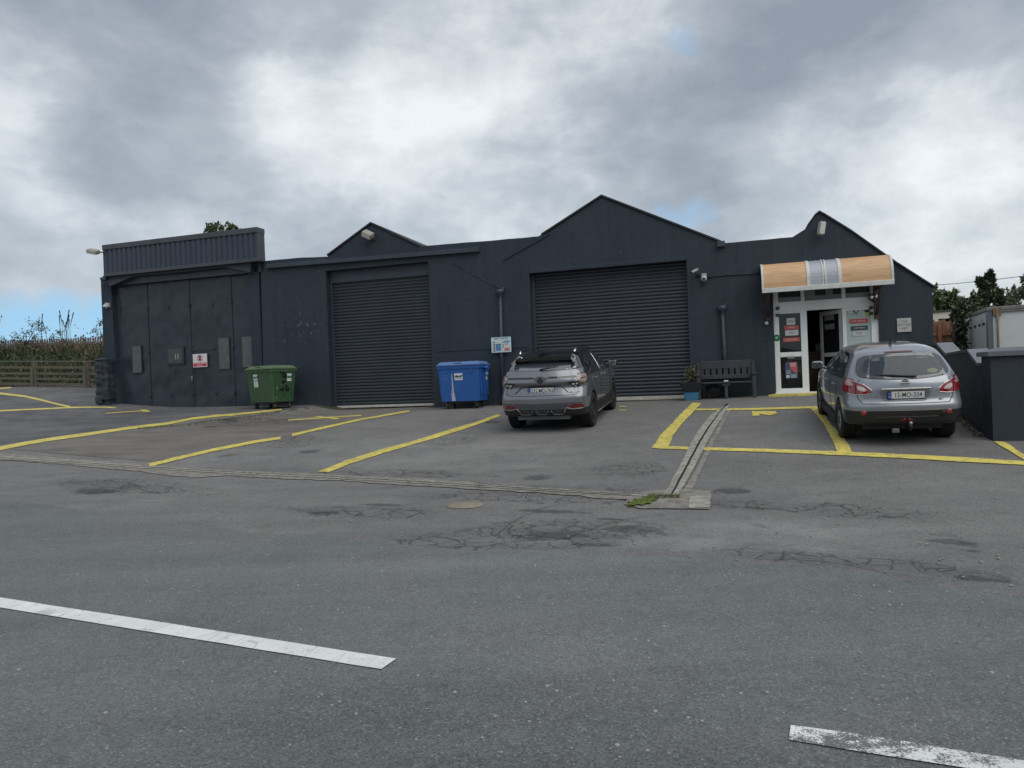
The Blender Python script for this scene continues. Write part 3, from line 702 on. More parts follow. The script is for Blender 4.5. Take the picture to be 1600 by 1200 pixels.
def poster(mb, a, b_, y):
    w_ = b_[0]-a[0]; h_ = a[1]-b_[1]
    mb.prism([(a[0]+w_*.3, a[1]-.01), (b_[0]-.01, a[1]-.01), (b_[0]-.01, b_[1]+h_*.25), (a[0]+w_*.45, b_[1]+h_*.55)], y-.003, y-.001, mi=2)
    mb.box((a[0]+.02, y-.003, b_[1]+.02), (a[0]+w_*.32, y-.001, b_[1]+h_*.22), mi=1)
    for k in range(4): mb.box((a[0]+.02, y-.003, b_[1]+h_*(.30+k*.06)), (a[0]+w_*.42, y-.001, b_[1]+h_*(.32+k*.06)), mi=1)
    for k in range(4): mb.box((a[0]+w_*.42, y-.0035, b_[1]+h_*(.05+k*.055)), (a[0]+w_*.9, y-.001, b_[1]+h_*(.075+k*.055)), mi=1)
    for k in range(3): mb.box((a[0]+w_*.42, y-.0045, a[1]-h_*(.1+k*.08)), (a[0]+w_*.86, y-.0035, a[1]-h_*(.065+k*.08)), mi=1)
sticker(1227, 566, 1247, 591, [M_pb, M_pw, M_pr], extra=poster)
# green octagonal sticker on the post
a = FP(1213.5, 528, -.06); mb = MB(); mb.lathe([(0, .004), (.085, .004), (.095, 0)], (a[0], fy-.002, a[1]), (0, -1, 0), 8, mi=0); mb.box((a[0]-.03, fy-.012, a[1]-.03), (a[0]+.03, fy-.006, a[1]+.04), mi=1)
fb(mb, 'sticker', [M_grn, mat('pale_green', (.25, .5, .35), .5)], FR)
sticker(1325, 480, 1336, 490, [M_pw, M_ink]); 
def diamond(mb, a, b_, y):
    uc = (a[0]+b_[0])/2; zc = (a[1]+b_[1])/2
    for s_, mi_ in ((.085, 1), (.05, 0)): mb.prism([(uc, zc-s_), (uc+s_*.8, zc), (uc, zc+s_), (uc-s_*.8, zc)], y-.002-(.001 if mi_ == 0 else 0), y, mi=mi_)
sticker(1333, 480, 1344, 491, [M_frost, M_ink], extra=diamond)
a = FP(1355.5, 484.5, -.03); mb = MB(); mb.lathe([(0, .003), (.06, .003), (.06, 0)], (a[0], fy+.02, a[1]), (0, -1, 0), 16); fb(mb, 'sticker', M_ink, FR)
sticker(1353, 488, 1359, 494, [M_lime])
sticker(1328, 498.5, 1357, 504, [M_pr, M_inkW], ['CAR  SERVICE'], .05)
sticker(1330, 509.5, 1357, 515, [mat('charcoal_sticker', (.06, .065, .07), .5), M_inkW], ['CAR PARTS'], .05)
sticker(1333, 517, 1353, 524, [M_pw, M_ink], ['TYRES'], .05)
for px in (1262, 1290): sticker(px-(4 if px == 1262 else 0), 452.5 if px == 1262 else 450.5, px+12, 466 if px == 1262 else 464, [mat('grey_sheet_of_paper', (.22, .25, .25), .6)])
# letter flap and small fittings
mb = MB(); a = FP(1236, 558, 0); mb.bbox((a[0]-.09, fy-.02, a[1]-.04), (a[0]+.09, fy, a[1]+.03), .008); mb.tube([(a[0]-.06, fy-.03, a[1]), (a[0], fy-.045, a[1]-.03), (a[0]+.06, fy-.03, a[1])], .012, 6)
fb(mb, 'letter_flap', M_steel, FR)
M_fit = mat('dark_grey_fitting', (.06, .06, .055), .5)
for px, py in ((1215, 481), (1215, 492), (1361, 480), (1361, 489)):
    mb = MB(); a = FP(px, py, -.03); mb.bbox((a[0]-.045, fy-.04, a[1]-.05), (a[0]+.045, fy, a[1]+.03), .006); fb(mb, 'contact_sensor', M_fit, FR)
# door leaf, hinged on the right and swung in
wd = uD-uC; ang = radians(58)
DM = Matrix.Translation((uD-.02, fy+.06, 0)) @ Matrix.Rotation(-ang, 4, 'Z')
mb = MB(); zb = sill; zt_ = zt0-.01
for q in [((-wd+.02, 0, zb), (-wd+.12, .05, zt_)), ((-.1, 0, zb), (0, .05, zt_)), ((-wd+.12, 0, zt_-.10), (-.1, .05, zt_)), ((-wd+.12, 0, zb), (-.1, .05, zb+.12)), ((-wd+.12, 0, zb+.85), (-.1, .05, zb+.95))]:
    mb.bbox(q[0], q[1], .006, M=DM)
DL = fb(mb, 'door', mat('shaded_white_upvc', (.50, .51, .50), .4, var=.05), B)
mb = MB(); mb.box((-wd+.12, .02, zb+.1), (-.1, .03, zt_-.1), M=DM); fb(mb, 'glass_pane', M_glassD, DL)
mb = MB()
for z0_, z1_ in ((2.70, 2.86), (2.46, 2.60)): mb.box((-wd+.2, .012, z0_), (-.28, .018, z1_), M=DM)
fb(mb, 'sticker', mat('grey_notice', (.17, .19, .2), .6), DL)
mb = MB(); mb.tube([DM @ Vector((-wd+.07, -.03, zb+.95)), DM @ Vector((-wd+.07, -.05, zb+1.05)), DM @ Vector((-wd+.18, -.05, zb+1.05))], .012, 6); fb(mb, 'door_handle', M_steel, DL)
# hall
M_hall = mat('hall_wall', (.045, .042, .04), .9, var=.1)
mb = MB()
y0, y1 = .33, 5.5; x0, x1 = dL-.8, dR+.9
mb.add([(x0, y0, sill-.06), (x1, y0, sill-.06), (x1, y1, sill-.06), (x0, y1, sill-.06), (x0, y0, 3.7), (x1, y0, 3.7), (x1, y1, 3.7), (x0, y1, 3.7)], [(0, 1, 2, 3), (4, 5, 6, 7), (0, 3, 7, 4), (1, 2, 6, 5), (3, 2, 6, 7)])
fb(mb, 'hall_interior', M_hall, B)
C_ = fthing('reception_counter', 'brown wooden reception counter just inside the open entrance door', 'counter', (uC+uD)/2, 1.9, sill-.05)
mb = MB(); mb.bbox((uC-.7, 1.75, sill-.05), (uD+.4, 2.4, sill+.98), .01); fb(mb, 'front_panel', mat('brown_wood_panel', (.13, .07, .045), .5, var=.3, vscale=4), C_)
mb = MB(); mb.bbox((uC-.75, 1.68, sill+.98), (uD+.45, 2.45, sill+1.02), .006); fb(mb, 'worktop', mat('worktop', (.12, .11, .10), .35), C_)
mb = MB()
for k in range(7): mb.bbox((uC+.38+random.uniform(-.01, .01), 1.8, sill+1.021+k*.032), (uC+.72+random.uniform(-.01, .01), 2.1, sill+1.05+k*.032), .003)
fsolo(mb, 'stack_of_files', mat('paper_files', (.3, .3, .29), .8, var=.3, vscale=12), 'stack of pale papers and files on the reception counter', 'papers', uC+.55, 1.95, sill+1.02)
# yellow painted step
mb = MB(); pts = [FP(1197, 619.5, .5), FP(1222, 613, .5)]
ug = FP(1200, 615, .4)[0]
stp = [(ug-.0, -.62), (ug+.45, -.70), (dR+.3, -.70), (dR+.3, -.02), (ug+.15, -.02)]
mb.prism([(p[0], p[1]) for p in stp], 0, 1)   # placeholder replaced below
mb = MB(); V_, T_ = cdt(stp); n_ = len(V_)
mb.add([(x, y, sill-.07) for x, y in V_], T_)
for i in range(len(stp)):
    a = stp[i]; b_ = stp[(i+1) % len(stp)]; mb.add([(a[0], a[1], .4), (b_[0], b_[1], .4), (b_[0], b_[1], sill-.07), (a[0], a[1], sill-.07)], [(0, 1, 2, 3)])
stp_o = fb(mb, 'door_step', [M_yel], B)
# ---- canopy
CN_y = -.80
uL = (FP(1192, 430, .6)[0]); uR = FP(1391, 420, .6)[0]
zTop = (FP(1230, 408.5, .50)[1]+FP(1380, 396, .50)[1])/2; zBot = (FP(1200, 451, .80)[1]+FP(1388, 438.5, .80)[1])/2
uL = FP(1193, 435, .75)[0]; uR = FP(1391.5, 420, .7)[0]
def arc(n=10):
    o = []
    for i in range(n+1):
        a_ = pi/2*i/n; o.append((-.02+(CN_y+.02)*sin(a_)**.62, zBot+(zTop-zBot)*cos(a_)**.80))
    return o
AR = arc(12)
def cpanel(ua, ub, th, name, m, parent, lift=0.):
    mb = MB(); n = len(AR)
    vs = []
    for u in (ua, ub):
        for (y, z) in AR: vs.append((u, y-lift, z+lift))
        for (y, z) in AR: vs.append((u, y-lift+th*.7, z+lift-th*.7))
    fs = []
    for j in range(n-1):
        fs += [(j, 2*n+j, 2*n+j+1, j+1), (n+j, n+j+1, 3*n+j+1, 3*n+j), (j, j+1, n+j+1, n+j), (2*n+j, 3*n+j, 3*n+j+1, 2*n+j+1)]
    fs += [(0, n, 3*n, 2*n), (n-1, 3*n-1, 4*n-1, 2*n-1)]
    mb.add(vs, fs, False); o = fb(mb, name, m, parent)
    return o
def wood_mat():
    m, t, b = newmat('varnished_pine_ply'); P = t.n('ShaderNodeTexCoord').outputs['Object']
    mp = t.n('ShaderNodeMapping', i_Vector=P, i_Scale=(.5, 6, 6))
    n = t.noise(mp.outputs[0], 3.0, 6, .62, .6)
    c = t.ramp(n, [(.3, (.46, .27, .135)), (.55, (.60, .375, .20)), (.75, (.68, .44, .26))])
    st = t.mr(t.noise(t.n('ShaderNodeMapping', i_Vector=P, i_Scale=(1.5, 1, 4)).outputs[0], 2.2, 5, .6), .62, .75, 0, .5)
    lk(t.nt, t.mix(st, c, (.28, .14, .07)), b.inputs['Base Color']); b.inputs['Roughness'].default_value = .45; return m
M_wood = wood_mat()
M_poly = mat('twinwall_polycarbonate', (.36, .385, .43), .25, var=.08, vscale=2)
M_cw = mat('canopy_white_trim', (.60, .61, .58), .45, var=.08, vscale=5, dirt=.45, dirtcol=(.25, .23, .2), dscale=6)
CN = cpanel(uL, FP(1262, 430, .8)[0], .02, 'canopy', M_wood, B)
xs_ = [FP(x, 430, .85)[0] for x in (1262.5, 1266, 1285.5, 1292, 1310.5, 1315)]
cpanel(xs_[1], xs_[2], .012, 'clear_panel', M_poly, CN); cpanel(xs_[3], xs_[4], .012, 'clear_panel', M_poly, CN)
cpanel(xs_[5], uR, .02, 'wood_panel', M_wood, CN)
for a_, b_ in ((uL-.05, uL), (xs_[0]-.02, xs_[1]), (xs_[2], xs_[3]), (xs_[4], xs_[5]+.01), (uR, uR+.05)):
    cpanel(a_, b_, .045, 'trim_strip', M_cw, CN, .012)
for k in (xs_[2]+.03, xs_[3]-.05): cpanel(k, k+.02, .06, 'trim_strip', M_steel, CN, .016)
mb = MB(); mb.bbox((uL-.05, CN_y-.03, zBot-.10), (uR+.05, CN_y+.02, zBot+.015), .008); fb(mb, 'front_rail', M_cw, CN)
M_brn = mat('dark_brown_timber', (.05, .028, .022), .6, var=.3, vscale=6)
for uu, zlow in ((uL+.12, 2.72), (uR-.22, 2.62)):
    mb = MB(); mb.bbox((uu-.05, -.09, zlow), (uu+.05, 0, zTop-.08), .008); mb.bbox((uu-.045, CN_y+.05, zBot-.13), (uu+.045, -.09, zBot-.03), .008)
    mb.bbox((uu-.035, -.62, zBot-.1), (uu+.035, -.54, zBot-.03), .004)
    a_ = Vector((uu, -.08, zlow+.12)); b_ = Vector((uu, CN_y+.15, zBot-.1)); mb.tube([a_, a_.lerp(b_, .5)+Vector((0, .06, -.04)), b_], .035, 6)
    fb(mb, 'bracket', M_brn, CN)
# ---- annex on the left with corrugated fascia and folding metal doors
axL = FP(160, 500)[0]; axR = FP(391, 500)[0]; axZT = 6.62
AX = fthing('workshop_annex', 'taller dark left hand workshop bay with corrugated metal fascia and dented folding metal doors', 'building', (axL+axR)/2, 0, .9)
mb = MB(); pil_r = FP(178, 560)[0]
# pilaster leans slightly as in the photograph: wider at its foot
mb.prism([(axL, .3), (pil_r+.10, .3), (pil_r-.0, 5.6), (axL-.0, 5.6)], 0, .4)
mb.box((axL, .4, .3), (axL+.3, 15, 5.6)); mb.box((axR+.01, .12, .3), (u_l+.2, .4, 5.5)); mb.box((axL, 15, .3), (u_l, 15.3, 5.6))
mb.prism([(axR+.01, .3), (u_l-.002, .3), (u_l-.002, 5.5), (axR+.01, 5.5)], .0, .12)
fb(mb, 'wall', M_wall, AX)
mb = MB(); mb.box((axL, .4, 5.6), (u_l+.3, 15.3, 5.7)); fb(mb, 'roof', M_roof, AX)
# beam with haunches
fv = .34
P_ = lambda x, y, v=.2: FP(x, y, v)
beam = [P_(160, 432), P_(172, 447), P_(208, 431.5), P_(280, 425.5), P_(350, 417.5), P_(391, 425.5), P_(391.5, 409), P_(391, 404)]
beam = [(p[0], p[1]) for p in beam]; beam = beam[:7]+[(beam[6][0], 5.62), (beam[0][0], 5.62)]
mb = MB(); mb.prism(beam, -.20, .1); fb(mb, 'haunched_beam', M_trim, AX)
def fascia():
    mb = MB(); z0_ = FP(280, 420, fv)[1]; z0_ = (FP(162, 430, fv)[1]+FP(398, 409, fv)[1])/2; z1_ = axZT-.12
    a = FP(162, 400, fv)[0]; b_ = FP(401, 380, fv)[0]; pr = []; u = a; p = .205
    while u < b_:
        pr += [(u, -fv), (u+.11, -fv), (u+.13, -fv+.035), (u+.185, -fv+.035)]; u += p
    pr = [q for q in pr if q[0] < b_]+[(b_, -fv)]
    vs = [(q[0], q[1], z0_) for q in pr]+[(q[0], q[1], z1_) for q in pr]; n = len(pr)
    mb.add(vs, [(i, i+1, n+i+1, n+i) for i in range(n-1)]); o = fb(mb, 'fascia_cladding', M_fascia, AX)
    mb = MB(); mb.bbox((a-.03, -fv-.03, z1_-.02), (b_+.05, .03, axZT+.03), .008); mb.bbox((a-.02, -fv-.02, z0_-.02), (b_+.03, -.201, z0_+.09), .006)
    mb.bbox((b_, -fv, z0_), (b_+.04, .02, z1_), .006); mb.bbox((a-.03, -fv, z0_), (a+.0, .5, z1_), .006)
    mb.box((a+.0, .0, z0_-.3), (b_, .02, z1_-.03))
    fb(mb, 'fascia_trim', mat('fascia_trim_paint', (.052, .06, .073), .45, var=.2, vscale=3, dirt=.3, dirtcol=(.10, .11, .12)), o)
    mb = MB(); mb.bbox((a-.26, -fv+.05, z0_-.12), (a+.0, -fv+.16, z0_-.02), .01); fb(mb, 'gutter_stub', M_trim, o)
fascia()
# folding door leaves, dented sheet metal
seam_px = [182, 226, 259, 292, 329, 358, 391]
def leaf(uA_, uB_, z0_, z1_, y, holes=()):
    mb = MB(); nx = 14; nz = 50; vs = []
    for j in range(nz+1):
        for i in range(nx+1):
            u = uA_+(uB_-uA_)*i/nx; z = z0_+(z1_-z0_)*j/nz
            d = .034*mnoise.noise(Vector((u*1.3, z*1.1, 3)))+.018*mnoise.noise(Vector((u*3.1, z*2.7, 11)))
            e = 1-abs(2*i/nx-1)**6
            vs.append((u, y-d*e, z))
    mb.add(vs, [(j*(nx+1)+i, j*(nx+1)+i+1, (j+1)*(nx+1)+i+1, (j+1)*(nx+1)+i) for j in range(nz) for i in range(nx)], True)
    mb.box((uA_, y+.004, z0_), (uA_+.025, y+.05, z1_)); mb.box((uB_-.025, y+.004, z0_), (uB_, y+.05, z1_))
    return mb
us = [FP(x, 520)[0]+.02 for x in seam_px]
leaves = []
for i in range(6):
    zb_ = .96-.02*i
    leaves.append(fb(leaf(us[i]+.001, us[i+1]-.001, zb_, 5.45, .16+(.02 if i % 2 else 0)), 'folding_door', M_sheet, AX))
    for z in (1.4, 2.9, 4.4): mb = MB(); mb.tube([(us[i+1], .135, z-.08), (us[i+1], .135, z+.08)], .012, 6); fb(mb, 'hinge', M_sheet, leaves[-1])
    pass
mb = MB(); mb.box((us[0]-.3, .2, .9), (us[0], .3, 5.5)); mb.box((us[0]-.3, .32, .6), (us[6], .36, 5.5)); fb(mb, 'door_backing', M_trim, AX)
M_wglass = mat('dusty_window_pane', (.075, .095, .095), .3, var=.25, vscale=5, dirt=.5, dirtcol=(.12, .14, .135), dscale=4)
for (a_, b_, i) in [((201, 541), (217, 582), 0), ((336, 528), (355, 576), 4), ((373, 526), (391, 573), 5)]:
    p = FP(*a_); q = FP(*b_); mb = MB(); mb.box((p[0]+.02, .118, q[1]), (q[0]+.01, .13, p[1])); wn = fb(mb, 'window', M_wglass, leaves[i])
    mb = MB()
    for c_ in [((p[0]+.005, .112, q[1]-.012), (q[0]+.025, .15, q[1])), ((p[0]+.005, .112, p[1]), (q[0]+.025, .15, p[1]+.012)), ((p[0]+.005, .112, q[1]), (p[0]+.02, .15, p[1])), ((q[0]+.01, .112, q[1]), (q[0]+.025, .15, p[1]))]: mb.box(*c_)
    fb(mb, 'window_frame', M_sheet, wn)
p = FP(257, 543); q = FP(284.5, 569); mb = MB(); mb.bbox((p[0], .105, q[1]), (q[0], .15, p[1]), .006); hb = fb(mb, 'hatch', M_sheet, leaves[2])
mb = MB(); mb.box((p[0]+.06, .092, q[1]+.06), (q[0]-.06, .10, p[1]-.06)); fb(mb, 'hatch_panel', mat('grey_hatch', (.06, .065, .068), .5, var=.2, dirt=.3), hb)
mb = MB(); c_ = FP(273, 557); mb.box((c_[0]-.07, .085, c_[1]-.1), (c_[0]-.03, .092, c_[1]+.1)); mb.box((c_[0]+.03, .085, c_[1]-.1), (c_[0]+.07, .092, c_[1]+.1)); fb(mb, 'hatch_bar', mat('pale_bar', (.25, .26, .26), .5), hb)
p = FP(294, 548); mb = MB(); z_ = p[1]
mb.box((us[3]+.03, .118, z_), (us[4]-.03, .128, z_+.03)); mb.box((us[3]+.03, .118, 1.0), (us[3]+.05, .128, z_)); fb(mb, 'wicket_door_frame', M_sheet, leaves[3])
p = FP(297.5, 592); mb = MB(); mb.tube([(p[0], .12, p[1]+.1), (p[0], .07, p[1]+.07), (p[0], .07, p[1]-.07), (p[0], .12, p[1]-.1)], .014, 6); fb(mb, 'door_handle', M_steel, leaves[3])
# ---- signs on the buildings
p = FP(298, 553.5, 0); q = FP(321, 573, 0); uc = (p[0]+q[0])/2; w_ = (q[0]-p[0]); h_ = p[1]-q[1]; zc = (p[1]+q[1])/2
S = fthing('warning_sign', 'small white sign with red prohibition circle and red band on the folding doors', 'sign', uc, .09, zc)
mb = MB(); mb.bbox((uc-w_/2, .088, zc-h_/2), (uc+w_/2, .098, zc+h_/2), .002); fb(mb, 'sign_board', mat('sign_white', (.66, .64, .66), .4, var=.04), S)
mb = MB(); r_ = h_*.24; zc2 = zc+h_*.17
vs = []; n = 28
for k in range(n): an = 2*pi*k/n; vs += [(uc+cos(an)*r_, .083, zc2+sin(an)*r_), (uc+cos(an)*r_*.82, .083, zc2+sin(an)*r_*.82)]
mb.add(vs, [(2*k, 2*((k+1) % n), 2*((k+1) % n)+1, 2*k+1) for k in range(n)])
mb.add([(uc-r_*.68, .0835, zc2+r_*.52), (uc-r_*.5, .0835, zc2+r_*.68), (uc+r_*.68, .0835, zc2-r_*.52), (uc+r_*.5, .0835, zc2-r_*.68)], [(0, 1, 2, 3)])
mb.box((uc-w_*.47, .084, zc-h_*.44), (uc+w_*.47, .087, zc-h_*.16)); fb(mb, 'prohibition_symbol', M_inkR, S)
mb = MB(); mb.bbox((uc-.045, .084, zc2-.07), (uc+.045, .087, zc2+.03), .001)
for k in range(4): mb.box((uc-.042+k*.023, .084, zc2+.03), (uc-.026+k*.023, .087, zc2+.075+.01*(k in (1, 2))))
fb(mb, 'hand_symbol', M_ink, S)
for s_, q_ in (('NO UNAUTHORISED', .23), ('PERSONS', .37)): mb = MB(); textmesh(mb, s_, .052, TX(uc, .082, zc-h_*q_), .001); fb(mb, 'lettering', M_inkW, S)
p = FP(767.5, 528.5, .14); q = FP(799, 550, .14); uc = (p[0]+q[0])/2; w_ = (q[0]-p[0]); h_ = .44; zc = (p[1]+q[1])/2+.01
S = fthing('safety_notice', 'pale blue and white safety notice board over the drainpipe beside the second shutter', 'sign', uc, -.14, zc)
M_lb = mat('notice_pale_blue', (.48, .66, .70), .4, var=.06); M_mb = mat('notice_blue', (.10, .30, .55), .4); M_pk = mat('notice_red', (.55, .12, .2), .4); M_ylw = mat('notice_cream', (.6, .55, .35), .4)
mb = MB(); mb.bbox((uc-w_/2, -.145, zc-h_/2), (uc+w_/2, -.132, zc+h_/2), .002); fb(mb, 'sign_board', M_lb, S)
Y = -.148
def nb(x0, z0_, x1, z1_, dy=0): mb.box((uc+w_*(x0-.5), Y-dy, zc+h_*(z0_-.5)), (uc+w_*(x1-.5), -.1452-dy, zc+h_*(z1_-.5)))
for q_ in ((.05, .06, .52, .82), (.54, .06, .95, .82)): mb = MB(); nb(*q_); fb(mb, 'white_panel', M_pw, S)
for q_ in ((.24, .10, .47, .58), (.66, .62, .92, .76), (.68, .50, .86, .56)): mb = MB(); nb(*q_, .003); fb(mb, 'blue_panel', M_mb, S)
mb = MB(); nb(.66, .10, .92, .27, .003); fb(mb, 'red_panel', M_pk, S)
mb = MB(); nb(.68, .29, .88, .38, .003); fb(mb, 'cream_panel', M_ylw, S)
mb = MB()
for k, z in enumerate((.66, .52, .38, .24, .11)): nb(.10, z-.04, .18, z+.04, .003)
for z in (.66, .50, .36): nb(.57, z-.04, .63, z+.03, .003)
fb(mb, 'pictogram', M_ink, S)
mb = MB(); textmesh(mb, 'SAFETY NOTICE', .06, TX(uc, Y-.002, zc+h_*.41), .001); fb(mb, 'lettering', M_ink, S)
for k in range(5): mb = MB(); textmesh(mb, 'MUST BE WORN', .026, TX(uc-w_*.145, Y-.006, zc+h_*(.03-k*.085)), .0008); fb(mb, 'lettering', M_ink, S)
p = FP(1401, 498.5); q = FP(1424, 517.5); uc = (p[0]+q[0])/2; w_ = (q[0]-p[0]); zc = (p[1]+q[1])/2; h_ = .34
S = fthing('wall_plaque', 'small square pale stone plaque with faint lettering right of the entrance', 'plaque', uc, -.02, zc)
mb = MB(); mb.bbox((uc-w_/2, -.025, zc-h_/2), (uc+w_/2, 0, zc+h_/2), .004); fb(mb, 'plaque_slab', mat('pale_stone', (.44, .44, .43), .6, var=.12, vscale=8), S)
M_wgp = mat('worn_grey_print', (.17, .17, .17), .7)
for k, s_ in enumerate(('THE', 'FACTORY', 'UNIT')): mb = MB(); textmesh(mb, s_, .075, TX(uc, -.027, zc+.09-k*.085), .001); fb(mb, 'lettering', M_wgp, S)
# ---- lamps, cameras, cable
M_lampb = mat('weathered_lamp_housing', (.33, .32, .27), .6, var=.3, vscale=12, dirt=.5, dirtcol=(.12, .11, .09), dscale=9)
M_lens = mat('lamp_lens', (.55, .55, .5), .2, var=.1)
def lamp(px, py, label, L, R, rot, arm, v=.35):
    a = FP(px, py, v); S = fthing('floodlight', label, 'floodlight', a[0], -v, a[1], 'floodlights on the building')
    Mx = Matrix.Translation((a[0], -v, a[1])) @ rot
    mb = MB(); mb.bbox((-L/2, -R, -R*.8), (L/2, R, R*.8), R*.4, M=Mx); fb(mb, 'lamp_housing', M_lampb, S)
    mb = MB(); mb.bbox((-L/2+.02, -R-.006, -R*.6), (L/2-.02, -R+.002, R*.55), .003, M=Mx); fb(mb, 'lens', M_lens, S)
    mb = MB(); mb.tube([Mx @ Vector((0, R*.8, 0)), (arm[0], arm[1], arm[2])], .02, 8); mb.bbox((arm[0]-.05, arm[1]-.02, arm[2]-.06), (arm[0]+.05, arm[1]+.03, arm[2]+.06), .005); fb(mb, 'bracket', M_trim, S)
lamp(145.5, 393, 'weathered floodlight sticking out from the left end of the corrugated fascia', .44, .10, Matrix.Rotation(radians(13), 4, 'Y') @ Matrix.Rotation(radians(25), 4, 'X'), (FP(162.5, 395, .36)[0], -.34, FP(162.5, 395, .36)[1]), .36)
a = FP(575, 367); lamp(575, 366.5, 'oval pale floodlight on the left gable above the first roller shutter', .34, .12, Matrix.Rotation(radians(28), 4, 'Y') @ Matrix.Rotation(radians(30), 4, 'X'), (a[0]+.22, -.02, a[1]-.13), .22)
a = FP(1284, 357); lamp(1283.5, 357, 'upright pale floodlight under the peak of the right gable', .34, .1, Matrix.Rotation(radians(-80), 4, 'Y') @ Matrix.Rotation(radians(10), 4, 'X'), (a[0], -.02, a[1]+.12), .22)
M_camg = mat('grey_camera_plastic', (.30, .32, .33), .4, var=.1); M_camw = mat('white_camera_plastic', (.5, .52, .53), .35, var=.05)
a = FP(1085.5, 423.5, .2); S = fthing('security_camera', 'grey bullet security camera just right of the second shutter top corner', 'security camera', a[0], -.2, a[1], 'security cameras')
mb = MB(); d0 = Vector((a[0]-.08, -.30, a[1]-.05)); d1 = Vector((a[0]+.07, -.12, a[1]+.05)); mb.tube([d0, d1], .04, 12); fb(mb, 'camera_body', M_camg, S)
mb = MB(); mb.tube([d0, d0+(d0-d1).normalized()*.01], .032, 12); fb(mb, 'lens', M_ink, S)
mb = MB(); mb.tube([(a[0]+.02, -.16, a[1]), (a[0]+.07, -.10, a[1]-.10), (a[0]+.07, 0, a[1]-.11)], .02, 8); mb.lathe([(.05, 0), (.05, .03)], (a[0]+.07, -.03, a[1]-.11), (0, 1, 0), 12); fb(mb, 'bracket', M_ink, S)
a = FP(1100, 435, .12); S = fthing('security_camera', 'white turret security camera with black lens below the grey bullet camera', 'security camera', a[0], -.12, a[1], 'security cameras')
mb = MB(); mb.bbox((a[0]-.07, -.1, a[1]-.06), (a[0]+.07, -.0, a[1]+.14), .02); fb(mb, 'bracket', M_camg, S)
mb = MB(); mb.ball((a[0], -.13, a[1]), .075, 14, 8); fb(mb, 'camera_body', M_camw, S); mb = MB(); mb.ball((a[0], -.185, a[1]-.01), .038, 10, 6); mb.bbox((a[0]-.04, -.12, a[1]-.13), (a[0]+.04, -.05, a[1]-.07), .01); fb(mb, 'lens', M_ink, S)
a = FP(165, 479, .1); S = fthing('security_camera', 'small white dome camera high on the left pilaster of the annex', 'security camera', a[0], -.1, a[1], 'security cameras')
mb = MB(); mb.ball((a[0], -.12, a[1]), .08, 12, 8); mb.bbox((a[0]-.04, -.1, a[1]-.02), (a[0]+.1, 0, a[1]+.13), .01); fb(mb, 'camera_body', M_camw, S); mb = MB(); mb.ball((a[0]+.02, -.17, a[1]-.04), .04, 10, 6); fb(mb, 'lens', M_ink, S)
a = FP(1198, 505, .08); S = fthing('security_camera', 'tiny chrome dome camera on the wall left of the entrance frame', 'security camera', a[0], -.08, a[1], 'security cameras')
mb = MB(); mb.ball((a[0], -.07, a[1]), .05, 12, 8); fb(mb, 'camera_body', M_camw, S); mb = MB(); mb.lathe([(.06, 0), (.06, .02)], (a[0], -.02, a[1]), (0, 1, 0), 14); fb(mb, 'bracket', M_ink, S)
a = FP(1365.5, 465, .12); S = fthing('security_light', 'black twin lens security light on the right post of the entrance frame', 'security light', a[0], -.1, a[1])
mb = MB(); mb.bbox((a[0]-.11, -.14, a[1]-.05), (a[0]+.11, .05, a[1]+.10), .04); mb.ball((a[0], -.12, a[1]-.07), .055, 10, 6); fb(mb, 'lamp_housing', M_black, S)
mb = MB(); mb.ball((a[0]-.055, -.14, a[1]+.01), .042, 10, 6); mb.ball((a[0]+.06, -.14, a[1]+.015), .042, 10, 6); fb(mb, 'lens', mat('bright_lens', (.8, .8, .8), .15), S)
mb = MB(); pts = [FP(x, y, .02) for x, y in ((1104, 434), (1115, 432), (1135, 430), (1160, 428.5), (1192, 427))]; mb.tube([(p[0], -.02, p[1]) for p in pts], .014, 6)
fsolo(mb, 'cable', M_black, 'black cable clipped along the wall from the turret camera to the canopy', 'cable', pts[0][0], 0, pts[0][1])
mb = MB(); pts = [FP(x, y, .02) for x, y in ((705, 410), (730, 424), (760, 440), (779, 450))]; mb.tube([(p[0], -.012, p[1]) for p in pts], .009, 6)
fsolo(mb, 'cable', M_trim, 'thin painted cable slanting down the wall towards the left drainpipe hopper', 'cable', pts[0][0], 0, pts[0][1])

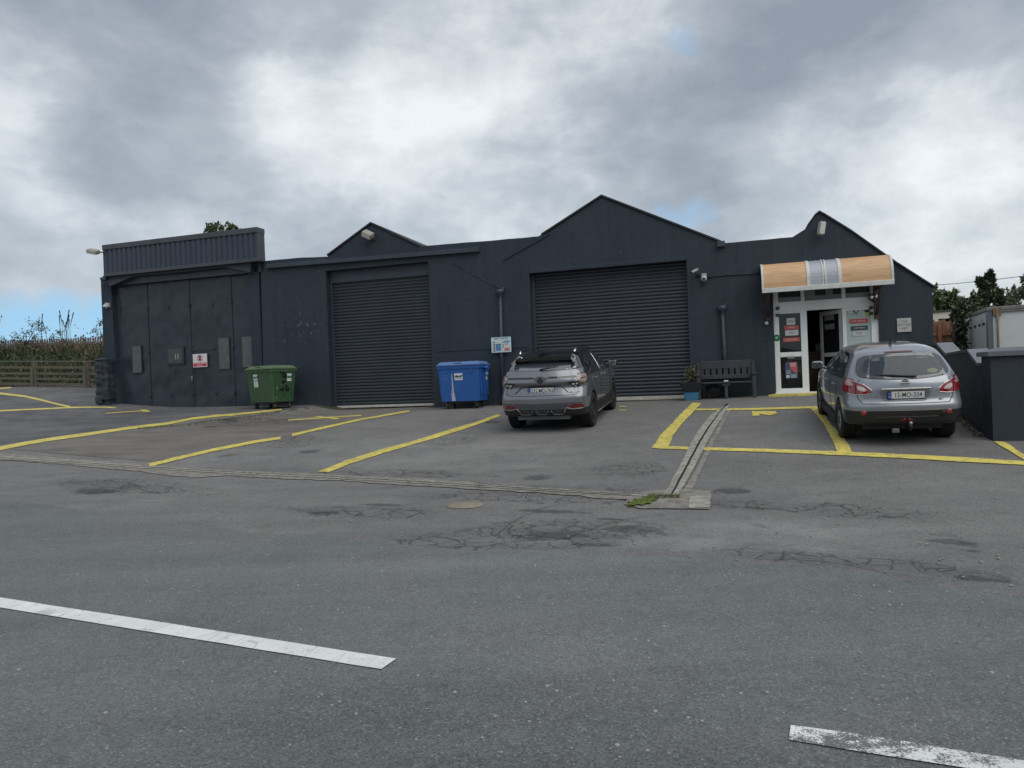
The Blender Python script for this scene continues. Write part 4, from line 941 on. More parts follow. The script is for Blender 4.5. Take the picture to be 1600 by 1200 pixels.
# ---- open cracks across the tarmac and the drain surround
def cracks():
    rr = random.Random(12); mb = MB()
    def walk(pts, w_, amp, depth=0):
        P_ = [Vector(G(a, b_).xy) for a, b_ in pts]; q = []
        for a, b_ in zip(P_, P_[1:]):
            n = max(2, int((b_-a).length/.05))
            for k in range(n): q.append(a.lerp(b_, k/n))
        q.append(P_[-1]); out_ = []; off = Vector((0, 0))
        for i, v in enumerate(q):
            t_ = i/len(q); off = off*.82+Vector((rr.gauss(0, amp), rr.gauss(0, amp))); out_.append(v+off*min(1, i/4)*min(1, (len(q)-i)/4))
        ribbon(out_, w_)
        if depth < 2:
            for k in range(int(len(out_)*.05)):
                i = rr.randrange(len(out_)); a_ = rr.uniform(0, 6.28); L = rr.uniform(.12, .5); v = out_[i]; br = [v]; 
                for _ in range(int(L/.05)): a_ += rr.gauss(0, .28); v = v+Vector((cos(a_), sin(a_)))*.05; br.append(v)
                ribbon(br, w_*.55)
    def ribbon(o, w_):
        if len(o) < 3: return
        vs = []
        for i, v in enumerate(o):
            d = (o[min(i+1, len(o)-1)]-o[max(i-1, 0)]); d = d.normalized() if d.length > 1e-6 else Vector((1, 0)); nn = Vector((-d.y, d.x))
            ww = w_*(.12+.65*max(0, mnoise.noise(Vector((v.x*5, v.y*5, 5)))+.25))*min(1, (i+.3)/3, (len(o)-i)/3)
            for s_ in (-1, 1): c = v+nn*ww*s_; vs.append((c.x, c.y, H(c.x, c.y)+.0205))
        mb.add(vs, [(2*i, 2*i+2, 2*i+3, 2*i+1) for i in range(len(o)-1)])
    for pts, w_, amp in [
        ([(690, 834), (750, 828), (800, 815), (850, 795), (900, 786)], .012, .012), ([(780, 852), (840, 845), (880, 836), (930, 826), (985, 812), (1040, 806)], .014, .014), ([(760, 822), (790, 845), (770, 856)], .008, .01),
        ([(820, 835), (870, 842), (930, 850), (975, 852)], .012, .014), ([(905, 838), (960, 842), (1020, 832), (1045, 838)], .013, .014), ([(980, 815), (1030, 822), (1055, 832)], .010, .012), ([(865, 832), (905, 822), (950, 840), (990, 828)], .010, .014),
        ([(1145, 868), (1180, 854), (1230, 858), (1262, 872)], .009, .012), ([(1150, 870), (1200, 873), (1260, 876), (1320, 882), (1370, 893), (1440, 905)], .010, .012), ([(1160, 862), (1200, 866), (1250, 868)], .007, .012), ([(1440, 905), (1490, 900), (1540, 896), (1600, 920)], .012, .012),
        ([(1155, 812), (1180, 822), (1212, 828)], .012, .01), ([(1450, 838), (1480, 836), (1510, 846), (1535, 862)], .012, .01), ([(700, 752), (760, 758), (870, 762), (950, 764), (1010, 766)], .016, .012), ([(800, 738), (860, 730), (895, 728)], .010, .012), ([(745, 742), (790, 738), (840, 746)], .007, .012),
        ([(900, 764), (925, 758), (960, 763)], .008, .01), ([(470, 803), (520, 800), (555, 806)], .014, .014), ([(480, 800), (430, 790), (400, 796)], .009, .014), ([(90, 755), (160, 752), (230, 760)], .014, .02), ([(130, 770), (190, 764)], .012, .02), ([(1085, 775), (1092, 786), (1088, 796)], .005, .004), ([(1078, 784), (1095, 783), (1110, 786)], .005, .004), ([(1120, 766), (1150, 763), (1170, 768)], .016, .012),
        ([(390, 702), (440, 700)], .014, .01), ([(330, 660), (360, 663), (375, 668)], .012, .01), ([(300, 700), (345, 697)], .012, .012), ([(560, 770), (640, 778), (700, 782)], .006, .02), ([(1340, 770), (1400, 778), (1440, 776)], .004, .02)]:
        walk(pts, w_, amp)
    o = mb.build('tarmac_cracks', mat('open_crack_grit', (.050, .050, .048), .95, var=.5, vscale=30), fixn=False); struct(o)
cracks()
# ================================================================== SITE OBJECTS
def gthing(name, label, cat, p, rz=0., group=None): return thing(name, label, cat, p, rz, group)
# ---- wheeled bins
def frust(mb, z0, z1, w0, d0, w1, d1, c=.06, n=4, mi=0):      # tapered rounded box
    def ringp(w_, d_, z):
        o = []
        for sx, sy, a0 in ((1, -1, -pi/2), (1, 1, 0), (-1, 1, pi/2), (-1, -1, pi)):
            for k in range(n+1):
                a_ = a0+pi/2*k/n; o.append((sx*(w_/2-c)+c*cos(a_), sy*(d_/2-c)+c*sin(a_), z))
        return o
    a = ringp(w0, d0, z0); b_ = ringp(w1, d1, z1); m_ = len(a)
    mb.add(a+b_, [(i, (i+1) % m_, m_+(i+1) % m_, m_+i) for i in range(m_)], False, mi)
    mb.add(a, [tuple(range(m_-1, -1, -1))], mi=mi); mb.add(b_, [tuple(range(m_))], mi=mi)
def make_bin(label, col, lidcol, p, rz, scratch=False, bigsticker=True, cart='bins'):
    R_ = gthing('wheeled_bin', label, 'bin', p, rz, 'wheeled waste bins by the wall'); R_.scale = (.93, .95, .97)
    mc = mat('bin_plastic_'+cart, col, .42, var=.12, vscale=3, dirt=.3, dirtcol=tuple(c*.5+.02 for c in col), dscale=3); ml = mat('bin_lid_plastic_'+cart, lidcol, .45, var=.1, vscale=4, dirt=.25, dirtcol=(.15, .15, .15))
    mb = MB(); frust(mb, .22, 1.20, 1.22, .80, 1.34, .98); frust(mb, 1.16, 1.25, 1.38, 1.02, 1.38, 1.04, .05)
    for s in (-1, 1):
        mb.bbox((s*.40-.03, -.5, 1.02), (s*.40+.03, -.44, 1.2), .01)
        for yy in (-.3, 0, .3): mb.bbox((s*.655-.02, yy-.015, .4), (s*.655+.02, yy+.015, 1.16), .006, M=Matrix.Translation((0, 0, 0)))
    fbod = mb.build('bin_body', mc, R_)
    mb = MB(); frust(mb, 1.255, 1.285, 1.40, 1.08, 1.40, 1.08, .05); frust(mb, 1.285, 1.36, 1.36, 1.04, 1.24, .84, .06)
    mb.bbox((-.16, -.47, 1.30), (.16, -.42, 1.335), .01)
    for k in range(6): mb.bbox((-.5+k*.2-.02, -.36, 1.355), (-.5+k*.2+.02, .36, 1.372), .006)
    ld = mb.build('bin_lid', ml, R_)
    mb = MB(); mb.bbox((-.12, -.49, 1.305), (.12, -.465, 1.33), .004); mb.build('lid_handle', M_black, ld)
    for s in (-1, 1):
        mb = MB(); mb.tube([(s*.70, -.12, 1.17), (s*.78, -.12, 1.17)], .035, 12); mb.tube([(s*.70, .0, 1.17), (s*.80, .0, 1.17)], .05, 12); mb.build('trunnion', mc, R_)
    mb = MB(); mb.box((-.5, -.30, .17), (.5, .30, .23)); mb.build('underframe', M_black, R_)
    for sx, sy in ((-1, -1), (1, -1), (-1, 1), (1, 1)):
        x = sx*.47; y = sy*.27
        mb = MB(); mb.lathe([(0, -.025), (.075, -.025), (.10, -.02), (.10, .02), (.075, .025), (0, .025)], (x+.02, y, .10), (cos(.5*sx), sin(.5), 0), 18)
        wo = mb.build('wheel', M_rub, R_)
        mb = MB(); mb.box((x-.04, y-.05, .2), (x+.06, y+.05, .225)); d = Vector((cos(.5*sx), sin(.5), 0))*.04
        for q in (1, -1): mb.tube([(x+.02+d.x*q, y+d.y*q, .10), (x+d.x*q, y+d.y*q, .21)], .014, 6)
        mb.lathe([(0, -.045), (.035, -.04), (.035, .04), (0, .045)], (x+.02, y, .10), (cos(.5*sx), sin(.5), 0), 10)
        mb.build('caster_fork', mat('rusty_steel', (.22, .15, .10), .6, metal=.3, var=.4, vscale=20), wo)
    tilt = math.atan2(.12-.0, .98)
    def stick(cx, cz, w_, h_, side='f', two=False, name='sticker'):
        if side == 'f': Mx = Matrix.Translation((cx, -(.40+(cz-.22)*.092)-.006, cz)) @ Matrix.Rotation(radians(5.25), 4, 'X') 
        else: Mx = Matrix.Translation(((.61+(cz-.22)*.0612)+.006, cx, cz)) @ Matrix.Rotation(radians(90), 4, 'Z') @ Matrix.Rotation(radians(3.5), 4, 'X')
        mb = MB()
        if two: mb.box((-w_/2, -.002, .01), (w_/2, 0, h_/2), M=Mx); mb.box((-w_/2, -.002, -h_/2), (w_/2, 0, -.01), M=Mx)
        else: mb.box((-w_/2, -.002, -h_/2), (w_/2, 0, h_/2), M=Mx)
        zc = h_*.25 if two else 0
        rnd = random.Random(4)
        for k in range(9):
            x = -w_*.4+rnd.random()*w_*.8; z = zc+(rnd.random()-.3)*h_*(.1 if two else .22)
            mb.box((x-.03, -.0035, z-.014), (x+.05, -.002, z+.018), M=Mx, mi=1 if k % 3 else 2)
        textmesh(mb, 'RECYCLING' if side == 'f' else 'BIN', w_*.15, Mx @ Matrix.Translation((0, -.003, zc-h_*(.14 if two else .26))) @ Matrix.Rotation(pi/2, 4, 'X'), .0006, 2)
        if two:
            for k in range(4): mb.box((-w_*.4, -.0035, -h_*.42+k*.045), (w_*.38, -.002, -h_*.42+k*.045+.012), M=Mx, mi=3)
        mb.build(name, [mat('bin_sticker', (.62, .65, .65), .5, var=.03), mat('leaf_green', (.03, .20, .14), .5), mat('dark_navy', (.02, .04, .08), .5), mat('pale_grey_print', (.35, .36, .37), .6)], fbod)
    return R_, fbod, stick
pb = G(424, 634.5); pb = loc2w(-15.16, -.85); pb.z = H(pb.x, pb.y)
R_, bod, stick = make_bin('dark green four wheeled waste bin beside the folding metal doors', (.038, .088, .038), (.10, .165, .085), pb, -TH+radians(-18), cart='green')
stick(-.18, .90, .22, .40, two=True); stick(.22, .98, .19, .24, side='r')
mb = MB()
for c_ in [(.665, -.02, .86), (.66, .06, .70), (.67, -.10, .64), (.68, .02, 1.03), (.66, .12, .62)]:
    mb.ball(c_, .07, 9, 6, (.35, 1.2, .8))
mb.build('black_smear', mat('black_goo', (.008, .008, .008), .5), bod)
mb = MB(); mb.tube([(.64, -.24, .68), (.635, -.29, .55), (.62, -.27, .40), (.60, -.28, .27)], .012, 6); mb.build('pale_cord', mat('pale_cord', (.35, .38, .33), .8), bod)
pb = loc2w(-8.84, -.72); pb.z = H(pb.x, pb.y)
R_, bod, stick = make_bin('blue four wheeled waste bin with white paint streak beside the safety notice', (.018, .10, .35), (.10, .19, .42), pb, -TH+radians(1), cart='blue')
stick(.0, .93, .26, .20); stick(.25, .93, .2, .22, side='r')
mb = MB(); Mx = Matrix.Translation((-.20, -(.40+(.66-.22)*.092)-.005, .66)) @ Matrix.Rotation(radians(5.25), 4, 'X')
for (x, z0_, z1_, w0_, w1_) in [(.0, -.43, .36, .07, .022), (-.045, -.43, -.1, .03, .012), (.05, -.43, -.2, .03, .008)]:
    mb.add([Mx @ Vector(v) for v in [(x-w0_/2, -.002, z0_), (x+w0_/2, -.002, z0_), (x+w1_/2-.01, -.002, z1_), (x-w1_/2-.01, -.002, z1_)]], [(0, 1, 2, 3)])
mb.build('paint_streak', paint_mat('white_spill', (.55, .56, .58), wear=.7, thr=.55, under=(.03, .12, .35), sc=20), bod)
mb = MB()
for r_ in range(3): textmesh(mb, '8 6 1', .05, Matrix.Translation((-.42, -.474+r_*.0055, .98-r_*.06)) @ Matrix.Rotation(pi/2+radians(5.25), 4, 'X') @ Matrix.Rotation(0, 4, 'Z'), .001)
mb.build('embossed_mark', mat('pale_blue_print', (.2, .3, .5), .5), bod)
# ---- bench
a = FP(1093, 625, .45); b_ = FP(1179, 625, .45); bw = b_[0]-a[0]; uc = (a[0]+b_[0])/2; zb = H(*loc2w(uc, -.5).xy)
ORGb = loc2w(uc, -.42, zb)
S = gthing('bench', 'dark grey wooden bench with slotted backrest against the wall by the drainpipe', 'bench', ORGb, -TH)
M_bench = mat('dark_painted_timber', (.040, .045, .052), .55, var=.25, vscale=8, bump=.25, bscale=40)
w2 = bw/2
for s in (-1, 1):
    mb = MB(); mb.bbox((s*w2-.045, -.30, 0), (s*w2+.045, -.22, .62), .01); mb.build('leg', M_bench, S)
    mb = MB(); mb.bbox((s*w2-.05, -.34, .60), (s*w2+.05, .24, .66), .012); mb.build('armrest', M_bench, S)
    mb = MB(); mb.bbox((s*w2-.045, .18, 0), (s*w2+.045, .26, .95), .01); mb.build('leg', M_bench, S)
    mb = MB(); mb.bbox((s*(w2-.05)-.04, -.25, .30), (s*(w2-.05)+.04, .2, .38), .01); mb.build('side_rail', M_bench, S)
mb = MB(); mb.bbox((-.04, -.28, 0), (.04, -.2, .40), .01); mb.bbox((-.09, -.29, .33), (.09, -.19, .40), .01); mb.build('leg', M_bench, S)
mb = MB()
for k in range(4): mb.bbox((-w2+.05, -.31+k*.125, .40), (w2-.05, -.31+k*.125+.11, .435), .008)
mb.build('seat', M_bench, S)
mb = MB(); mb.bbox((-w2+.05, .20, .78), (w2-.05, .25, .99), .01); mb.bbox((-w2+.05, .20, .51), (w2-.05, .25, .62), .01)
nsl = 8
for k in range(nsl+1):
    x = -w2+.07+(2*w2-.14)*k/nsl; hw = (2*w2-.14)/nsl/2-.022
    xa = max(-w2+.05, x-hw); xb = min(w2-.05, x+hw); mb.bbox((xa, .205, .60), (xb, .24, .80), .004)
mb.build('backrest', M_bench, S)
mb = MB(); mb.bbox((-.055, -.32, .437), (.055, -.25, .475), .012)
mb.v = [tuple(v) for v in mb.v]; o = mb.build('white_tin', mat('white_tin', (.7, .7, .68), .3)); o.matrix_world = Matrix.Translation(ORGb) @ Matrix.Rotation(-TH, 4, 'Z'); tag(o, 'small white tin standing on the front edge of the bench seat', 'tin')
mb = MB(); rr = random.Random(3); pts = []
for k in range(90):
    an = k*.55; r_ = .17+.05*sin(k*1.7); pts.append((-.30+r_*cos(an)*1.2, .05+.05*sin(k*.9), .19+r_*sin(an)*.9))
mb.tube(pts, .014, 6)
o = mb.build('hose_coil', M_black); o.matrix_world = Matrix.Translation(ORGb) @ Matrix.Rotation(-TH, 4, 'Z'); tag(o, 'black coil of hose lying in the shade under the bench', 'hose')
# ---- foliage
def leaf_mat(name, c1, c2, c3, rough=.6):
    m, t, b = newmat(name); g_ = t.n('ShaderNodeNewGeometry')
    c = t.ramp(g_.outputs['Random Per Island'], [(0, c1), (.55, c2), (1, c3)])
    lk(t.nt, c, b.inputs['Base Color']); b.inputs['Roughness'].default_value = rough
    b.inputs['Subsurface Weight'].default_value = 0; b.inputs['Transmission Weight'].default_value = 0
    return m
def leaves_mesh(pts, size, rnd, asp=.5, updir=.3):
    mb = MB()
    for p in pts:
        s = size*rnd.uniform(.6, 1.35); d = Vector((rnd.gauss(0, 1), rnd.gauss(0, 1), rnd.gauss(0, 1)+updir)).normalized(); n = d.orthogonal().normalized()
        n = Matrix.Rotation(rnd.uniform(0, 6.28), 3, d) @ n; x = d.cross(n)
        p = Vector(p); mb.add([p, p+d*s*.5+x*s*asp*.5, p+d*s, p+d*s*.5-x*s*asp*.5+n*s*.12], [(0, 1, 2, 3)])
    return mb
M_bark = mat('bark', (.07, .055, .04), .9, var=.3, vscale=8, bump=.5)
def tree(name, label, base, height, crown, nleaf, lsize, lm, seed=1, trunk_r=.12, limbs=9, asp=.5, group=None, dens=1., sub=5, topspread=.5, droop=0., cat='tree'):
    """crown: list of (dx,dy,z,rx,ry,rz) clumps relative to base"""
    rnd = random.Random(seed); S = gthing(name, label, cat, base, 0, group)
    mb = MB(); zt_ = max(c[2] for c in crown)
    tp = [(0, 0, -.2)]+[(rnd.uniform(-.1, .1)*k, rnd.uniform(-.1, .1)*k, zt_*k/5) for k in range(1, 6)]
    mb.tube(tp, [trunk_r*(1-.16*k) for k in range(6)], 8)
    tips = []
    for c in crown:
        c0 = Vector((c[0], c[1], c[2])); st = Vector(tp[min(4, max(1, int(5*(c[2]-c[5])/zt_)))])
        mid = st.lerp(c0, .55)+Vector((rnd.uniform(-.1, .1), 0, .15)); mb.tube([st, mid, c0], [trunk_r*.45, trunk_r*.3, trunk_r*.15], 6)
        for k in range(limbs):
            v = Vector((rnd.gauss(0, 1), rnd.gauss(0, 1), rnd.gauss(0, 1)+.4)).normalized(); L = rnd.uniform(.6, 1.08)
            e = c0+Vector((v.x*c[3], v.y*c[4], v.z*c[5]))*L
            mb.tube([c0, c0.lerp(e, .5)+Vector((0, 0, .06)), e], [trunk_r*.16, trunk_r*.1, trunk_r*.03], 5); tips.append((c0, e, c))
    mb.build('trunk', M_bark, S)
    pts = []
    per = max(1, nleaf//(len(tips)*sub))
    for c0, e, c in tips:
        for j in range(sub):
            q = c0.lerp(e, rnd.uniform(.25, 1.05)); sg = min(c[3], c[5])*.16
            q += Vector((rnd.gauss(0, 1), rnd.gauss(0, 1), rnd.gauss(0, 1)))*sg
            for k in range(per): pts.append(q+Vector((rnd.gauss(0, 1), rnd.gauss(0, 1), rnd.gauss(0, 1)))*sg*.62)
    leaves_mesh(pts, lsize, rnd, asp).build('crown', lm, S, fixn=False)
    return S
L_dark = leaf_mat('dark_evergreen_leaves', (.016, .030, .014), (.042, .062, .030), (.14, .17, .09))
L_mid = leaf_mat('mid_green_leaves', (.030, .050, .018), (.075, .105, .042), (.18, .21, .10))
L_pale = leaf_mat('grey_green_leaves', (.06, .075, .045), (.15, .16, .10), (.30, .30, .22))
L_twig = leaf_mat('sapling_leaves', (.02, .035, .015), (.045, .07, .03), (.09, .11, .06))
L_brown = leaf_mat('browning_leaves', (.05, .045, .02), (.10, .085, .045), (.20, .17, .11))
def at(px, py, Y):            # world point on a line of sight at distance Y
    d = ray(px, py); return CAM+d*(Y/d.y)
def gbase(px, Y): p = at(px, 600, Y); return Vector((p.x, p.y, H(max(-60, min(40, p.x)), min(60, p.y))))
def crown_px(base, lst, Y):     # lst of (px,py,rpx,rzpx)
    o = []
    for (x, y, r_, rz_) in lst:
        p = at(x, y, Y); o.append((p.x-base.x, 0, p.z-base.z, r_/F_PX*Y, r_/F_PX*Y*.8, rz_/F_PX*Y))
    return o
b0 = gbase(343, 34); tree('tree', 'small leafy tree top showing above the corrugated fascia', b0, 8, crown_px(b0, [(343, 360, 24, 16), (330, 364, 14, 9), (360, 360, 14, 9)], 34), 330, .22, L_mid, 3, .06, 7, group='trees behind the buildings')
b0 = gbase(1480, 52); tree('tree', 'broad green tree beyond the white garage next to the right building corner', b0, 8, crown_px(b0, [(1466, 475, 17, 22), (1486, 480, 20, 24), (1500, 487, 22, 26), (1458, 498, 14, 30), (1480, 500, 24, 22), (1500, 504, 20, 18)], 52), 7000, .42, L_mid, 4, .2, 16, group='trees behind the buildings')
b0 = gbase(1545, 33); tree('tree', 'tall dark evergreen tree rising behind the white box container', b0, 8, crown_px(b0, [(1543, 470, 20, 26), (1549, 436, 3, 17), (1541, 440, 3, 12), (1531, 442, 3, 14), (1536, 455, 6, 14), (1548, 456, 7, 14), (1524, 472, 8, 18), (1558, 464, 7, 18), (1564, 476, 9, 16), (1535, 488, 24, 16), (1518, 482, 5, 16)], 33), 8000, .17, L_dark, 5, .16, 14, group='trees behind the buildings')
b0 = gbase(1588, 36); tree('tree', 'paler thin leaved tree at the right edge behind the container', b0, 8, crown_px(b0, [(1584, 466, 6, 20), (1577, 472, 7, 14), (1596, 462, 6, 16), (1602, 446, 7, 18), (1588, 482, 16, 10), (1620, 470, 16, 30)], 36), 2600, .17, L_pale, 6, .14, 14, group='trees behind the buildings')
b0 = gbase(1500, 26.5); tree('ivy_column', 'ivy covered dark green column between the orange fence and the white container', b0, 5, crown_px(b0, [(1497, 505, 10, 16), (1500, 525, 11, 18), (1496, 545, 13, 16), (1503, 488, 12, 14), (1512, 480, 12, 10), (1492, 492, 6, 10), (1502, 560, 13, 16)], 26.5), 6500, .13, L_dark, 8, .1, 14, cat='ivy')
b0 = gbase(50, 37.5); tree('sapling', 'sparse upright sapling rising over the picket fence on the left bank', b0, 4, crown_px(b0, [(50, 512, 18, 16), (38, 522, 14, 14), (60, 508, 8, 13), (68, 515, 12, 10), (28, 528, 10, 10), (52, 530, 22, 12)], 37.5), 420, .10, L_twig, 9, .045, 9, group='saplings on the left bank', sub=6)
b0 = gbase(157, 37.5); tree('sapling', 'thin sapling close to the annex corner over the picket fence', b0, 4, crown_px(b0, [(156, 510, 7, 16), (150, 520, 9, 12), (160, 525, 8, 12)], 37.5), 170, .10, L_twig, 10, .04, 9, group='saplings on the left bank')
b0 = gbase(-6, 37); tree('sapling', 'sapling cut by the left edge of the view', b0, 4, crown_px(b0, [(-8, 505, 14, 28), (2, 535, 10, 14), (-14, 520, 14, 18)], 37), 260, .11, L_twig, 12, .05, 9, group='saplings on the left bank')
b0 = gbase(96, 37); tree('bush', 'low leafy bush in front of the picket fence', b0, 2, crown_px(b0, [(90, 520, 10, 6), (84, 528, 12, 8)], 37), 150, .11, L_twig, 14, .03, 8, group='saplings on the left bank', cat='bush')
# ---- left bank, scrub, fences
def bank():
    mb = MB(); vs = []; nx, ny = 60, 24
    for j in range(ny+1):
        for i in range(nx+1):
            u = -62+i*.75; v = -4.6-j*.45; p = loc2w(u, -v)
            z = H(p.x, p.y)-.05+1.5*sst((-v-5.0)/5.0)*.92+.16*mnoise.noise(Vector((u*.6, v*.8, 0)))*sst((-v-5.0)/2)
            vs.append((p.x, p.y, z))
    mb.add(vs, [(j*(nx+1)+i, j*(nx+1)+i+1, (j+1)*(nx+1)+i+1, (j+1)*(nx+1)+i) for j in range(ny) for i in range(nx)], True)
    o = mb.build('bank', M_earth); struct(o); return vs, nx, ny
BV, BNX, BNY = bank()
def bankpt(i, j, rnd):
    i0 = int(i); j0 = int(j); a = Vector(BV[j0*(BNX+1)+i0]); b_ = Vector(BV[j0*(BNX+1)+i0+1]); c = Vector(BV[(j0+1)*(BNX+1)+i0])
    return a+(b_-a)*(i-i0)+(c-a)*(j-j0)
rnd = random.Random(5)
def blades(n, jr, hr, w_, mats, name, lab, irange=(22, 59.9), clump=1.):
    mb = MB()
    for k in range(n):
        i = rnd.uniform(*irange); j = rnd.uniform(*jr)
        if mnoise.noise(Vector((i*.35, j*.4, 7))) < (rnd.random()-.75)*clump: continue
        p = bankpt(i, j, rnd); h = rnd.uniform(*hr); a_ = rnd.uniform(0, pi); dx = Vector((cos(a_), sin(a_), 0))*w_; ln = Vector((rnd.gauss(0, .18), rnd.gauss(0, .18), 1))*h
        mb.add([p-dx, p+dx, p+ln*.6+dx*.7+Vector((0, 0, 0)), p+ln+Vector((rnd.gauss(0, .1), 0, -.04))*h, p+ln*.6-dx*.7], [(0, 1, 2, 3, 4)])
    o = mb.build(name, mats, fixn=False); struct(o, 'stuff', lab); return o
blades(9000, (9, 16), (.25, .55), .018, leaf_mat('dry_grass', (.11, .075, .04), (.20, .14, .08), (.30, .23, .15)), 'tall_dry_grass', 'tall brown dry grass on the left bank below the picket fence')
blades(9000, (1.5, 12), (.3, .6), .03, leaf_mat('scrub_green', (.014, .024, .008), (.035, .05, .018), (.09, .10, .045)), 'scrub', 'dark green scrub and nettles on the left bank', clump=.6)
mb = MB(); pts = []
for k in range(420):
    i = rnd.uniform(22, 59.5); j = rnd.uniform(1.2, 12)
    p = bankpt(i, j, rnd); s_ = rnd.uniform(.15, .4)
    for q in range(26): pts.append(p+Vector((rnd.gauss(0, s_), rnd.gauss(0, s_), abs(rnd.gauss(0, s_))+.05)))
o = leaves_mesh(pts, .13, rnd).build('bramble', leaf_mat('bramble_leaves', (.012, .022, .008), (.035, .052, .018), (.10, .115, .055)), fixn=False); struct(o, 'stuff', 'dark bramble leaves covering the left bank')
mb = MB(); pts = []
for k in range(26):     # dry seed heads standing above the fence line
    i = rnd.choice([54, 55.3, 56, 56.8, 57.5, 48, 30, 32])+rnd.uniform(-.5, .5); p = bankpt(min(59, i), 16, rnd); h = rnd.uniform(1.5, 2.3)
    mb.tube([p, p+Vector((rnd.gauss(0, .05), 0, h*.6)), p+Vector((rnd.gauss(0, .12), 0, h))], [.012, .012, .03], 5)
o = mb.build('seed_heads', mat('dry_stalks', (.10, .08, .05), .9), fixn=False); struct(o, 'stuff', 'dry seed stalks standing above the picket fence')
mb = MB(); rr = random.Random(8)
for k in range(2600):
    i = rr.uniform(22, 59.9); j = rr.uniform(-.9, .6); p = bankpt(i, max(0, j), rr)
    d = Vector((rr.gauss(0, .05), rr.gauss(0, .05), .0)); p = p+Vector((0, -max(0, -j)*.45, .02+rr.random()*.03))
    s_ = rr.uniform(.03, .08); mb.add([p+Vector((s_, 0, 0)), p+Vector((0, s_, .02)), p+Vector((-s_, 0, 0)), p+Vector((0, -s_, .01))], [(0, 1, 2, 3)])
o = mb.build('leaf_litter', leaf_mat('litter', (.05, .03, .015), (.11, .07, .045), (.2, .15, .1)), fixn=False); struct(o, 'stuff', 'brown leaf litter along the foot of the rail fence')
# rail fence along the yard
fp0 = loc2w(-62, 4.35); fu = lambda u: (lambda p: Vector((p.x, p.y, H(p.x, p.y))))(loc2w(u, 4.3))
S = gthing('rail_fence', 'weathered four rail timber fence along the back of the left yard', 'fence', fu(-31.2))
M_oldw = mat('weathered_timber', (.115, .105, .075), .9, var=.4, vscale=6, bump=.5, bscale=30, dirt=.5, dirtcol=(.05, .055, .03), dscale=3)
upost = []
u_ = -31.15
cent = fu(-31.2)
def fpart(mb, name, m, parent=S):
    mb.v = [(v[0]-cent.x, v[1]-cent.y, v[2]-cent.z) for v in mb.v]; return mb.build(name, m, parent)
RZ = Matrix.Rotation(-TH, 4, 'Z')
us_ = [-31.15+3.0*k for k in range(-8, 4)]
for u_ in us_:
    p = fu(u_); mb = MB(); mb.bbox((-.09, -.07, -.3), (.09, .07, 1.12), .01, M=Matrix.Translation(p) @ RZ); mb.bbox((-.12, -.17, -.3), (-.0, -.08, .9), .01, M=Matrix.Translation(p) @ RZ); fpart(mb, 'post', M_oldw)
for u0_, u1_ in zip(us_, us_[1:]):
    a = fu(u0_); b_ = fu(u1_)
    for z in (.12, .35, .60, .86):
        mb = MB(); d = b_-a; L = d.length; ag = math.atan2(d.y, d.x); pit = math.atan2(d.z, Vector((d.x, d.y)).length)
        Mx = Matrix.Translation(a+Vector((0, 0, z+rnd.uniform(-.015, .015)))) @ Matrix.Rotation(ag, 4, 'Z') @ Matrix.Rotation(-pit, 4, 'Y')
        mb.bbox((-.02, -.02, -.05), (L+.02, .02, .055), .006, M=Mx); fpart(mb, 'rail', M_oldw)
mb = MB(); mb.tube([fu(u_)+Vector((0, 0, 1.14)) for u_ in us_], .012, 5); fpart(mb, 'wire', M_steel)
# picket fence on top of the bank
M_pick = mat('silvered_picket', (.17, .135, .115), .9, var=.35, vscale=5, bump=.3)
S2 = gthing('picket_fence', 'long silvery brown picket fence on top of the left bank', 'fence', loc2w(-36, 9.2, 3.5))
cent2 = loc2w(-36, 9.2, 3.5)
def topz(u): p = loc2w(u, 9.3); return H(p.x, p.y)+1.65
pzt = lambda u: 4.52+.0*(u)
mb = MB(); k = 0; u_ = -60.; rr = random.Random(2)
npk = 0; stuffmb = MB(); Pk = []
while u_ < -22.6:
    p = loc2w(u_, 9.3); pt = at(80, 530, p.y); ztop = at(60, 531, p.y).z+rr.uniform(-.03, .03)
    Pk.append((p, ztop)); u_ += .165
vis = [q for q in Pk if -60 < proj(q[0]+Vector((0, 0, 4.5)))[0] < 175]
vis_set = vis[-100:]
for (p, zt_) in Pk:
    m_ = MB() if (p, zt_) in vis_set else stuffmb
    m_.bbox((-.045, -.012, -.2), (.045, .012, 0), .004, M=Matrix.Translation((p.x, p.y, zt_)) @ RZ) if False else m_.box((-.05, -.012, -1.6), (.05, .012, 0), M=Matrix.Translation((p.x, p.y, zt_)) @ RZ)
    m_.add([(Matrix.Translation((p.x, p.y, zt_)) @ RZ) @ Vector(v) for v in [(-.05, -.012, 0), (.05, -.012, 0), (0, -.012, .05), (-.05, .012, 0), (.05, .012, 0), (0, .012, .05)]], [(0, 1, 2), (5, 4, 3), (0, 2, 5, 3), (1, 4, 5, 2)])
    if m_ is not stuffmb:
        m_.v = [(v[0]-cent2.x, v[1]-cent2.y, v[2]-cent2.z) for v in m_.v]; m_.build('picket', M_pick, S2)
stuffmb.v = [(v[0]-cent2.x, v[1]-cent2.y, v[2]-cent2.z) for v in stuffmb.v]
o = stuffmb.build('pickets', M_pick, S2); o['kind'] = 'stuff'
for dz in (-.3, -1.2):
    mb = MB(); mb.tube([(lambda q: Vector((q.x, q.y, at(60, 531, q.y).z+dz)))(loc2w(u_, 9.34)) for u_ in (-60, -45, -30, -22.6)], .04, 6); mb.v = [(v[0]-cent2.x, v[1]-cent2.y, v[2]-cent2.z) for v in mb.v]; mb.build('rail', M_pick, S2)
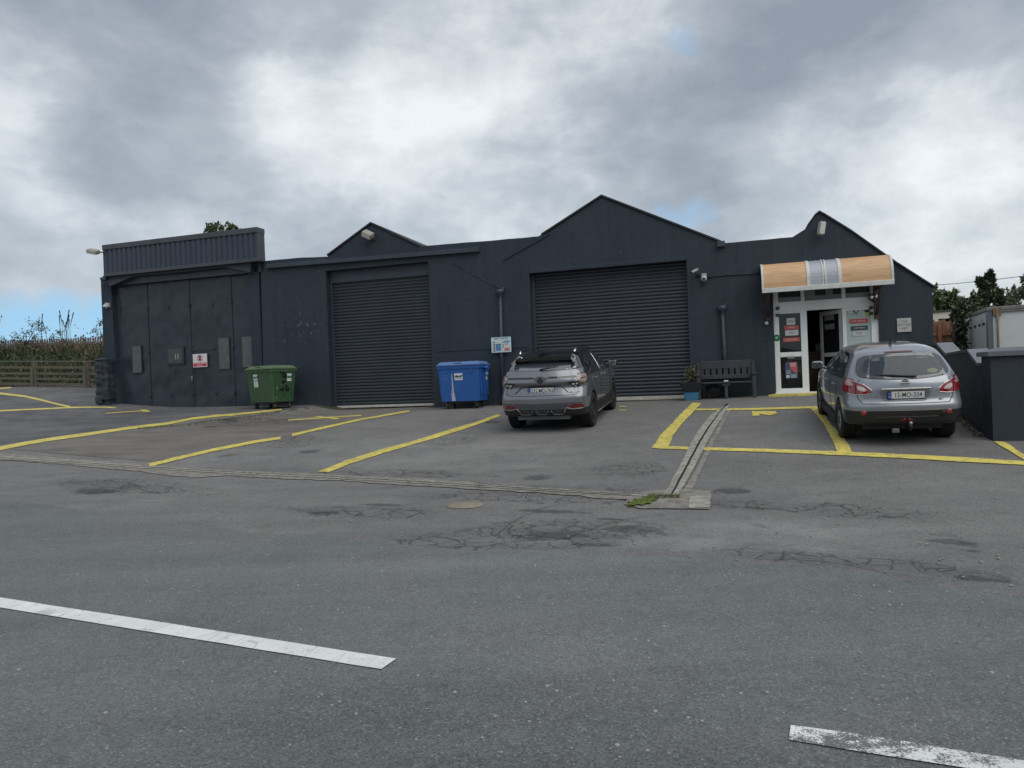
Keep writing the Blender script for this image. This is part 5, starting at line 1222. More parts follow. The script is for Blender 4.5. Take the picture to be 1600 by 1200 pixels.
# ---- dark painted rubble wall stub at the annex corner
ua = FP(148, 600)[0]-.35; p = loc2w(FP(162, 600, .45)[0], .45); p = loc2w(FP(162, 600, .3)[0], -.05)
S = gthing('rubble_wall', 'short dark painted rubble stone wall at the left corner of the annex', 'wall', Vector((p.x, p.y, H(p.x, p.y))), -TH)
bm = bmesh.new(); bmesh.ops.create_cube(bm, size=1)
for v in bm.verts: v.co = Vector((v.co.x*.50-.02, (v.co.y+.5)*.75-.3, (v.co.z+.5)*1.88-.3))
bmesh.ops.subdivide_edges(bm, edges=bm.edges, cuts=26, use_grid_fill=True)
for v in bm.verts:
    c = v.co; n = mnoise.cell(Vector((c.x*3+7, c.y*3.1, c.z*7.0))); f = mnoise.noise(c*6.0)
    v.co = c+Vector(((-1 if c.x < 0 else 1)*(n*.03+f*.03), -(n*.05+f*.04), (f*.03 if c.z > 1.3 else 0)))
me = bpy.data.meshes.new('stonework'); bm.to_mesh(me); bm.free(); me.materials.append(mat('dark_painted_rubble', (.020, .028, .040), .7, var=.4, vscale=5, bump=.5, dirt=.3, dirtcol=(.08, .085, .09), dscale=6))
o = bpy.data.objects.new('stonework', me); COL.objects.link(o); o.parent = S
mb = MB(); mb.bbox((-.29, -.34, 1.54), (.25, .46, 1.60), .03); mb.build('coping', M_trim, S)
# ---- stepped boundary wall on the right
cA = G(1552, 690); cB = G(1537.5, 687.5)
cA = Vector((cA.x, cA.y, 0)); 
wd_ = (loc2w(3.6, 0)-cA); 
far = cA+Vector((sin(radians(23.3)), cos(radians(23.3)), 0))
S = gthing('boundary_wall', 'dark rendered boundary wall with pale sloped copings stepping down towards the road', 'wall', Vector((cA.x, cA.y, H(cA.x, cA.y))))
cen = Vector((cA.x, cA.y, H(cA.x, cA.y)))
d_ = Vector((far.x-cA.x, far.y-cA.y, 0)).normalized(); nr = Vector((d_.y, -d_.x, 0))     # nr points right
def onwall(px, py, off=0.):      # meet the vertical plane of the wall's left face
    o_ = cA+d_*.0+nr*off; r_ = ray(px, py); t = (o_-CAM).dot(nr)/r_.dot(nr); p = CAM+r_*t; return ((p-o_).dot(d_), p.z)
prof = [onwall(1457, 537), onwall(1465.5, 535), onwall(1480, 551), onwall(1514, 544.5), onwall(1530, 566)]
prof = sorted(prof)  # near first
M_bw = mat('deep_slate_wall_paint', (.0185, .0270, .0370), .65, var=.18, vscale=3, bump=.3, bscale=40, dirt=.3, dirtcol=(.05, .052, .05), dscale=2)
def wallM(off=0): return Matrix.Translation((cA.x, cA.y, 0)) @ Matrix(((d_.x, -nr.x, 0, 0), (d_.y, -nr.y, 0, 0), (0, 0, 1, 0), (0, 0, 0, 1)))
WM = wallM()                      # local x along the wall, y to the left (towards the cars), z up
thick = .24
near_s = .30
poly = [(near_s, -.1), (near_s, prof[0][1]-.06), (prof[0][0], prof[0][1]-.06)]+[(s, z-.06) for s, z in prof[1:]]+[(6.9, prof[-1][1]-.06), (6.9, -.1)]
print('WALLPROF', prof)
mb = MB(); mb.prism(poly, -thick, 0); mb.v = [tuple((WM @ Vector(v))-cen) for v in mb.v]; mb.build('wall_run', M_bw, S)
M_cop = mat('pale_slate_coping', (.17, .18, .20), .55, var=.2, vscale=6, bump=.2)
pp = poly[1:-1]
for i in range(len(pp)-1):
    a, b_ = pp[i], pp[i+1]; steep = abs(b_[1]-a[1]) > .08
    if b_[0]-a[0] < .02: continue
    mb = MB(); mb.prism([a, b_, (b_[0], b_[1]+.05), (a[0], a[1]+.05)], -thick-.03, .03); mb.v = [tuple((WM @ Vector(v))-cen) for v in mb.v]
    mb.build('sloped_coping' if steep else 'coping', M_cop if steep else M_trim, S)
zc_ = None
r_ = ray(1552, 556.5); tt = cA.y/r_.y if False else (cA-CAM).dot(BK)/r_.dot(BK); zc_ = (CAM+r_*tt).z
mb = MB(); PM = Matrix.Translation((cA.x, cA.y, 0)) @ RZ
mb.box((0, 0, -.1), (5.5, .30, zc_), M=PM); mb.box((0, .3, -.1), (.34, .40, zc_), M=PM)
mb.v = [tuple(Vector(v)-cen) for v in mb.v]; mb.build('end_pillar', M_bw, S)
mb = MB(); q0 = [(-.05, -.06), (5.5, -.06), (5.5, .46), (-.05, .46)]
vs = [(x, y, zc_) for x, y in q0]+[(x, y, zc_+.07) for x, y in q0]+[(.15, .16, zc_+.13), (5.4, .16, zc_+.13)]
mb.add([PM @ Vector(v) for v in vs], [(0, 3, 2, 1), (0, 1, 5, 4), (1, 2, 6, 5), (2, 3, 7, 6), (3, 0, 4, 7), (4, 5, 9, 8), (5, 6, 9), (6, 7, 8, 9), (7, 4, 8)])
mb.v = [tuple(Vector(v)-cen) for v in mb.v]; mb.build('pillar_coping', mat('grey_coping', (.11, .12, .14), .5, var=.15), S)
# ---- white box container behind the wall
Yc = 23.6; cc = at(1545, 520, Yc); zg = .65; zt_ = at(1545, 481.5, Yc).z
S = gthing('box_container', 'white box body container with aluminium corner posts behind the right wall', 'container', Vector((cc.x, cc.y, zg)))
cen3 = Vector((cc.x, cc.y, zg))
pl = at(1507.5, 497, 27.6); dl = Vector((pl.x-cc.x, pl.y-cc.y, 0)); Ls = dl.length; dl.normalize(); dr_ = Vector((dl.y, -dl.x, 0))
if dr_.x < 0: dr_ = -dr_
# long side direction from the photograph: nearly straight on
dr_ = (Vector((at(1600, 476, 23.0).x-cc.x, 23.0-23.6, 0))).normalized()
CM = Matrix(((dr_.x, dl.x, 0, cc.x), (dr_.y, dl.y, 0, cc.y), (0, 0, 1, 0), (0, 0, 0, 1)))
def cpart(mb, name, m, par=None):
    mb.v = [tuple((CM @ Vector(v))-cen3) for v in mb.v]; return mb.build(name, m, par or S)
M_cpan = mat('white_grp_panel', (.72, .76, .76), .4, var=.06, vscale=.8, dirt=.2, dirtcol=(.2, .2, .18)); M_cdoor = mat('pale_grey_door', (.66, .72, .72), .45, var=.08, dirt=.2, dirtcol=(.25, .25, .22))
M_alu = mat('dull_aluminium', (.17, .20, .23), .4, metal=.2, var=.1); M_dirtalu = mat('stained_aluminium', (.24, .23, .21), .6, var=.4, vscale=3, dirt=.6, dirtcol=(.10, .09, .07), dscale=4)
zl = at(1508, 497, 27.6).z
mb = MB(); mb.box((.2, .02, zg), (7.0, Ls, zt_-.1)); cpart(mb, 'side_panel', M_cpan)
mb = MB(); mb.box((-.02, .25, zg), (.2, Ls, zt_-.1)); dp = cpart(mb, 'end_door', M_cdoor)
for k, y in enumerate((.55, 1.3, 2.1, 3.0)):
    mb = MB(); mb.bbox((-.07, y-.04, zt_-.55), (-.02, y+.04, zt_-.45), .01); cpart(mb, 'door_fitting', M_black, dp)
mb = MB(); mb.bbox((-.05, .4, zg+.9), (-.02, .5, zg+1.0), .01); cpart(mb, 'door_fitting', M_black, dp)
mb = MB(); mb.box((-.03, .9, zt_-.62), (-.022, .96, zt_-.3)); cpart(mb, 'door_seal', M_alu, dp)
mb = MB(); mb.bbox((-.03, -.02, zg), (.12, .25, zt_-.05), .01); cpart(mb, 'corner_post', M_alu)
mb = MB(); mb.bbox((.12, -.03, zg), (.2, .05, zt_-.05), .01); cpart(mb, 'corner_post', M_cdoor)
mb = MB(); mb.tube([(.24, -.07, zg), (.24, -.07, zt_-.02)], .035, 10); mb.bbox((.12, -.1, zt_-.28), (.34, .0, zt_-.02), .01)
cpart(mb, 'rusty_pipe', mat('rusty_pipe', (.21, .15, .09), .7, var=.4, vscale=5, dirt=.6, dirtcol=(.09, .06, .05)))
mb = MB(); mb.bbox((-.06, -.05, zt_-.1), (7.0, Ls+.04, zt_+.03), .02); mb.bbox((.2, -.04, zt_-.16), (7.0, .02, zt_-.1), .005); cpart(mb, 'roof_rail', M_dirtalu)
# ---- white garage, orange board fence
gb = gbase(1478, 42); S = gthing('garage', 'low white flat roofed garage with a dark opening behind the orange fence', 'garage', gb, radians(8))
zt1 = at(1478, 486, 42).z-gb.z; w1 = 2.0
mb = MB(); mb.prism([(-1.3, 0), (-1.3, zt1-.1), (3.2, zt1+.15), (3.2, 0)], 0, .2, [[(-.35, .8), (1.0, .8), (1.0, zt1-.42), (-.35, zt1-.45)]]); mb.box((-1.3, .2, 0), (-1.1, 5, zt1-.2)); mb.box((3, .2, 0), (3.2, 5, zt1-.1)); mb.box((-1.3, 5, 0), (3.2, 5.2, zt1-.2)); mb.build('wall', mat('white_painted_wall', (.52, .50, .44), .8, var=.08), S)
mb = MB(); mb.prism([(-1.4, zt1-.1), (-1.4, zt1-.02), (3.3, zt1+.24), (3.3, zt1+.16)], -.1, 5.3); mb.build('roof', mat('garage_roof', (.04, .04, .04), .8), S)
mb = MB(); mb.box((-.4, .6, .7), (1.1, .7, zt1-.3)); mb.build('opening_shade_sheet', M_black, S)  # black sheet behind the opening, its colour stands in for the shade inside
fb_ = gbase(1472, 27.5); S = gthing('board_fence', 'orange brown vertical board fence between the building corner and the ivy', 'fence', fb_, radians(4))
zt1 = at(1472, 502, 27.5).z-fb_.z
M_or = mat('orange_stained_timber', (.33, .155, .085), .8, var=.35, vscale=5, bump=.3, dirt=.3, dirtcol=(.12, .07, .05)); M_or2 = mat('brown_stained_timber', (.22, .13, .08), .85, var=.35, vscale=6)
x = -1.1; kk = 0
while x < 1.5:
    mb = MB(); mb.box((x, 0, 0), (x+.135, .02, zt1+random.uniform(-.03, .03)+.03*kk)); mb.build('board', M_or2 if kk % 3 else M_or, S); x += .15; kk += 1
    kk = kk % 3
for z in (zt1-.55, .5):
    mb = MB(); mb.box((-1.1, -.05, z), (1.5, 0, z+.1)); mb.build('rail', M_or, S)
mb = MB(); mb.box((-.16, -.12, 0), (-.02, -.05, zt1-.12)); mb.build('post', M_or, S)
# ---- overhead wire
mb = MB(); a = at(1380, 449, 45); b_ = at(1700, 415, 40); pts = []
for k in range(21):
    t_ = k/20; pts.append(a.lerp(b_, t_)-Vector((0, 0, .25*4*t_*(1-t_))))
mb.tube([p-pts[0] for p in pts], .018, 5); o = mb.build('overhead_wire', M_black); o.location = pts[0]; tag(o, 'thin overhead cable crossing the sky at the right edge', 'cable')
# ---- planter with small shrub
pc = loc2w(FP(1081, 628, .6)[0], -.62); pc.z = H(pc.x, pc.y)
S = gthing('planter', 'dark bowl planter on a blue tub holding a small shrub left of the bench', 'planter', pc, -TH)
mb = MB(); frust(mb, 0, .21, .33, .30, .38, .34, .03); mb.build('blue_tub', mat('blue_tub', (.045, .17, .30), .5, var=.1), S)
mb = MB(); frust(mb, .21, .46, .34, .32, .60, .50, .05); mb.build('bowl', mat('charcoal_bowl', (.022, .024, .026), .55, var=.1), S)
mb = MB(); mb.box((-.26, -.22, .44), (.26, .22, .468)); mb.build('soil', mat('soil', (.04, .03, .02), .95), S)
rr = random.Random(21); mb = MB(); pts = []
for k in range(26):
    a_ = rr.uniform(0, 6.28); r_ = rr.uniform(0, .15); h = rr.uniform(.22, .46); e = Vector((cos(a_)*r_*1.25+.04, sin(a_)*r_, .46+h)); mb.tube([(e.x*.3, e.y*.3, .45), tuple(e)], .005, 4)
    for j in range(22): q = Vector((e.x*.3, e.y*.3, .46)).lerp(e, rr.uniform(.2, 1.05)); pts.append(q+Vector((rr.gauss(0, .035), rr.gauss(0, .035), rr.gauss(0, .02))))
sh = mb.build('stems', M_bark, S)
leaves_mesh(pts, .05, rr, .55).build('foliage', leaf_mat('yellow_green_leaves', (.02, .035, .012), (.07, .09, .03), (.24, .25, .12)), sh, fixn=False)
# small litter on the tarmac
mb = MB(); rr = random.Random(31)
for k in range(420):
    px = rr.uniform(20, 1590); py = rr.choice([rr.uniform(740, 960), rr.uniform(780, 900), rr.uniform(860, 1190)]); p = G(px, py); s_ = rr.uniform(.004, .011)
    mb.ball((p.x, p.y, p.z+.014), s_, 5, 4, (1.2, 1, .6))
o = mb.build('gravel', mat('loose_stones', (.30, .29, .27), .8, var=.4, vscale=3)); struct(o, 'stuff', 'loose grit and small stones scattered on the asphalt')
mb = MB(); rr = random.Random(41)
for k in range(1500):      # weeds along the painted edge and the drain end
    t_ = rr.random()
    px, py = rr.choice([(rr.uniform(215, 300), 0), (rr.uniform(1010, 1062), 1), (rr.uniform(980, 1028), 2), (rr.uniform(300, 430), 3)])
    py = {0: 670-(px-215)*.07+rr.uniform(-1, 2), 1: 778+rr.uniform(-1, 3), 2: 792-(px-980)*.25+rr.uniform(-4, 4), 3: 662-(px-300)*.12+rr.uniform(-.8, 1)}[py]
    p = G(px, py); h = rr.uniform(.02, .075); a_ = rr.uniform(0, 6.28); d = Vector((cos(a_), sin(a_), 0))*.006
    mb.add([p-d, p+d, p+Vector((rr.gauss(0, .02), rr.gauss(0, .02), h))], [(0, 1, 2)])
o = mb.build('weeds', leaf_mat('weed_leaves', (.04, .06, .012), (.09, .12, .025), (.16, .18, .06)), fixn=False); struct(o, 'stuff', 'low green weeds along the painted edge and the drain end')

# hedge across the road behind the photographer, seen only in reflections
mb = MB(); vs = []; nx = 90
for i in range(nx+1):
    x = -45+i
    for j, (dy, z) in enumerate(((0, -.1), (.4, 1.2), (.2, 2.2), (-.8, 2.8), (-2.2, 2.6), (-2.6, -.1))):
        n_ = mnoise.noise(Vector((x*.35, j*.7, 4))); vs.append((x, -14+dy+n_*.6, z+(n_*1.3+1.2*max(0, mnoise.noise(Vector((x*.12, 2, 8)))) if j > 0 and j < 5 else 0)))
mb.add(vs, [(i*6+j, (i+1)*6+j, (i+1)*6+j+1, i*6+j+1) for i in range(nx) for j in range(5)], True)
o = mb.build('hedge', mat('hedge_foliage', (.03, .045, .018), .9, var=.6, vscale=4, bump=1, bscale=12)); struct(o, 'stuff', 'dark hedge along the far side of the road')

mb = MB(); rr = random.Random(77)
for k in range(700):      # dry debris and weeds caught along the foot of the right wall
    s_ = rr.uniform(.4, 5.5); q = cA+d_*s_-nr*(abs(rr.gauss(0, .07))+.02); q = Vector((q.x, q.y, H(q.x, q.y)+.012)); z = rr.uniform(.012, .04)
    mb.add([q+Vector((z, 0, 0)), q+Vector((0, z, .015)), q+Vector((-z, 0, 0)), q+Vector((0, -z, .01))], [(0, 1, 2, 3)])
o = mb.build('wall_foot_debris', leaf_mat('debris', (.07, .06, .04), (.16, .14, .10), (.30, .28, .2)), fixn=False); struct(o, 'stuff', 'dry leaves and grit along the foot of the right hand wall')
# ================================================================== CARS
def paint(name, col, rough=.32, metal=.65):
    m, t, b = newmat(name); P = t.n('ShaderNodeTexCoord').outputs['Object']
    k = t.mr(t.noise(P, 3, 4, .6), .3, .7, .95, 1.04); fl = t.mr(t.noise(P, 900, 1), .3, .7, .9, 1.1)
    k = t.math('MULTIPLY', k, 1.0)
    z = t.n('ShaderNodeSeparateXYZ', i_0=P).outputs[2]
    c = t.mix(1.0, col, t.n('ShaderNodeCombineColor', i_0=k, i_1=k, i_2=k).outputs[0], 'MULTIPLY')
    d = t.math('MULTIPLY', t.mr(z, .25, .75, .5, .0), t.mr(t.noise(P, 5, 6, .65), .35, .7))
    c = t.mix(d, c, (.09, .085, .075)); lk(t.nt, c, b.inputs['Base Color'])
    b.inputs['Metallic'].default_value = metal; lk(t.nt, t.mr(t.noise(P, 1.5, 2, .5), .3, .7, rough-.01, rough+.03), b.inputs['Roughness'])
    b.inputs['Coat Weight'].default_value = 1; b.inputs['Coat Roughness'].default_value = .06
    return m
class Car:
    def __init__(s, name, label, loc, rz, pitch, roll, L, keys, wb, over, wr, ww, paintm, dark, group=None):
        s.root = gthing(name, label, 'car', loc, 0, group)
        s.root.rotation_mode = 'XYZ'
        s.root.matrix_world = Matrix.Translation(loc) @ Matrix.Rotation(rz, 4, 'Z') @ Matrix.Rotation(pitch, 4, 'X') @ Matrix.Rotation(roll, 4, 'Y')
        s.L = L; s.paint = paintm; s.dark = dark
        zs = []; z = keys[0][0]; dz = .02
        while z <= keys[-1][0]+1e-6: zs.append(z); z += dz
        par = [[lerp_t(z, [(k[0], k[i]) for k in keys]) for i in range(1, 7)] for z in zs]
        for _ in range(2):
            q = [list(p) for p in par]
            for i in range(1, len(par)-1): q[i] = [(par[i-1][j]+2*par[i][j]+par[i+1][j])/4 for j in range(6)]
            par = q
        rings = []
        for z, (yr, yf, w_, cr, cf, bow) in zip(zs, par):
            h = []; nr_, nc, ns, nf = 9, 8, 30, 7
            cr = min(cr, w_*.9); cf = min(cf, w_*.9)
            for k in range(nr_): x = (w_-cr)*k/nr_; h.append((x, yr+bow*(x/w_)**2.2))
            yc = yr+bow*((w_-cr)/w_)**2.2
            for k in range(nc): a_ = pi/2*k/nc; h.append((w_-cr+cr*sin(a_), yc+cr*1.15*(1-cos(a_))))
            y0_ = yc+cr*1.15; bowf = .16; yfc = yf-bowf*((w_-cf)/w_)**2
            y1_ = yfc-cf*1.3
            for k in range(ns):
                t_ = k/ns; y = y0_+(y1_-y0_)*t_; x = w_-.03*w_*(max(0, t_-.6)/.4)**2-.0*w_; h.append((x, y))
            wf = w_*.97
            for k in range(nc): a_ = pi/2*k/nc; h.append((wf-cf+cf*cos(a_), y1_+cf*1.3*sin(a_)))
            for k in range(nf+1): x = (wf-cf)*(1-k/nf); h.append((x, yf-bowf*(x/w_)**2))
            full = h+[(-x, y) for x, y in h[-2:0:-1]]
            rings.append([(x, y, z) for x, y in full])
        n = len(rings[0]); mb = MB(); vs = [p for r_ in rings for p in r_]
        fs = [(i*n+k, i*n+(k+1) % n, (i+1)*n+(k+1) % n, (i+1)*n+k) for i in range(len(rings)-1) for k in range(n)]
        mb.add(vs, fs, True); mb.add(rings[0], [tuple(range(n-1, -1, -1))]); mb.add(rings[-1], [tuple(range(n))], True)
        o = mb.build('body', [paintm, dark])
        bm = bmesh.new(); bm.from_mesh(o.data); s.bvh = BVHTree.FromBMesh(bm); bm.free()
        s.wheels = [(sx*(keys_w), y) for sx in (-1, 1) for keys_w in (max(k[3] for k in keys)-ww/2+.002,) for y in (-L/2+over, -L/2+over+wb)]
        s.wr = wr; s.ww = ww
        cut = MB()
        for (x, y) in s.wheels:
            sx = 1 if x > 0 else -1
            cut.lathe([(0, -.02), (wr+.055, -.02), (wr+.055, .5), (0, .5)], (x-sx*(ww/2+.03), y, wr+.01), (sx, 0, 0), 40, mi=0)
        co_ = cut.build('cutter', dark); 
        md = o.modifiers.new('b', 'BOOLEAN'); md.operation = 'DIFFERENCE'; md.object = co_; md.solver = 'EXACT'
        dg = bpy.context.evaluated_depsgraph_get(); dg.update()
        me = bpy.data.meshes.new_from_object(o.evaluated_get(dg)); bpy.data.objects.remove(o); bpy.data.objects.remove(co_)
        s.mesh = me
    def partition(s, rules, default='body'):
        """rules: list of (name, material, test(c, n)); faces go to the first that matches"""
        bm0 = bmesh.new(); bm0.from_mesh(s.mesh)
        lab = []
        for f in bm0.faces:
            c = f.calc_center_median(); nm = None
            for i, (name, m_, test) in enumerate(rules):
                if test(c, f.normal): nm = i; break
            lab.append(-1 if nm is None else nm)
        out_ = {}
        for i in [-1]+list(range(len(rules))):
            bm = bm0.copy(); bm.faces.ensure_lookup_table()
            dele = [f for f, l in zip(bm.faces, lab) if l != i]
            bmesh.ops.delete(bm, geom=dele, context='FACES')
            if not bm.faces: bm.free(); continue
            name, m_ = (default, s.paint) if i < 0 else rules[i][:2]
            if m_ is None: bm.free(); continue
            for e in bm.edges:
                if len(e.link_faces) == 2 and e.calc_face_angle(0) > radians(38): e.smooth = False
            for f in bm.faces: f.smooth = True; f.material_index = 0
            me = bpy.data.meshes.new(name); bm.to_mesh(me); bm.free(); me.materials.clear(); me.materials.append(m_)
            ob = bpy.data.objects.new(name, me); COL.objects.link(ob); ob.parent = s.root; out_[name] = ob
        bm0.free(); s.parts = out_; return out_
    def hit(s, a, b_, ax):
        if ax == 'B': o_, d = Vector((a, -6, b_)), Vector((0, 1, 0))
        elif ax == 'R': o_, d = Vector((6, a, b_)), Vector((-1, 0, 0))
        elif ax == 'L': o_, d = Vector((-6, a, b_)), Vector((1, 0, 0))
        elif ax == 'F': o_, d = Vector((a, 6, b_)), Vector((0, -1, 0))
        h = s.bvh.ray_cast(o_, d)
        return (h[0], h[1]) if h[0] is not None else None
    def patch(s, name, poly, ax, m, off=.004, parent=None, res=.035, holes=(), edge=0.0, smooth=True, build=True):
        V_, T_ = cdt(poly, holes, res); vs = []; ok = []
        for p in V_:
            h = s.hit(p[0], p[1], ax)
            if h is None: ok.append(False); vs.append(Vector((0, 0, 0))); continue
            n = h[1]
            dn = n.dot(Vector((0, -1, 0)) if ax == 'B' else Vector((1, 0, 0)) if ax == 'R' else Vector((-1, 0, 0)) if ax == 'L' else Vector((0, 1, 0)))
            if dn < 0: n = -n; dn = -dn
            vs.append(h[0]+n*off); ok.append(dn > .15)
        T_ = [t_ for t_ in T_ if all(ok[i] for i in t_)]
        mb = MB(); mb.add(vs, T_, smooth)
        if edge:      # turned edge for thickness
            pass
        if not build: return mb
        return mb.build(name, m, parent or s.root, fixn=True)
    def line_(s, name, pts, ax, w_, m, off=.003, parent=None, close=False):
        q = []; pts = densify(pts, .03) if close else [tuple(Vector(a).lerp(Vector(b_), k/max(1, int(math.dist(a, b_)/.03)))) for a, b_ in zip(pts, pts[1:]) for k in range(max(1, int(math.dist(a, b_)/.03)))]+[pts[-1]]
        for p in pts:
            h = s.hit(p[0], p[1], ax)
            if h: q.append(h[0]+(h[1] if h[1].dot(h[0]-Vector((0, 0, h[0].z))) > 0 else -h[1])*off)
        mb = MB(); mb.tube(q, w_, 5); return mb.build(name, m, parent or s.root)
def smooth_poly(pts, it=2):
    for _ in range(it):
        o = []
        for i in range(len(pts)):
            a = pts[i]; b_ = pts[(i+1) % len(pts)]; o += [(a[0]*.75+b_[0]*.25, a[1]*.75+b_[1]*.25), (a[0]*.25+b_[0]*.75, a[1]*.25+b_[1]*.75)]
        pts = o
    return pts
def wheel(car, x, y, rimm, spokes=5, name='wheel', two=True):
    sx = 1 if x > 0 else -1; R_ = car.wr; W_ = car.ww; par = car.root
    # spinning axis along x
    mb = MB(); pr = [(R_-.105, -W_/2+.02), (R_-.09, -W_/2), (R_-.03, -W_/2), (R_-.006, -W_/2+.025), (R_, -W_/2+.045)]
    for k in range(1, 6):
        a_ = -W_/2+.045+(W_-.09)*k/6
        pr += [(R_, a_-.004), (R_-.010, a_-.003), (R_-.010, a_+.003), (R_, a_+.004)]
    pr += [(R_, W_/2-.045), (R_-.006, W_/2-.025), (R_-.03, W_/2), (R_-.09, W_/2), (R_-.105, W_/2-.02), (R_-.13, W_/2-.03), (R_-.13, -W_/2+.02), (R_-.105, -W_/2+.02)]
    mb.lathe(pr, (x, y, R_), (sx, 0, 0), 48); ty = mb.build('wheel', M_rub, par)
    mb = MB(); r1 = R_-.10
    mb.lathe([(r1+.004, W_/2-.025), (r1-.018, W_/2-.02), (r1-.03, W_/2-.05), (r1-.04, -W_/2+.04)], (x, y, R_), (sx, 0, 0), 40)
    X = x+sx*(W_/2-.05)
    for k in range(spokes):
        for dd in ((-.10, .10) if two else (0,)):
            a_ = 2*pi*k/spokes+.3; a2 = a_+dd*1.6
            p0 = Vector((X, y+cos(a_)*.05, R_+sin(a_)*.05)); p1 = Vector((X+sx*.022, y+cos(a2)*(r1-.01), R_+sin(a2)*(r1-.01)))
            d = (p1-p0).normalized(); t_ = Vector((1, 0, 0)).cross(d).normalized(); h = (.032 if two else .055)
            mb.add([p0-t_*h, p0+t_*h, p1+t_*h*.7, p1-t_*h*.7]+[q-Vector((sx*.03, 0, 0)) for q in (p0-t_*h, p0+t_*h, p1+t_*h*.7, p1-t_*h*.7)], [(0, 1, 2, 3), (4, 7, 6, 5), (0, 4, 5, 1), (1, 5, 6, 2), (2, 6, 7, 3), (3, 7, 4, 0)])
    mb.lathe([(0, .025), (.035, .022), (.07, .008), (.075, -.02)], (X, y, R_), (sx, 0, 0), 20)
    mb.build('rim', rimm, ty)
    mb = MB(); mb.lathe([(0, 0), (.15, 0), (.15, .02), (0, .02)], (X-sx*.07, y, R_), (sx, 0, 0), 28); mb.build('brake_disc', M_steel, ty)
def plate(car, x, z, w_, h_, txt, yoff=.012, tilt=0.):
    h = car.hit(x, z, 'B')[0]; n = car.hit(x, z, 'B')[1]; an = math.atan2(-n.z if n.y < 0 else n.z, 1.0)
    Mx = Matrix.Translation((x, h.y-yoff, z)) @ Matrix.Rotation(tilt, 4, 'X')
    mb = MB(); mb.bbox((-w_/2-.008, -.006, -h_/2-.008), (w_/2+.008, .006, h_/2+.008), .003, M=Mx); pf = mb.build('number_plate', M_black, car.root)
    mb = MB(); mb.bbox((-w_/2, -.009, -h_/2), (w_/2, -.005, h_/2), .002, M=Mx); mb.build('plate_face', mat('plate_white', (.58, .60, .58), .4, var=.04), pf)
    mb = MB(); mb.box((-w_/2, -.0105, -h_/2), (-w_/2+.055, -.0085, h_/2), M=Mx); mb.build('plate_band', mat('plate_blue', (.02, .07, .26), .4), pf)
    mb = MB(); 
    for k in range(8): mb.box((-w_/2+.0275+cos(k*pi/4)*.014-.002, -.0115, h_*.16+sin(k*pi/4)*.014-.002), (-w_/2+.0275+cos(k*pi/4)*.014+.002, -.0103, h_*.16+sin(k*pi/4)*.014+.002), M=Mx)
    textmesh(mb, 'IRL', .028, Mx @ Matrix.Translation((-w_/2+.0275, -.0108, -h_*.28)) @ Matrix.Rotation(pi/2, 4, 'X'), .0005)
    mb.build('band_lettering', M_inkW, pf)
    mb = MB(); textmesh(mb, txt, h_*.95, Mx @ Matrix.Translation((.028, -.0105, -.002)) @ Matrix.Rotation(pi/2, 4, 'X'), .0008, cond=.82, bold=.0004); mb.build('plate_lettering', M_ink, pf)
    return pf
M_cdark = mat('black_car_plastic', (.016, .016, .017), .5, var=.12, bump=.1, bscale=120)
M_gloss = mat('gloss_black', (.008, .008, .009), .08, coat=1., var=.05)
def light_glass(name, col, rough=.08): return mat(name, col, rough, coat=1., var=.15, vscale=25)
M_red = light_glass('red_lamp', (.24, .006, .010)); M_redD = light_glass('dark_red_lamp', (.14, .006, .010)); M_clearL = light_glass('clear_lamp', (.50, .46, .44)); M_pinkL = light_glass('smoked_pink_lamp', (.27, .20, .19))
# ---------- the dark grey crossover
def place(axx, axy, rz, wb, tr=1.5):
    f_ = Vector((-sin(rz), cos(rz), 0)); r_ = Vector((cos(rz), sin(rz), 0)); ra = Vector((axx, axy, 0)); fa = ra+f_*wb
    zr = H(ra.x, ra.y)+.006; zf_ = H(fa.x, fa.y)+.006; pitch = math.atan2(zf_-zr, wb)
    l_ = ra-r_*tr/2; q_ = ra+r_*tr/2; roll = -math.atan2(H(q_.x, q_.y)-H(l_.x, l_.y), tr)
    return ra, zr, pitch, roll, f_
def origin(ra, zr, pitch, f_, back): p = ra+f_*back*cos(pitch); return Vector((p.x, p.y, zr+back*sin(pitch)))
RZ1 = -radians(17.5)
ra, zr, pt, rl, f_ = place(.86, 15.20, RZ1, 2.667)
L1 = 4.51; ov1 = .93
K1 = [  # z, rear y, front y, half width, rear corner, front corner, rear bow
 (.20, -1.62, 2.02, .74, .25, .3, .05), (.28, -1.72, 2.12, .80, .26, .3, .07), (.33, -2.08, 2.16, .875, .26, .32, .09), (.37, -2.19, 2.16, .885, .26, .32, .09), (.47, -2.225, 2.2, .90, .25, .34, .11), (.60, -2.255, 2.22, .91, .24, .34, .12), (.72, -2.25, 2.22, .912, .22, .34, .12),
 (.765, -2.235, 2.21, .912, .22, .34, .12), (.80, -2.205, 2.2, .912, .22, .34, .13), (.94, -2.12, 2.15, .912, .24, .36, .15), (1.02, -2.205, 1.95, .905, .25, .38, .17), (1.09, -2.19, 1.55, .90, .25, .38, .18), (1.20, -2.125, 1.12, .87, .26, .38, .18),
 (1.265, -2.09, 1.0, .835, .26, .36, .17), (1.30, -2.04, .94, .81, .25, .35, .16), (1.40, -1.89, .74, .755, .22, .32, .14), (1.50, -1.72, .50, .69, .2, .3, .12), (1.56, -1.58, .28, .64, .2, .3, .1), (1.60, -1.35, .02, .57, .2, .3, .08), (1.625, -.95, -.25, .40, .2, .3, .05)]
P1 = paint('metallic_dark_grey_paint', (.195, .20, .222), .27, .5)
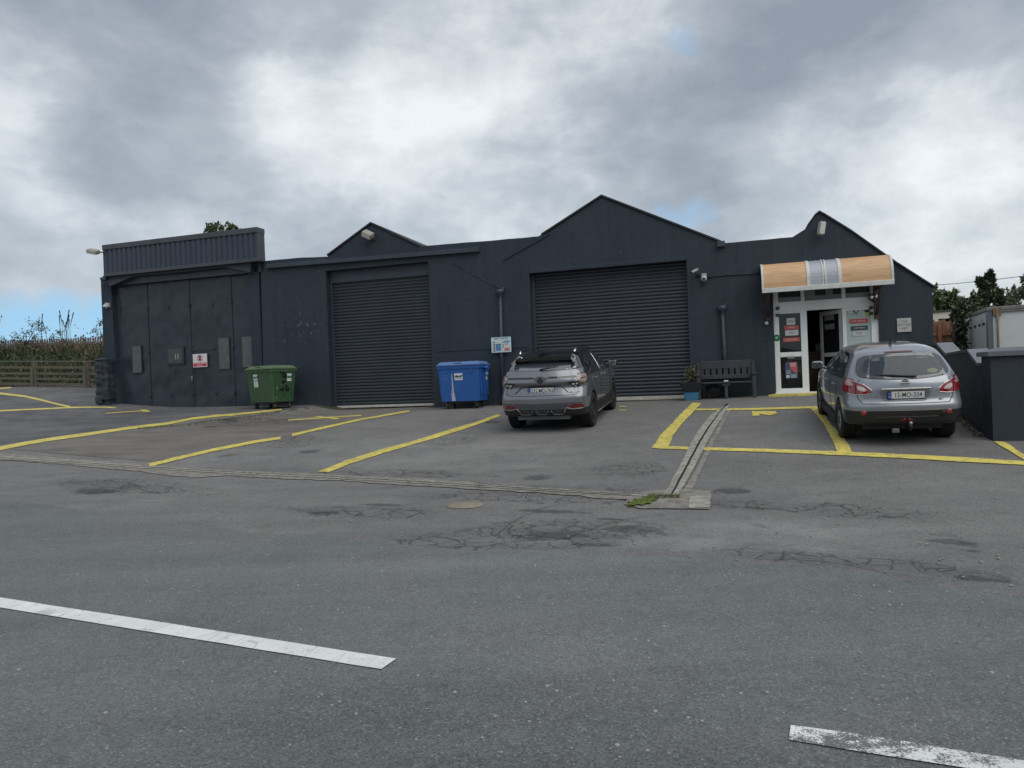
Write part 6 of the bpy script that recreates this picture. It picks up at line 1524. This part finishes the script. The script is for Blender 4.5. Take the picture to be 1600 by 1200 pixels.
C1 = Car('parked_car', 'dark metallic grey crossover with black roof parked facing the second roller shutter', origin(ra, zr, pt, f_, L1/2-ov1), RZ1, pt, rl, L1, K1, 2.667, ov1, .368, .255, P1, M_cdark, 'cars parked at the workshop')
def in_arch(C, c, k=.062):
    return any(abs(c.x-x) < .5 and (x*c.x > 0) and math.hypot(c.y-y, c.z-(C.wr+.01)) < C.wr+k and abs(c.x) < 2 and False for x, y in C.wheels)
def arch_face(C): 
    def t_(c, n):
        for x, y in C.wheels:
            if x*c.x > 0 and math.hypot(c.y-y, c.z-C.wr-.01) < C.wr+.0545 and abs(c.x) < 1.2 and (abs(n.x) < .3 or abs(c.x) < abs(x)-.1): return True
        return False
    return t_
C1.partition([('wheel_arch', M_cdark, arch_face(C1)), ('lower_cladding', M_cdark, lambda c, n: c.z < .50 and not (c.y > 5)), ('roof', M_gloss, lambda c, n: c.z > 1.275)])
for x, y in C1.wheels: wheel(C1, x, y, mat('dark_alloy', (.055, .055, .058), .35, metal=.6, var=.1), 5)
bd = C1.parts['body']
# tailgate furniture
M_pg = glass_mat('privacy_glass', (.020, .023, .028), .03, 1.0)
M_rg = glass_mat('rear_window_glass', (.05, .058, .07), .05, 1.0); M_rg.node_tree.nodes['Principled BSDF'].inputs['IOR'].default_value = 2.2
C1.patch('rear_window', smooth_poly([(-.74, 1.278), (0, 1.272), (.74, 1.278), (.70, 1.38), (.64, 1.475), (-.64, 1.475), (-.70, 1.38)], 1), 'B', M_rg, .006)
mb = MB()      # spoiler
vs = []
sp = [(-.62, 0), (-.35, -.05), (0, -.07), (.35, -.05), (.60, 0)]
n = 13; 
for i in range(n):
    x = -.64+1.28*i/(n-1); b_ = .07*(1-(x/.64)**2); zt2 = 1.585-.035*(x/.64)**2
    yb = -1.90-b_*.6+.06*abs(x/.64)**3
    vs += [(x, yb+.30, zt2+.012), (x, yb, zt2-.035), (x, yb+.01, zt2-.10), (x, yb+.12, zt2-.11)]
mb.add(vs, [(i*4+k, (i+1)*4+k, (i+1)*4+(k+1) % 4, i*4+(k+1) % 4) for i in range(n-1) for k in range(4)], False); mb.add(vs[:4], [(0, 1, 2, 3)]); mb.add(vs[-4:], [(3, 2, 1, 0)])
mb.build('spoiler', M_gloss, C1.root)
for s_ in (-1, 1):
    ax = 'R' if s_ > 0 else 'L'
    mb = MB(); fo = [(s_*.575, -1.62, 1.585), (s_*.655, -1.66, 1.53), (s_*.690, -1.86, 1.445), (s_*.665, -1.97, 1.415), (s_*.60, -1.93, 1.50)]
    mb.add(fo, [(0, 1, 2, 3, 4)]); mb.add([(v[0]-s_*.02, v[1]+.035, v[2]-.012) for v in fo], [(4, 3, 2, 1, 0)])
    for k in range(5): mb.add([fo[k], fo[(k+1) % 5], (fo[(k+1) % 5][0]-s_*.02, fo[(k+1) % 5][1]+.035, fo[(k+1) % 5][2]-.012), (fo[k][0]-s_*.02, fo[k][1]+.035, fo[k][2]-.012)], [(0, 1, 2, 3)])
    mb.build('spoiler_fin', P1, C1.root)
    C1.patch('side_window', smooth_poly([(-1.92, 1.17), (-1.76, 1.30), (-1.45, 1.44), (-1.33, 1.47), (-1.38, 1.17)], 1), ax, M_pg, .006)
    C1.patch('side_window', [(-1.33, 1.13), (-1.26, 1.49), (-.8, 1.53), (-.42, 1.54), (-.42, 1.12)], ax, M_pg, .006)
    C1.patch('side_window', smooth_poly([(-.34, 1.12), (-.34, 1.54), (.0, 1.52), (.35, 1.42), (.80, 1.18), (.85, 1.11)], 1), ax, M_pg, .006)
    C1.patch('window_trim', [(-1.95, 1.135), (-1.95, 1.155), (.88, 1.105), (.88, 1.085)], ax, M_gloss, .008)
    C1.patch('pillar_trim', [(-1.37, 1.14), (-1.29, 1.49), (-1.25, 1.49), (-1.33, 1.14)], ax, M_gloss, .010)
    C1.line_('window_strip', [(-.33, 1.50), (-.36, 1.36), (-.38, 1.14)], ax, .008, M_chrome, .012)
    mb = MB(); mb.tube([(s_*.585, -1.52, 1.60), (s_*.60, -1.42, 1.65), (s_*.60, -.2, 1.665), (s_*.585, .05, 1.60)], .018, 8); rr_ = mb.build('roof_rail', M_gloss, C1.root)
    mb = MB(); mb.tube([(s_*.588, -1.53, 1.60), (s_*.602, -1.43, 1.652), (s_*.602, -1.36, 1.655)], .022, 8); mb.build('rail_end', M_chrome, rr_)
    for yy in (-.95, .06): 
        h = C1.hit(yy, 1.01, ax)[0]; mb = MB(); mb.bbox((h.x-.01 if s_ > 0 else h.x-.05, yy-.11, 1.0), (h.x+.05 if s_ > 0 else h.x+.01, yy+.09, 1.03), .012); dh = mb.build('door_handle', P1, C1.root)
        mb = MB(); mb.bbox((h.x+s_*.035-.012, yy-.12, 1.0), (h.x+s_*.035+.012, yy-.085, 1.03), .006); mb.build('handle_tip', M_chrome, dh)
    for ln in ([(-1.62, 1.13), (-1.55, .98), (-1.25, .80)], [(-.38, 1.12), (-.40, .60), (-.42, .32)], [(.80, 1.10), (.86, .7), (.78, .35)], ):
        C1.line_('door_seam', ln, ax, .006, M_black, .0)
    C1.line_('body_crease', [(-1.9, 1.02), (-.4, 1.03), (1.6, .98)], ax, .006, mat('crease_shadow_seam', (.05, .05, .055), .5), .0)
    # dark arch lips
    for (x, y) in [w__ for w__ in C1.wheels if w__[0]*s_ > 0]:
        mb = MB(); pts = []
        for k in range(25):
            a_ = radians(-8)+radians(196)*k/24; yy = y+cos(a_)*(.362+.055); zz = .372+sin(a_)*(.362+.055); h = C1.hit(yy, max(.22, zz), ax)
            if h and zz > .2: pts.append(Vector((h[0].x-s_*.012, yy, zz)))
        if len(pts) > 3: mb.tube(pts, .024, 6); mb.build('arch_lip', M_cdark, C1.root)
    mb = MB(); mb.bbox((s_*.80, -1.0, .24), (s_*.92, 1.0, .36), .03); sl = mb.build('side_sill', M_cdark, C1.root)
    mb = MB(); mb.tube([(s_*.925, -.95, .27), (s_*.925, .95, .27)], .008, 6); mb.build('sill_strip', M_steel, sl)
    # mirror
    mb = MB(); mb.bbox((s_*1.0-.11, .78, 1.10), (s_*1.0+.11, .95, 1.27), .05); mb.tube([(s_*.84, .88, 1.12), (s_*.95, .86, 1.14)], .035, 8); mi_ = mb.build('side_mirror', M_gloss, C1.root)
    mb = MB(); mb.bbox((s_*1.0-.085, .768, 1.125), (s_*1.0+.085, .778, 1.25), .004); mb.build('mirror_glass', M_chrome, mi_)
    # lamps: rear piece and wrap-round piece
    C1.patch('tail_light', [(s_*x, z) for x, z in [(.72, 1.150), (.80, 1.17), (.91, 1.175), (.91, 1.02), (.80, 1.03), (.73, 1.09)]], 'B', M_pinkL, .008)
    tl = C1.patch('tail_light', smooth_poly([(-2.05, 1.165), (-1.88, 1.185), (-1.83, 1.15), (-1.90, 1.03), (-2.0, 1.0), (-2.05, 1.01)], 1), ax, M_pinkL, .010)
    C1.patch('lamp_surround', smooth_poly([(-2.05, 1.185), (-1.86, 1.205), (-1.80, 1.15), (-1.88, 1.01), (-1.99, .98), (-2.05, .985)], 1), ax, M_gloss, .006, parent=tl)
    C1.patch('lamp_bar', [(-2.04, 1.10), (-1.90, 1.12), (-1.90, 1.10), (-2.04, 1.08)], ax, M_redD, .013, parent=tl)
    C1.patch('bumper_reflector', smooth_poly([(s_*x, z) for x, z in [(.52, .52), (.60, .585), (.80, .595), (.86, .555), (.84, .50), (.72, .525), (.60, .50)]], 1), 'B', M_redD, .010)
    C1.line_('reflector_trim', [(s_*.46, .44), (s_*.52, .52), (s_*.64, .49), (s_*.84, .50)], 'B', .009, M_steel, .012)
    C1.patch('reverse_lamp_housing', [(s_*x, z) for x, z in [(.52, 1.03), (.76, 1.055), (.76, .92), (.66, .91), (.60, .985)]], 'B', M_gloss, .008)
    for (x, z, r_) in ((.66, .985, .032), (.73, .99, .024), (.70, .94, .022)):
        h = C1.hit(s_*x, z, 'B')[0]; mb = MB(); mb.ball((h.x, h.y-.012, h.z), r_, 10, 6, (1, .4, .8)); mb.build('reverse_lamp', M_clearL, C1.root)
C1.patch('light_bar', [(-.86, 1.115), (-.86, 1.15), (-.16, 1.15), (-.14, 1.13), (-.20, 1.115)], 'B', M_gloss, .007)
C1.patch('light_bar', [(.86, 1.115), (.86, 1.15), (.16, 1.15), (.14, 1.13), (.20, 1.115)], 'B', M_gloss, .007)
C1.patch('tailgate_recess', [(-.80, 1.01), (.80, 1.01), (.80, .815), (.58, .815), (.40, .955), (-.40, .955), (-.58, .815), (-.80, .815)], 'B', P1, .003)
C1.line_('tailgate_seam', [(-.56, .82), (-.40, .96), (.40, .96), (.56, .82)], 'B', .008, M_black, .006)
C1.line_('tailgate_seam', [(-.74, 1.20), (-.78, 1.0), (-.74, .80), (-.66, .775), (.66, .775), (.74, .80), (.78, 1.0), (.74, 1.20)], 'B', .006, M_black, .001)
h = C1.hit(0, 1.08, 'B')[0]; mb = MB(); mb.prism([(-.14, 1.13), (-.05, 1.165), (.05, 1.165), (.14, 1.13), (.05, 1.0), (-.05, 1.0)], h.y-.012, h.y+.02); em = mb.build('emblem_base', P1, C1.root)
M_emb = mat('dark_chrome', (.06, .06, .065), .2, metal=.8)
mb = MB()
def dia(mb, c, w_, h_, t_, y):
    o_ = [(c[0], c[1]+h_), (c[0]+w_, c[1]), (c[0], c[1]-h_), (c[0]-w_, c[1])]; i_ = [(c[0]+(p[0]-c[0])*(1-t_), c[1]+(p[1]-c[1])*(1-t_)) for p in o_]
    mb.prism(o_, y-.012, y, [i_])
dia(mb, (0, 1.075), .062, .085, .22, h.y-.013); dia(mb, (0, 1.075), .036, .050, .38, h.y-.013); mb.build('emblem', M_emb, em)
plate(C1, -.0, .875, .54, .115, '232-MO-762', .012)
C1.patch('bumper_recess', [(-.56, .585), (.56, .585), (.50, .49), (-.50, .49)], 'B', mat('grey_bumper_insert', (.07, .078, .085), .5, var=.08), .006)
C1.line_('bumper_seam', [(-.84, .615), (0, .60), (.84, .615)], 'B', .007, M_black, .001)
for x0_, x1_ in ((-.48, -.18), (-.12, .14), (.2, .5)):
    C1.patch('diffuser_panel', [(x0_, .47), (x1_, .47), (x1_-.05, .385), (x0_+.05, .385)], 'B', M_gloss, .006)
    C1.line_('diffuser_trim', [(x0_, .47), (x0_+.05, .39), (x1_-.05, .39), (x1_, .47)], 'B', .005, M_steel, .008)
mb = MB(); mb.box((-.55, -2.08, .27), (.55, -1.6, .35)); mb.build('underbody', mat('skid_plate', (.10, .105, .11), .5), C1.root)
mb = MB(); a_ = C1.hit(0, 1.285, 'B')[0]; mb.bbox((-.03, a_.y-.03, 1.27), (.03, a_.y+.0, 1.31), .01); mb.tube([(-.0, a_.y-.03, 1.30), (.20, a_.y-.035+.02, 1.325), (.30, a_.y+.02, 1.33)], [.022, .014, .008], 6); mb.build('wiper', M_black, C1.root)
mb = MB(); mb.prism([(-.09, 0), (.06, 0), (.035, .055), (-.01, .06)], -.012, .012); mb.v = [(v[1], -1.25-v[0], v[2]+1.60) for v in mb.v]; mb.build('roof_aerial', M_gloss, C1.root)
# ---------- the silver grey hatch with tow ball
RZ2 = -radians(17.0)
ra, zr, pt, rl, f_ = place(6.195, 11.46, RZ2, 2.765)
L2 = 4.54; ov2 = .98
K2 = [
 (.22, -1.60, 2.0, .72, .30, .3, .06), (.29, -1.72, 2.12, .80, .31, .3, .08), (.34, -2.10, 2.12, .85, .31, .3, .09), (.38, -2.20, 2.17, .865, .31, .32, .10), (.50, -2.24, 2.2, .88, .31, .34, .13), (.60, -2.265, 2.22, .89, .30, .36, .15), (.66, -2.27, 2.22, .891, .30, .36, .16),
 (.71, -2.26, 2.21, .891, .30, .36, .16), (.75, -2.215, 2.2, .890, .30, .36, .17), (.86, -2.205, 2.15, .888, .32, .38, .19), (.95, -2.20, 1.95, .882, .33, .4, .21), (1.03, -2.185, 1.45, .87, .34, .4, .22), (1.10, -2.15, 1.15, .85, .34, .4, .22),
 (1.16, -2.105, 1.02, .825, .33, .38, .21), (1.25, -2.02, .86, .785, .31, .36, .19), (1.35, -1.92, .66, .735, .29, .34, .17), (1.45, -1.82, .42, .675, .27, .32, .15), (1.50, -1.77, .28, .64, .25, .3, .14), (1.53, -1.68, .18, .61, .22, .3, .12), (1.57, -1.45, .0, .54, .22, .3, .1), (1.60, -1.10, -.25, .44, .2, .3, .08), (1.615, -.8, -.5, .3, .15, .2, .05)]
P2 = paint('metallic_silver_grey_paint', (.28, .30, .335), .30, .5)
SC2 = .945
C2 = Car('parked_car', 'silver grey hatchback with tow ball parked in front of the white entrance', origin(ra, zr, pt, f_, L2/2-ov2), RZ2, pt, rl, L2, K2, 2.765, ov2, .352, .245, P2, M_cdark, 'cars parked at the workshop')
RW = smooth_poly([(-.60, 1.125), (-.30, 1.10), (0, 1.092), (.30, 1.10), (.60, 1.125), (.70, 1.17), (.675, 1.30), (.60, 1.455), (.30, 1.475), (0, 1.482), (-.30, 1.475), (-.60, 1.455), (-.675, 1.30), (-.70, 1.17)], 2)
def shrink(poly, k, c=None):
    cx_ = sum(p[0] for p in poly)/len(poly) if c is None else c[0]; cy_ = sum(p[1] for p in poly)/len(poly) if c is None else c[1]
    return [(cx_+(p[0]-cx_)*k, cy_+(p[1]-cy_)*k) for p in poly]
RWs = [(x*.86, 1.285+(z-1.285)*.80) for x, z in RW]
SW = [smooth_poly([(-.92, 1.09), (-.92, 1.44), (-.45, 1.475), (-.28, 1.475), (-.28, 1.07)], 0), smooth_poly([(-.20, 1.07), (-.20, 1.475), (.10, 1.44), (.45, 1.33), (.85, 1.13), (.90, 1.06)], 1)]
SWq = smooth_poly([(-1.55, 1.13), (-1.38, 1.34), (-1.20, 1.42), (-1.0, 1.44), (-.98, 1.09), (-1.45, 1.10)], 1)
WS = [(-.66, 1.14), (.66, 1.14), (.56, 1.42), (-.56, 1.42)]
def inw(c, n):
    if c.y < -1.6 and pip((c.x, c.z), RWs): return True
    if c.y > .1 and abs(n.x) < .75 and pip((c.x, c.z), shrink(WS, .98)): return True
    if abs(n.x) > .6 and any(pip((c.y, c.z), shrink(q, .93)) for q in SW+[SWq]): return True
    return False
C2.partition([('wheel_arch', M_cdark, arch_face(C2)), ('opening', None, inw), ('rear_bumper_lower', M_cdark, lambda c, n: (c.z < .605 and c.y < -1.80) or c.z < .30)])
for x, y in C2.wheels: wheel(C2, x, y, mat('silver_alloy', (.48, .49, .5), .3, metal=.7, var=.08), 5)
M_g2 = glass_mat('car_glass', (.05, .07, .09), .02, .7, alpha=.55); M_g2.node_tree.nodes['Principled BSDF'].inputs['IOR'].default_value = 1.5
M_frit = mat('window_border', (.045, .05, .058), .12, var=.05, coat=1)
wn = C2.patch('rear_window', RWs, 'B', M_g2, .016, res=.02); C2.patch('window_border', RW, 'B', M_frit, .013, holes=[RWs], parent=wn, res=.02)
C2.patch('windscreen', WS, 'F', M_g2, .006)
for s_, ax in ((1, 'R'), (-1, 'L')):
    for q in SW: C2.patch('side_window', q, ax, M_g2, .006)
    C2.patch('side_window', SWq, ax, M_g2, .006)
    C2.patch('window_surround', [(-1.64, 1.10), (-1.42, 1.36), (-1.2, 1.46), (-.92, 1.49), (-.28, 1.515), (.08, 1.47), (.48, 1.355), (.93, 1.13), (.95, 1.03), (-.3, 1.045), (-1.5, 1.075)], ax, M_gloss, .004, holes=[shrink(q, .985) for q in SW]+[shrink(SWq, .985)])
    for ln in ([(-1.02, 1.06), (-1.06, .9), (-.9, .62), (-.75, .34)], [(-.25, 1.05), (-.26, .34)], [(.82, 1.04), (.88, .7), (.80, .36)]): C2.line_('door_seam', ln, ax, .006, M_black, .0)
    for yy in (-.80, .10):
        h = C2.hit(yy, .92, ax)[0]; mb = MB(); mb.bbox((h.x-.02, yy-.10, .90), (h.x+.02, yy+.10, .935), .012); mb.v = [(v[0]+s_*.025, v[1], v[2]) for v in mb.v]; mb.build('door_handle', P2, C2.root)
    C2.line_('body_crease', [(-1.6, 1.0), (-.5, .99), (1.0, .97)], ax, .005, P2, .004)
    mb = MB(); mb.bbox((s_*.98-.10, .80, 1.05), (s_*.98+.12, .97, 1.20), .05); mb.tube([(s_*.82, .90, 1.06), (s_*.93, .88, 1.09)], .03, 8); mi_ = mb.build('side_mirror', P2, C2.root)
    mb = MB(); mb.bbox((s_*.99-.09, .788, 1.07), (s_*.99+.09, .80, 1.18), .004); mb.build('mirror_glass', mat('mirror_face', (.20, .25, .22), .06, metal=.9, var=.1), mi_)
    # tail lamps
    TLr = smooth_poly([(s_*x, z) for x, z in [(.845, 1.085), (.78, 1.075), (.60, 1.01), (.50, .93), (.50, .885), (.62, .87), (.84, .872)]], 1)
    tl = C2.patch('tail_light', TLr, 'B', M_red, .010, res=.02)
    C2.patch('clear_lens', smooth_poly([(s_*x, z) for x, z in [(.70, 1.01), (.61, .98), (.565, .93), (.585, .912), (.65, .918), (.70, .945)]], 1), 'B', M_clearL, .015, parent=tl)
    C2.patch('clear_lens', smooth_poly([(s_*x, z) for x, z in [(.835, 1.072), (.755, 1.045), (.745, 1.0), (.835, 1.0)]], 1), 'B', light_glass('pale_pink_lens', (.42, .25, .25)), .015, parent=tl)
    C2.line_('lamp_seam', [(s_*.722, 1.06), (s_*.722, .875)], 'B', .005, M_black, .016, parent=tl)
    TLs = smooth_poly([(-2.00, 1.10), (-1.86, 1.115), (-1.76, 1.09), (-1.78, .98), (-1.84, .89), (-2.00, .88)], 1)
    t2 = C2.patch('tail_light', TLs, ax, M_red, .012)
    C2.patch('clear_lens', smooth_poly([(-1.98, 1.08), (-1.87, 1.095), (-1.82, 1.075), (-1.85, 1.0), (-1.98, 1.005)], 1), ax, light_glass('pale_pink_lens', (.42, .25, .25)), .016, parent=t2)
    C2.line_('lamp_trim', [(s_*x, z) for x, z in [(.87, .868), (.62, .862), (.49, .878), (.492, .93), (.60, 1.018), (.80, 1.093), (.87, 1.108)]], 'B', .006, M_chrome, .008)
    h = C2.hit(s_*.63, .565, 'B')[0]; n = C2.hit(s_*.63, .565, 'B')[1]
    mb = MB(); mb.lathe([(0, .006), (.042, .005), (.047, -.01)], h, n if n.y < 0 else -n, 20); mb.build('reflector', light_glass('red_reflector', (.30, .008, .02)), C2.root)
    mb = MB()
    for (x, y) in [w__ for w__ in C2.wheels if w__[0]*s_ > 0]:
        mb = MB(); pts = []
        for k in range(25):
            a_ = radians(0)+radians(180)*k/24; yy = y+cos(a_)*.395; zz = .355+sin(a_)*.395; h = C2.hit(yy, max(.24, zz), ax)
            if h: pts.append(Vector((h[0].x-s_*.015, yy, zz)))
        mb.tube(pts, .018, 6); mb.build('arch_lip', P2 if y < 0 else P2, C2.root)
    mb = MB(); mb.bbox((s_*.78, -.98, .24), (s_*.885, 1.05, .34), .03); mb.build('side_sill', M_cdark, C2.root)
h = C2.hit(-.03, .6, 'B')[0]
C2.line_('tailgate_seam', [(-.66, 1.10), (-.74, .98), (-.70, .80), (-.64, .715), (.64, .715), (.70, .80), (.74, .98), (.66, 1.10)], 'B', .006, M_black, .001)
C2.patch('plate_recess', smooth_poly([(-.40, .925), (.40, .925), (.34, .79), (.28, .765), (-.28, .765), (-.34, .79)], 1), 'B', mat('shaded_recess_panel', (.17, .19, .22), .35, metal=.6), .004)
C2.line_('recess_lip', [(-.34, .79), (-.28, .762), (.28, .762), (.34, .79)], 'B', .009, P2, .008)
y_ = C2.hit(0, .95, 'B')[0].y
mb = MB(); mb.bbox((-.37, y_-.03, .932), (.37, y_+.02, .965), .012); ch = mb.build('chrome_bar', mat('brushed_chrome', (.5, .5, .48), .25, metal=.9), C2.root)
plate(C2, -.0, .852, .54, .112, '12-MO-334', .014)
h = C2.hit(0, 1.04, 'B')[0]; mb = MB()
for k in range(28):
    a0 = 2*pi*k/28; a1 = 2*pi*(k+1)/28
    mb.add([(cos(a0)*.062, h.y-.018, 1.04+sin(a0)*.05), (cos(a1)*.062, h.y-.018, 1.04+sin(a1)*.05), (cos(a1)*.046, h.y-.018, 1.04+sin(a1)*.036), (cos(a0)*.046, h.y-.018, 1.04+sin(a0)*.036), (cos(a0)*.064, h.y, 1.04+sin(a0)*.052), (cos(a1)*.064, h.y, 1.04+sin(a1)*.052)], [(0, 1, 2, 3), (0, 4, 5, 1)])
mb.bbox((-.075, h.y-.022, 1.03), (.075, h.y-.008, 1.05), .004); mb.build('emblem', M_chrome, C2.root)
mb = MB(); hh = C2.hit(-.48, .815, 'B')[0]; textmesh(mb, 'QASHQAI+2', .05, Matrix.Translation((-.50, hh.y-.012, .825)) @ Matrix.Rotation(-.14, 4, 'Z') @ Matrix.Rotation(pi/2, 4, 'X'), .002); mb.build('badge_lettering', M_chrome, C2.root)
mb = MB(); hh = C2.hit(.52, .755, 'B')[0]; textmesh(mb, 'dCi', .045, Matrix.Translation((.52, hh.y-.010, .768)) @ Matrix.Rotation(.14, 4, 'Z') @ Matrix.Rotation(pi/2, 4, 'X'), .002); mb.build('badge_lettering', M_emb, C2.root)
C2.line_('bumper_seam', [(-.46, .47), (-.42, .50), (.46, .50), (.50, .45)], 'B', .006, mat('grey_seam', (.05, .05, .055), .5), .004)
C2.patch('fog_light', [(-.10, .475), (.12, .475), (.10, .43), (-.08, .43)], 'B', M_redD, .006)
h = C2.hit(.53, .55, 'B')[0]; mb = MB(); mb.lathe([(0, .004), (.05, .004), (.052, 0)], h, (0, -1, 0), 16); mb.build('tow_eye_cover', M_black, C2.root)
mb = MB(); mb.tube([(.04, -2.0, .30), (.04, -2.30, .30), (.04, -2.33, .34), (.04, -2.33, .385)], .02, 8); tb = mb.build('tow_bar', M_black, C2.root)
mb = MB(); mb.ball((.04, -2.33, .41), .03, 12, 8); mb.build('tow_ball', M_steel, tb)
mb = MB(); mb.bbox((-.22, -2.26, .24), (-.11, -2.20, .31), .015); mb.build('tow_socket', mat('grey_socket', (.12, .12, .12), .4, var=.3, vscale=30), tb)
mb = MB(); mb.box((-.6, -1.9, .25), (.6, -1.5, .32)); mb.build('underbody', M_cdark, C2.root)
a_ = C2.hit(-.02, 1.14, 'B')[0]; mb = MB(); mb.bbox((.10, a_.y-.03, 1.10), (.18, a_.y+.0, 1.15), .012); mb.tube([(.14, a_.y-.035, 1.135), (-.16, a_.y-.025, 1.165), (-.36, a_.y+.03, 1.165)], [.022, .014, .008], 6); mb.build('wiper', M_black, C2.root)
C2.patch('high_brake_light', [(-.22, 1.497), (.22, 1.497), (.21, 1.515), (-.21, 1.515)], 'B', M_redD, .010)
st = C2.patch('window_sticker', [(.44+.085*cos(2*pi*k/20), 1.20+.032*sin(2*pi*k/20)) for k in range(20)], 'B', M_lime, .012, res=.03)
mb = MB(); hz = -1.15; mb.lathe([(.03, 0), (.02, .03)], (0, hz, 1.60), (0, 0, 1), 10); mb.tube([(0, hz, 1.62), (.02, hz-.12, 1.86)], .0045, 6); mb.tube([(0, hz, 1.62), (.004, hz-.02, 1.66)], .011, 6); mb.build('roof_aerial', M_black, C2.root)
for s_ in (): mb = MB(); mb.tube([(s_*.50, -1.45, 1.585), (s_*.50, -.3, 1.60)], .012, 6); mb.build('roof_gutter', mat('roof_seam', (.08, .085, .09), .5), C2.root)
# cabin
M_cab = mat('dark_cabin_trim', (.03, .03, .032), .8); M_seat = mat('grey_seat_fabric', (.07, .072, .078), .9)
mb = MB(); mb.box((-.74, -1.95, .60), (.74, 1.1, .95)); cab = mb.build('cabin', M_cab, C2.root)
mb = MB(); mb.bbox((-.62, 1.0, .9), (.62, 1.3, 1.03), .05); mb.build('dashboard', M_cab, cab)
for x in (-.37, .37):
    for y in (-.75, .12):
        mb = MB(); mb.bbox((x-.24, y-.10, .80), (x+.24, y+.02, 1.20), .05, M=None); st_ = mb.build('seat', M_seat, cab)
        mb = MB(); mb.bbox((x-.12, y-.09, 1.23), (x+.12, y+.0, 1.40), .04); mb.tube([(x, y-.05, 1.18), (x, y-.05, 1.26)], .012, 6); mb.build('headrest', M_seat, st_)
mb = MB(); 
for k in range(20):
    a0 = 2*pi*k/20; a1 = 2*pi*(k+1)/20; mb.tube([(.37+cos(a0)*.18, .75-sin(a0)*.06, 1.0+sin(a0)*.17), (.37+cos(a1)*.18, .75-sin(a1)*.06, 1.0+sin(a1)*.17)], .014, 5, cap=False)
mb.build('steering_wheel', M_cab, cab)
C2.root.scale = (.917, SC2, SC2)
bpy.context.view_layer.update()
print('CAR1', proj(C1.root.matrix_world @ Vector((-.91, -2.1, .6))), proj(C1.root.matrix_world @ Vector((.91, -2.1, .6))), 'top', proj(C1.root.matrix_world @ Vector((0, -1.5, 1.6))), 'wheelR', proj(C1.root.matrix_world @ Vector((.9, -2.255+.93, 0))), 'plate', proj(C1.root.matrix_world @ Vector((0, -2.2, .875))), 'frontR', proj(C1.root.matrix_world @ Vector((.9, -2.255+.93+2.667, 0))))
print('CAR2', proj(C2.root.matrix_world @ Vector((-.88, -2.0, .6))), proj(C2.root.matrix_world @ Vector((.88, -2.0, .6))), 'top', proj(C2.root.matrix_world @ Vector((0, -1.7, 1.53))), 'wheelL', proj(C2.root.matrix_world @ Vector((-.88, -2.27+.98, 0))), 'plate', proj(C2.root.matrix_world @ Vector((0, -2.2, .852))), 'frontL', proj(C2.root.matrix_world @ Vector((-.87, -2.27+.98+2.765, 0))), 'wheelR', proj(C2.root.matrix_world @ Vector((.88, -2.27+.98, 0))))
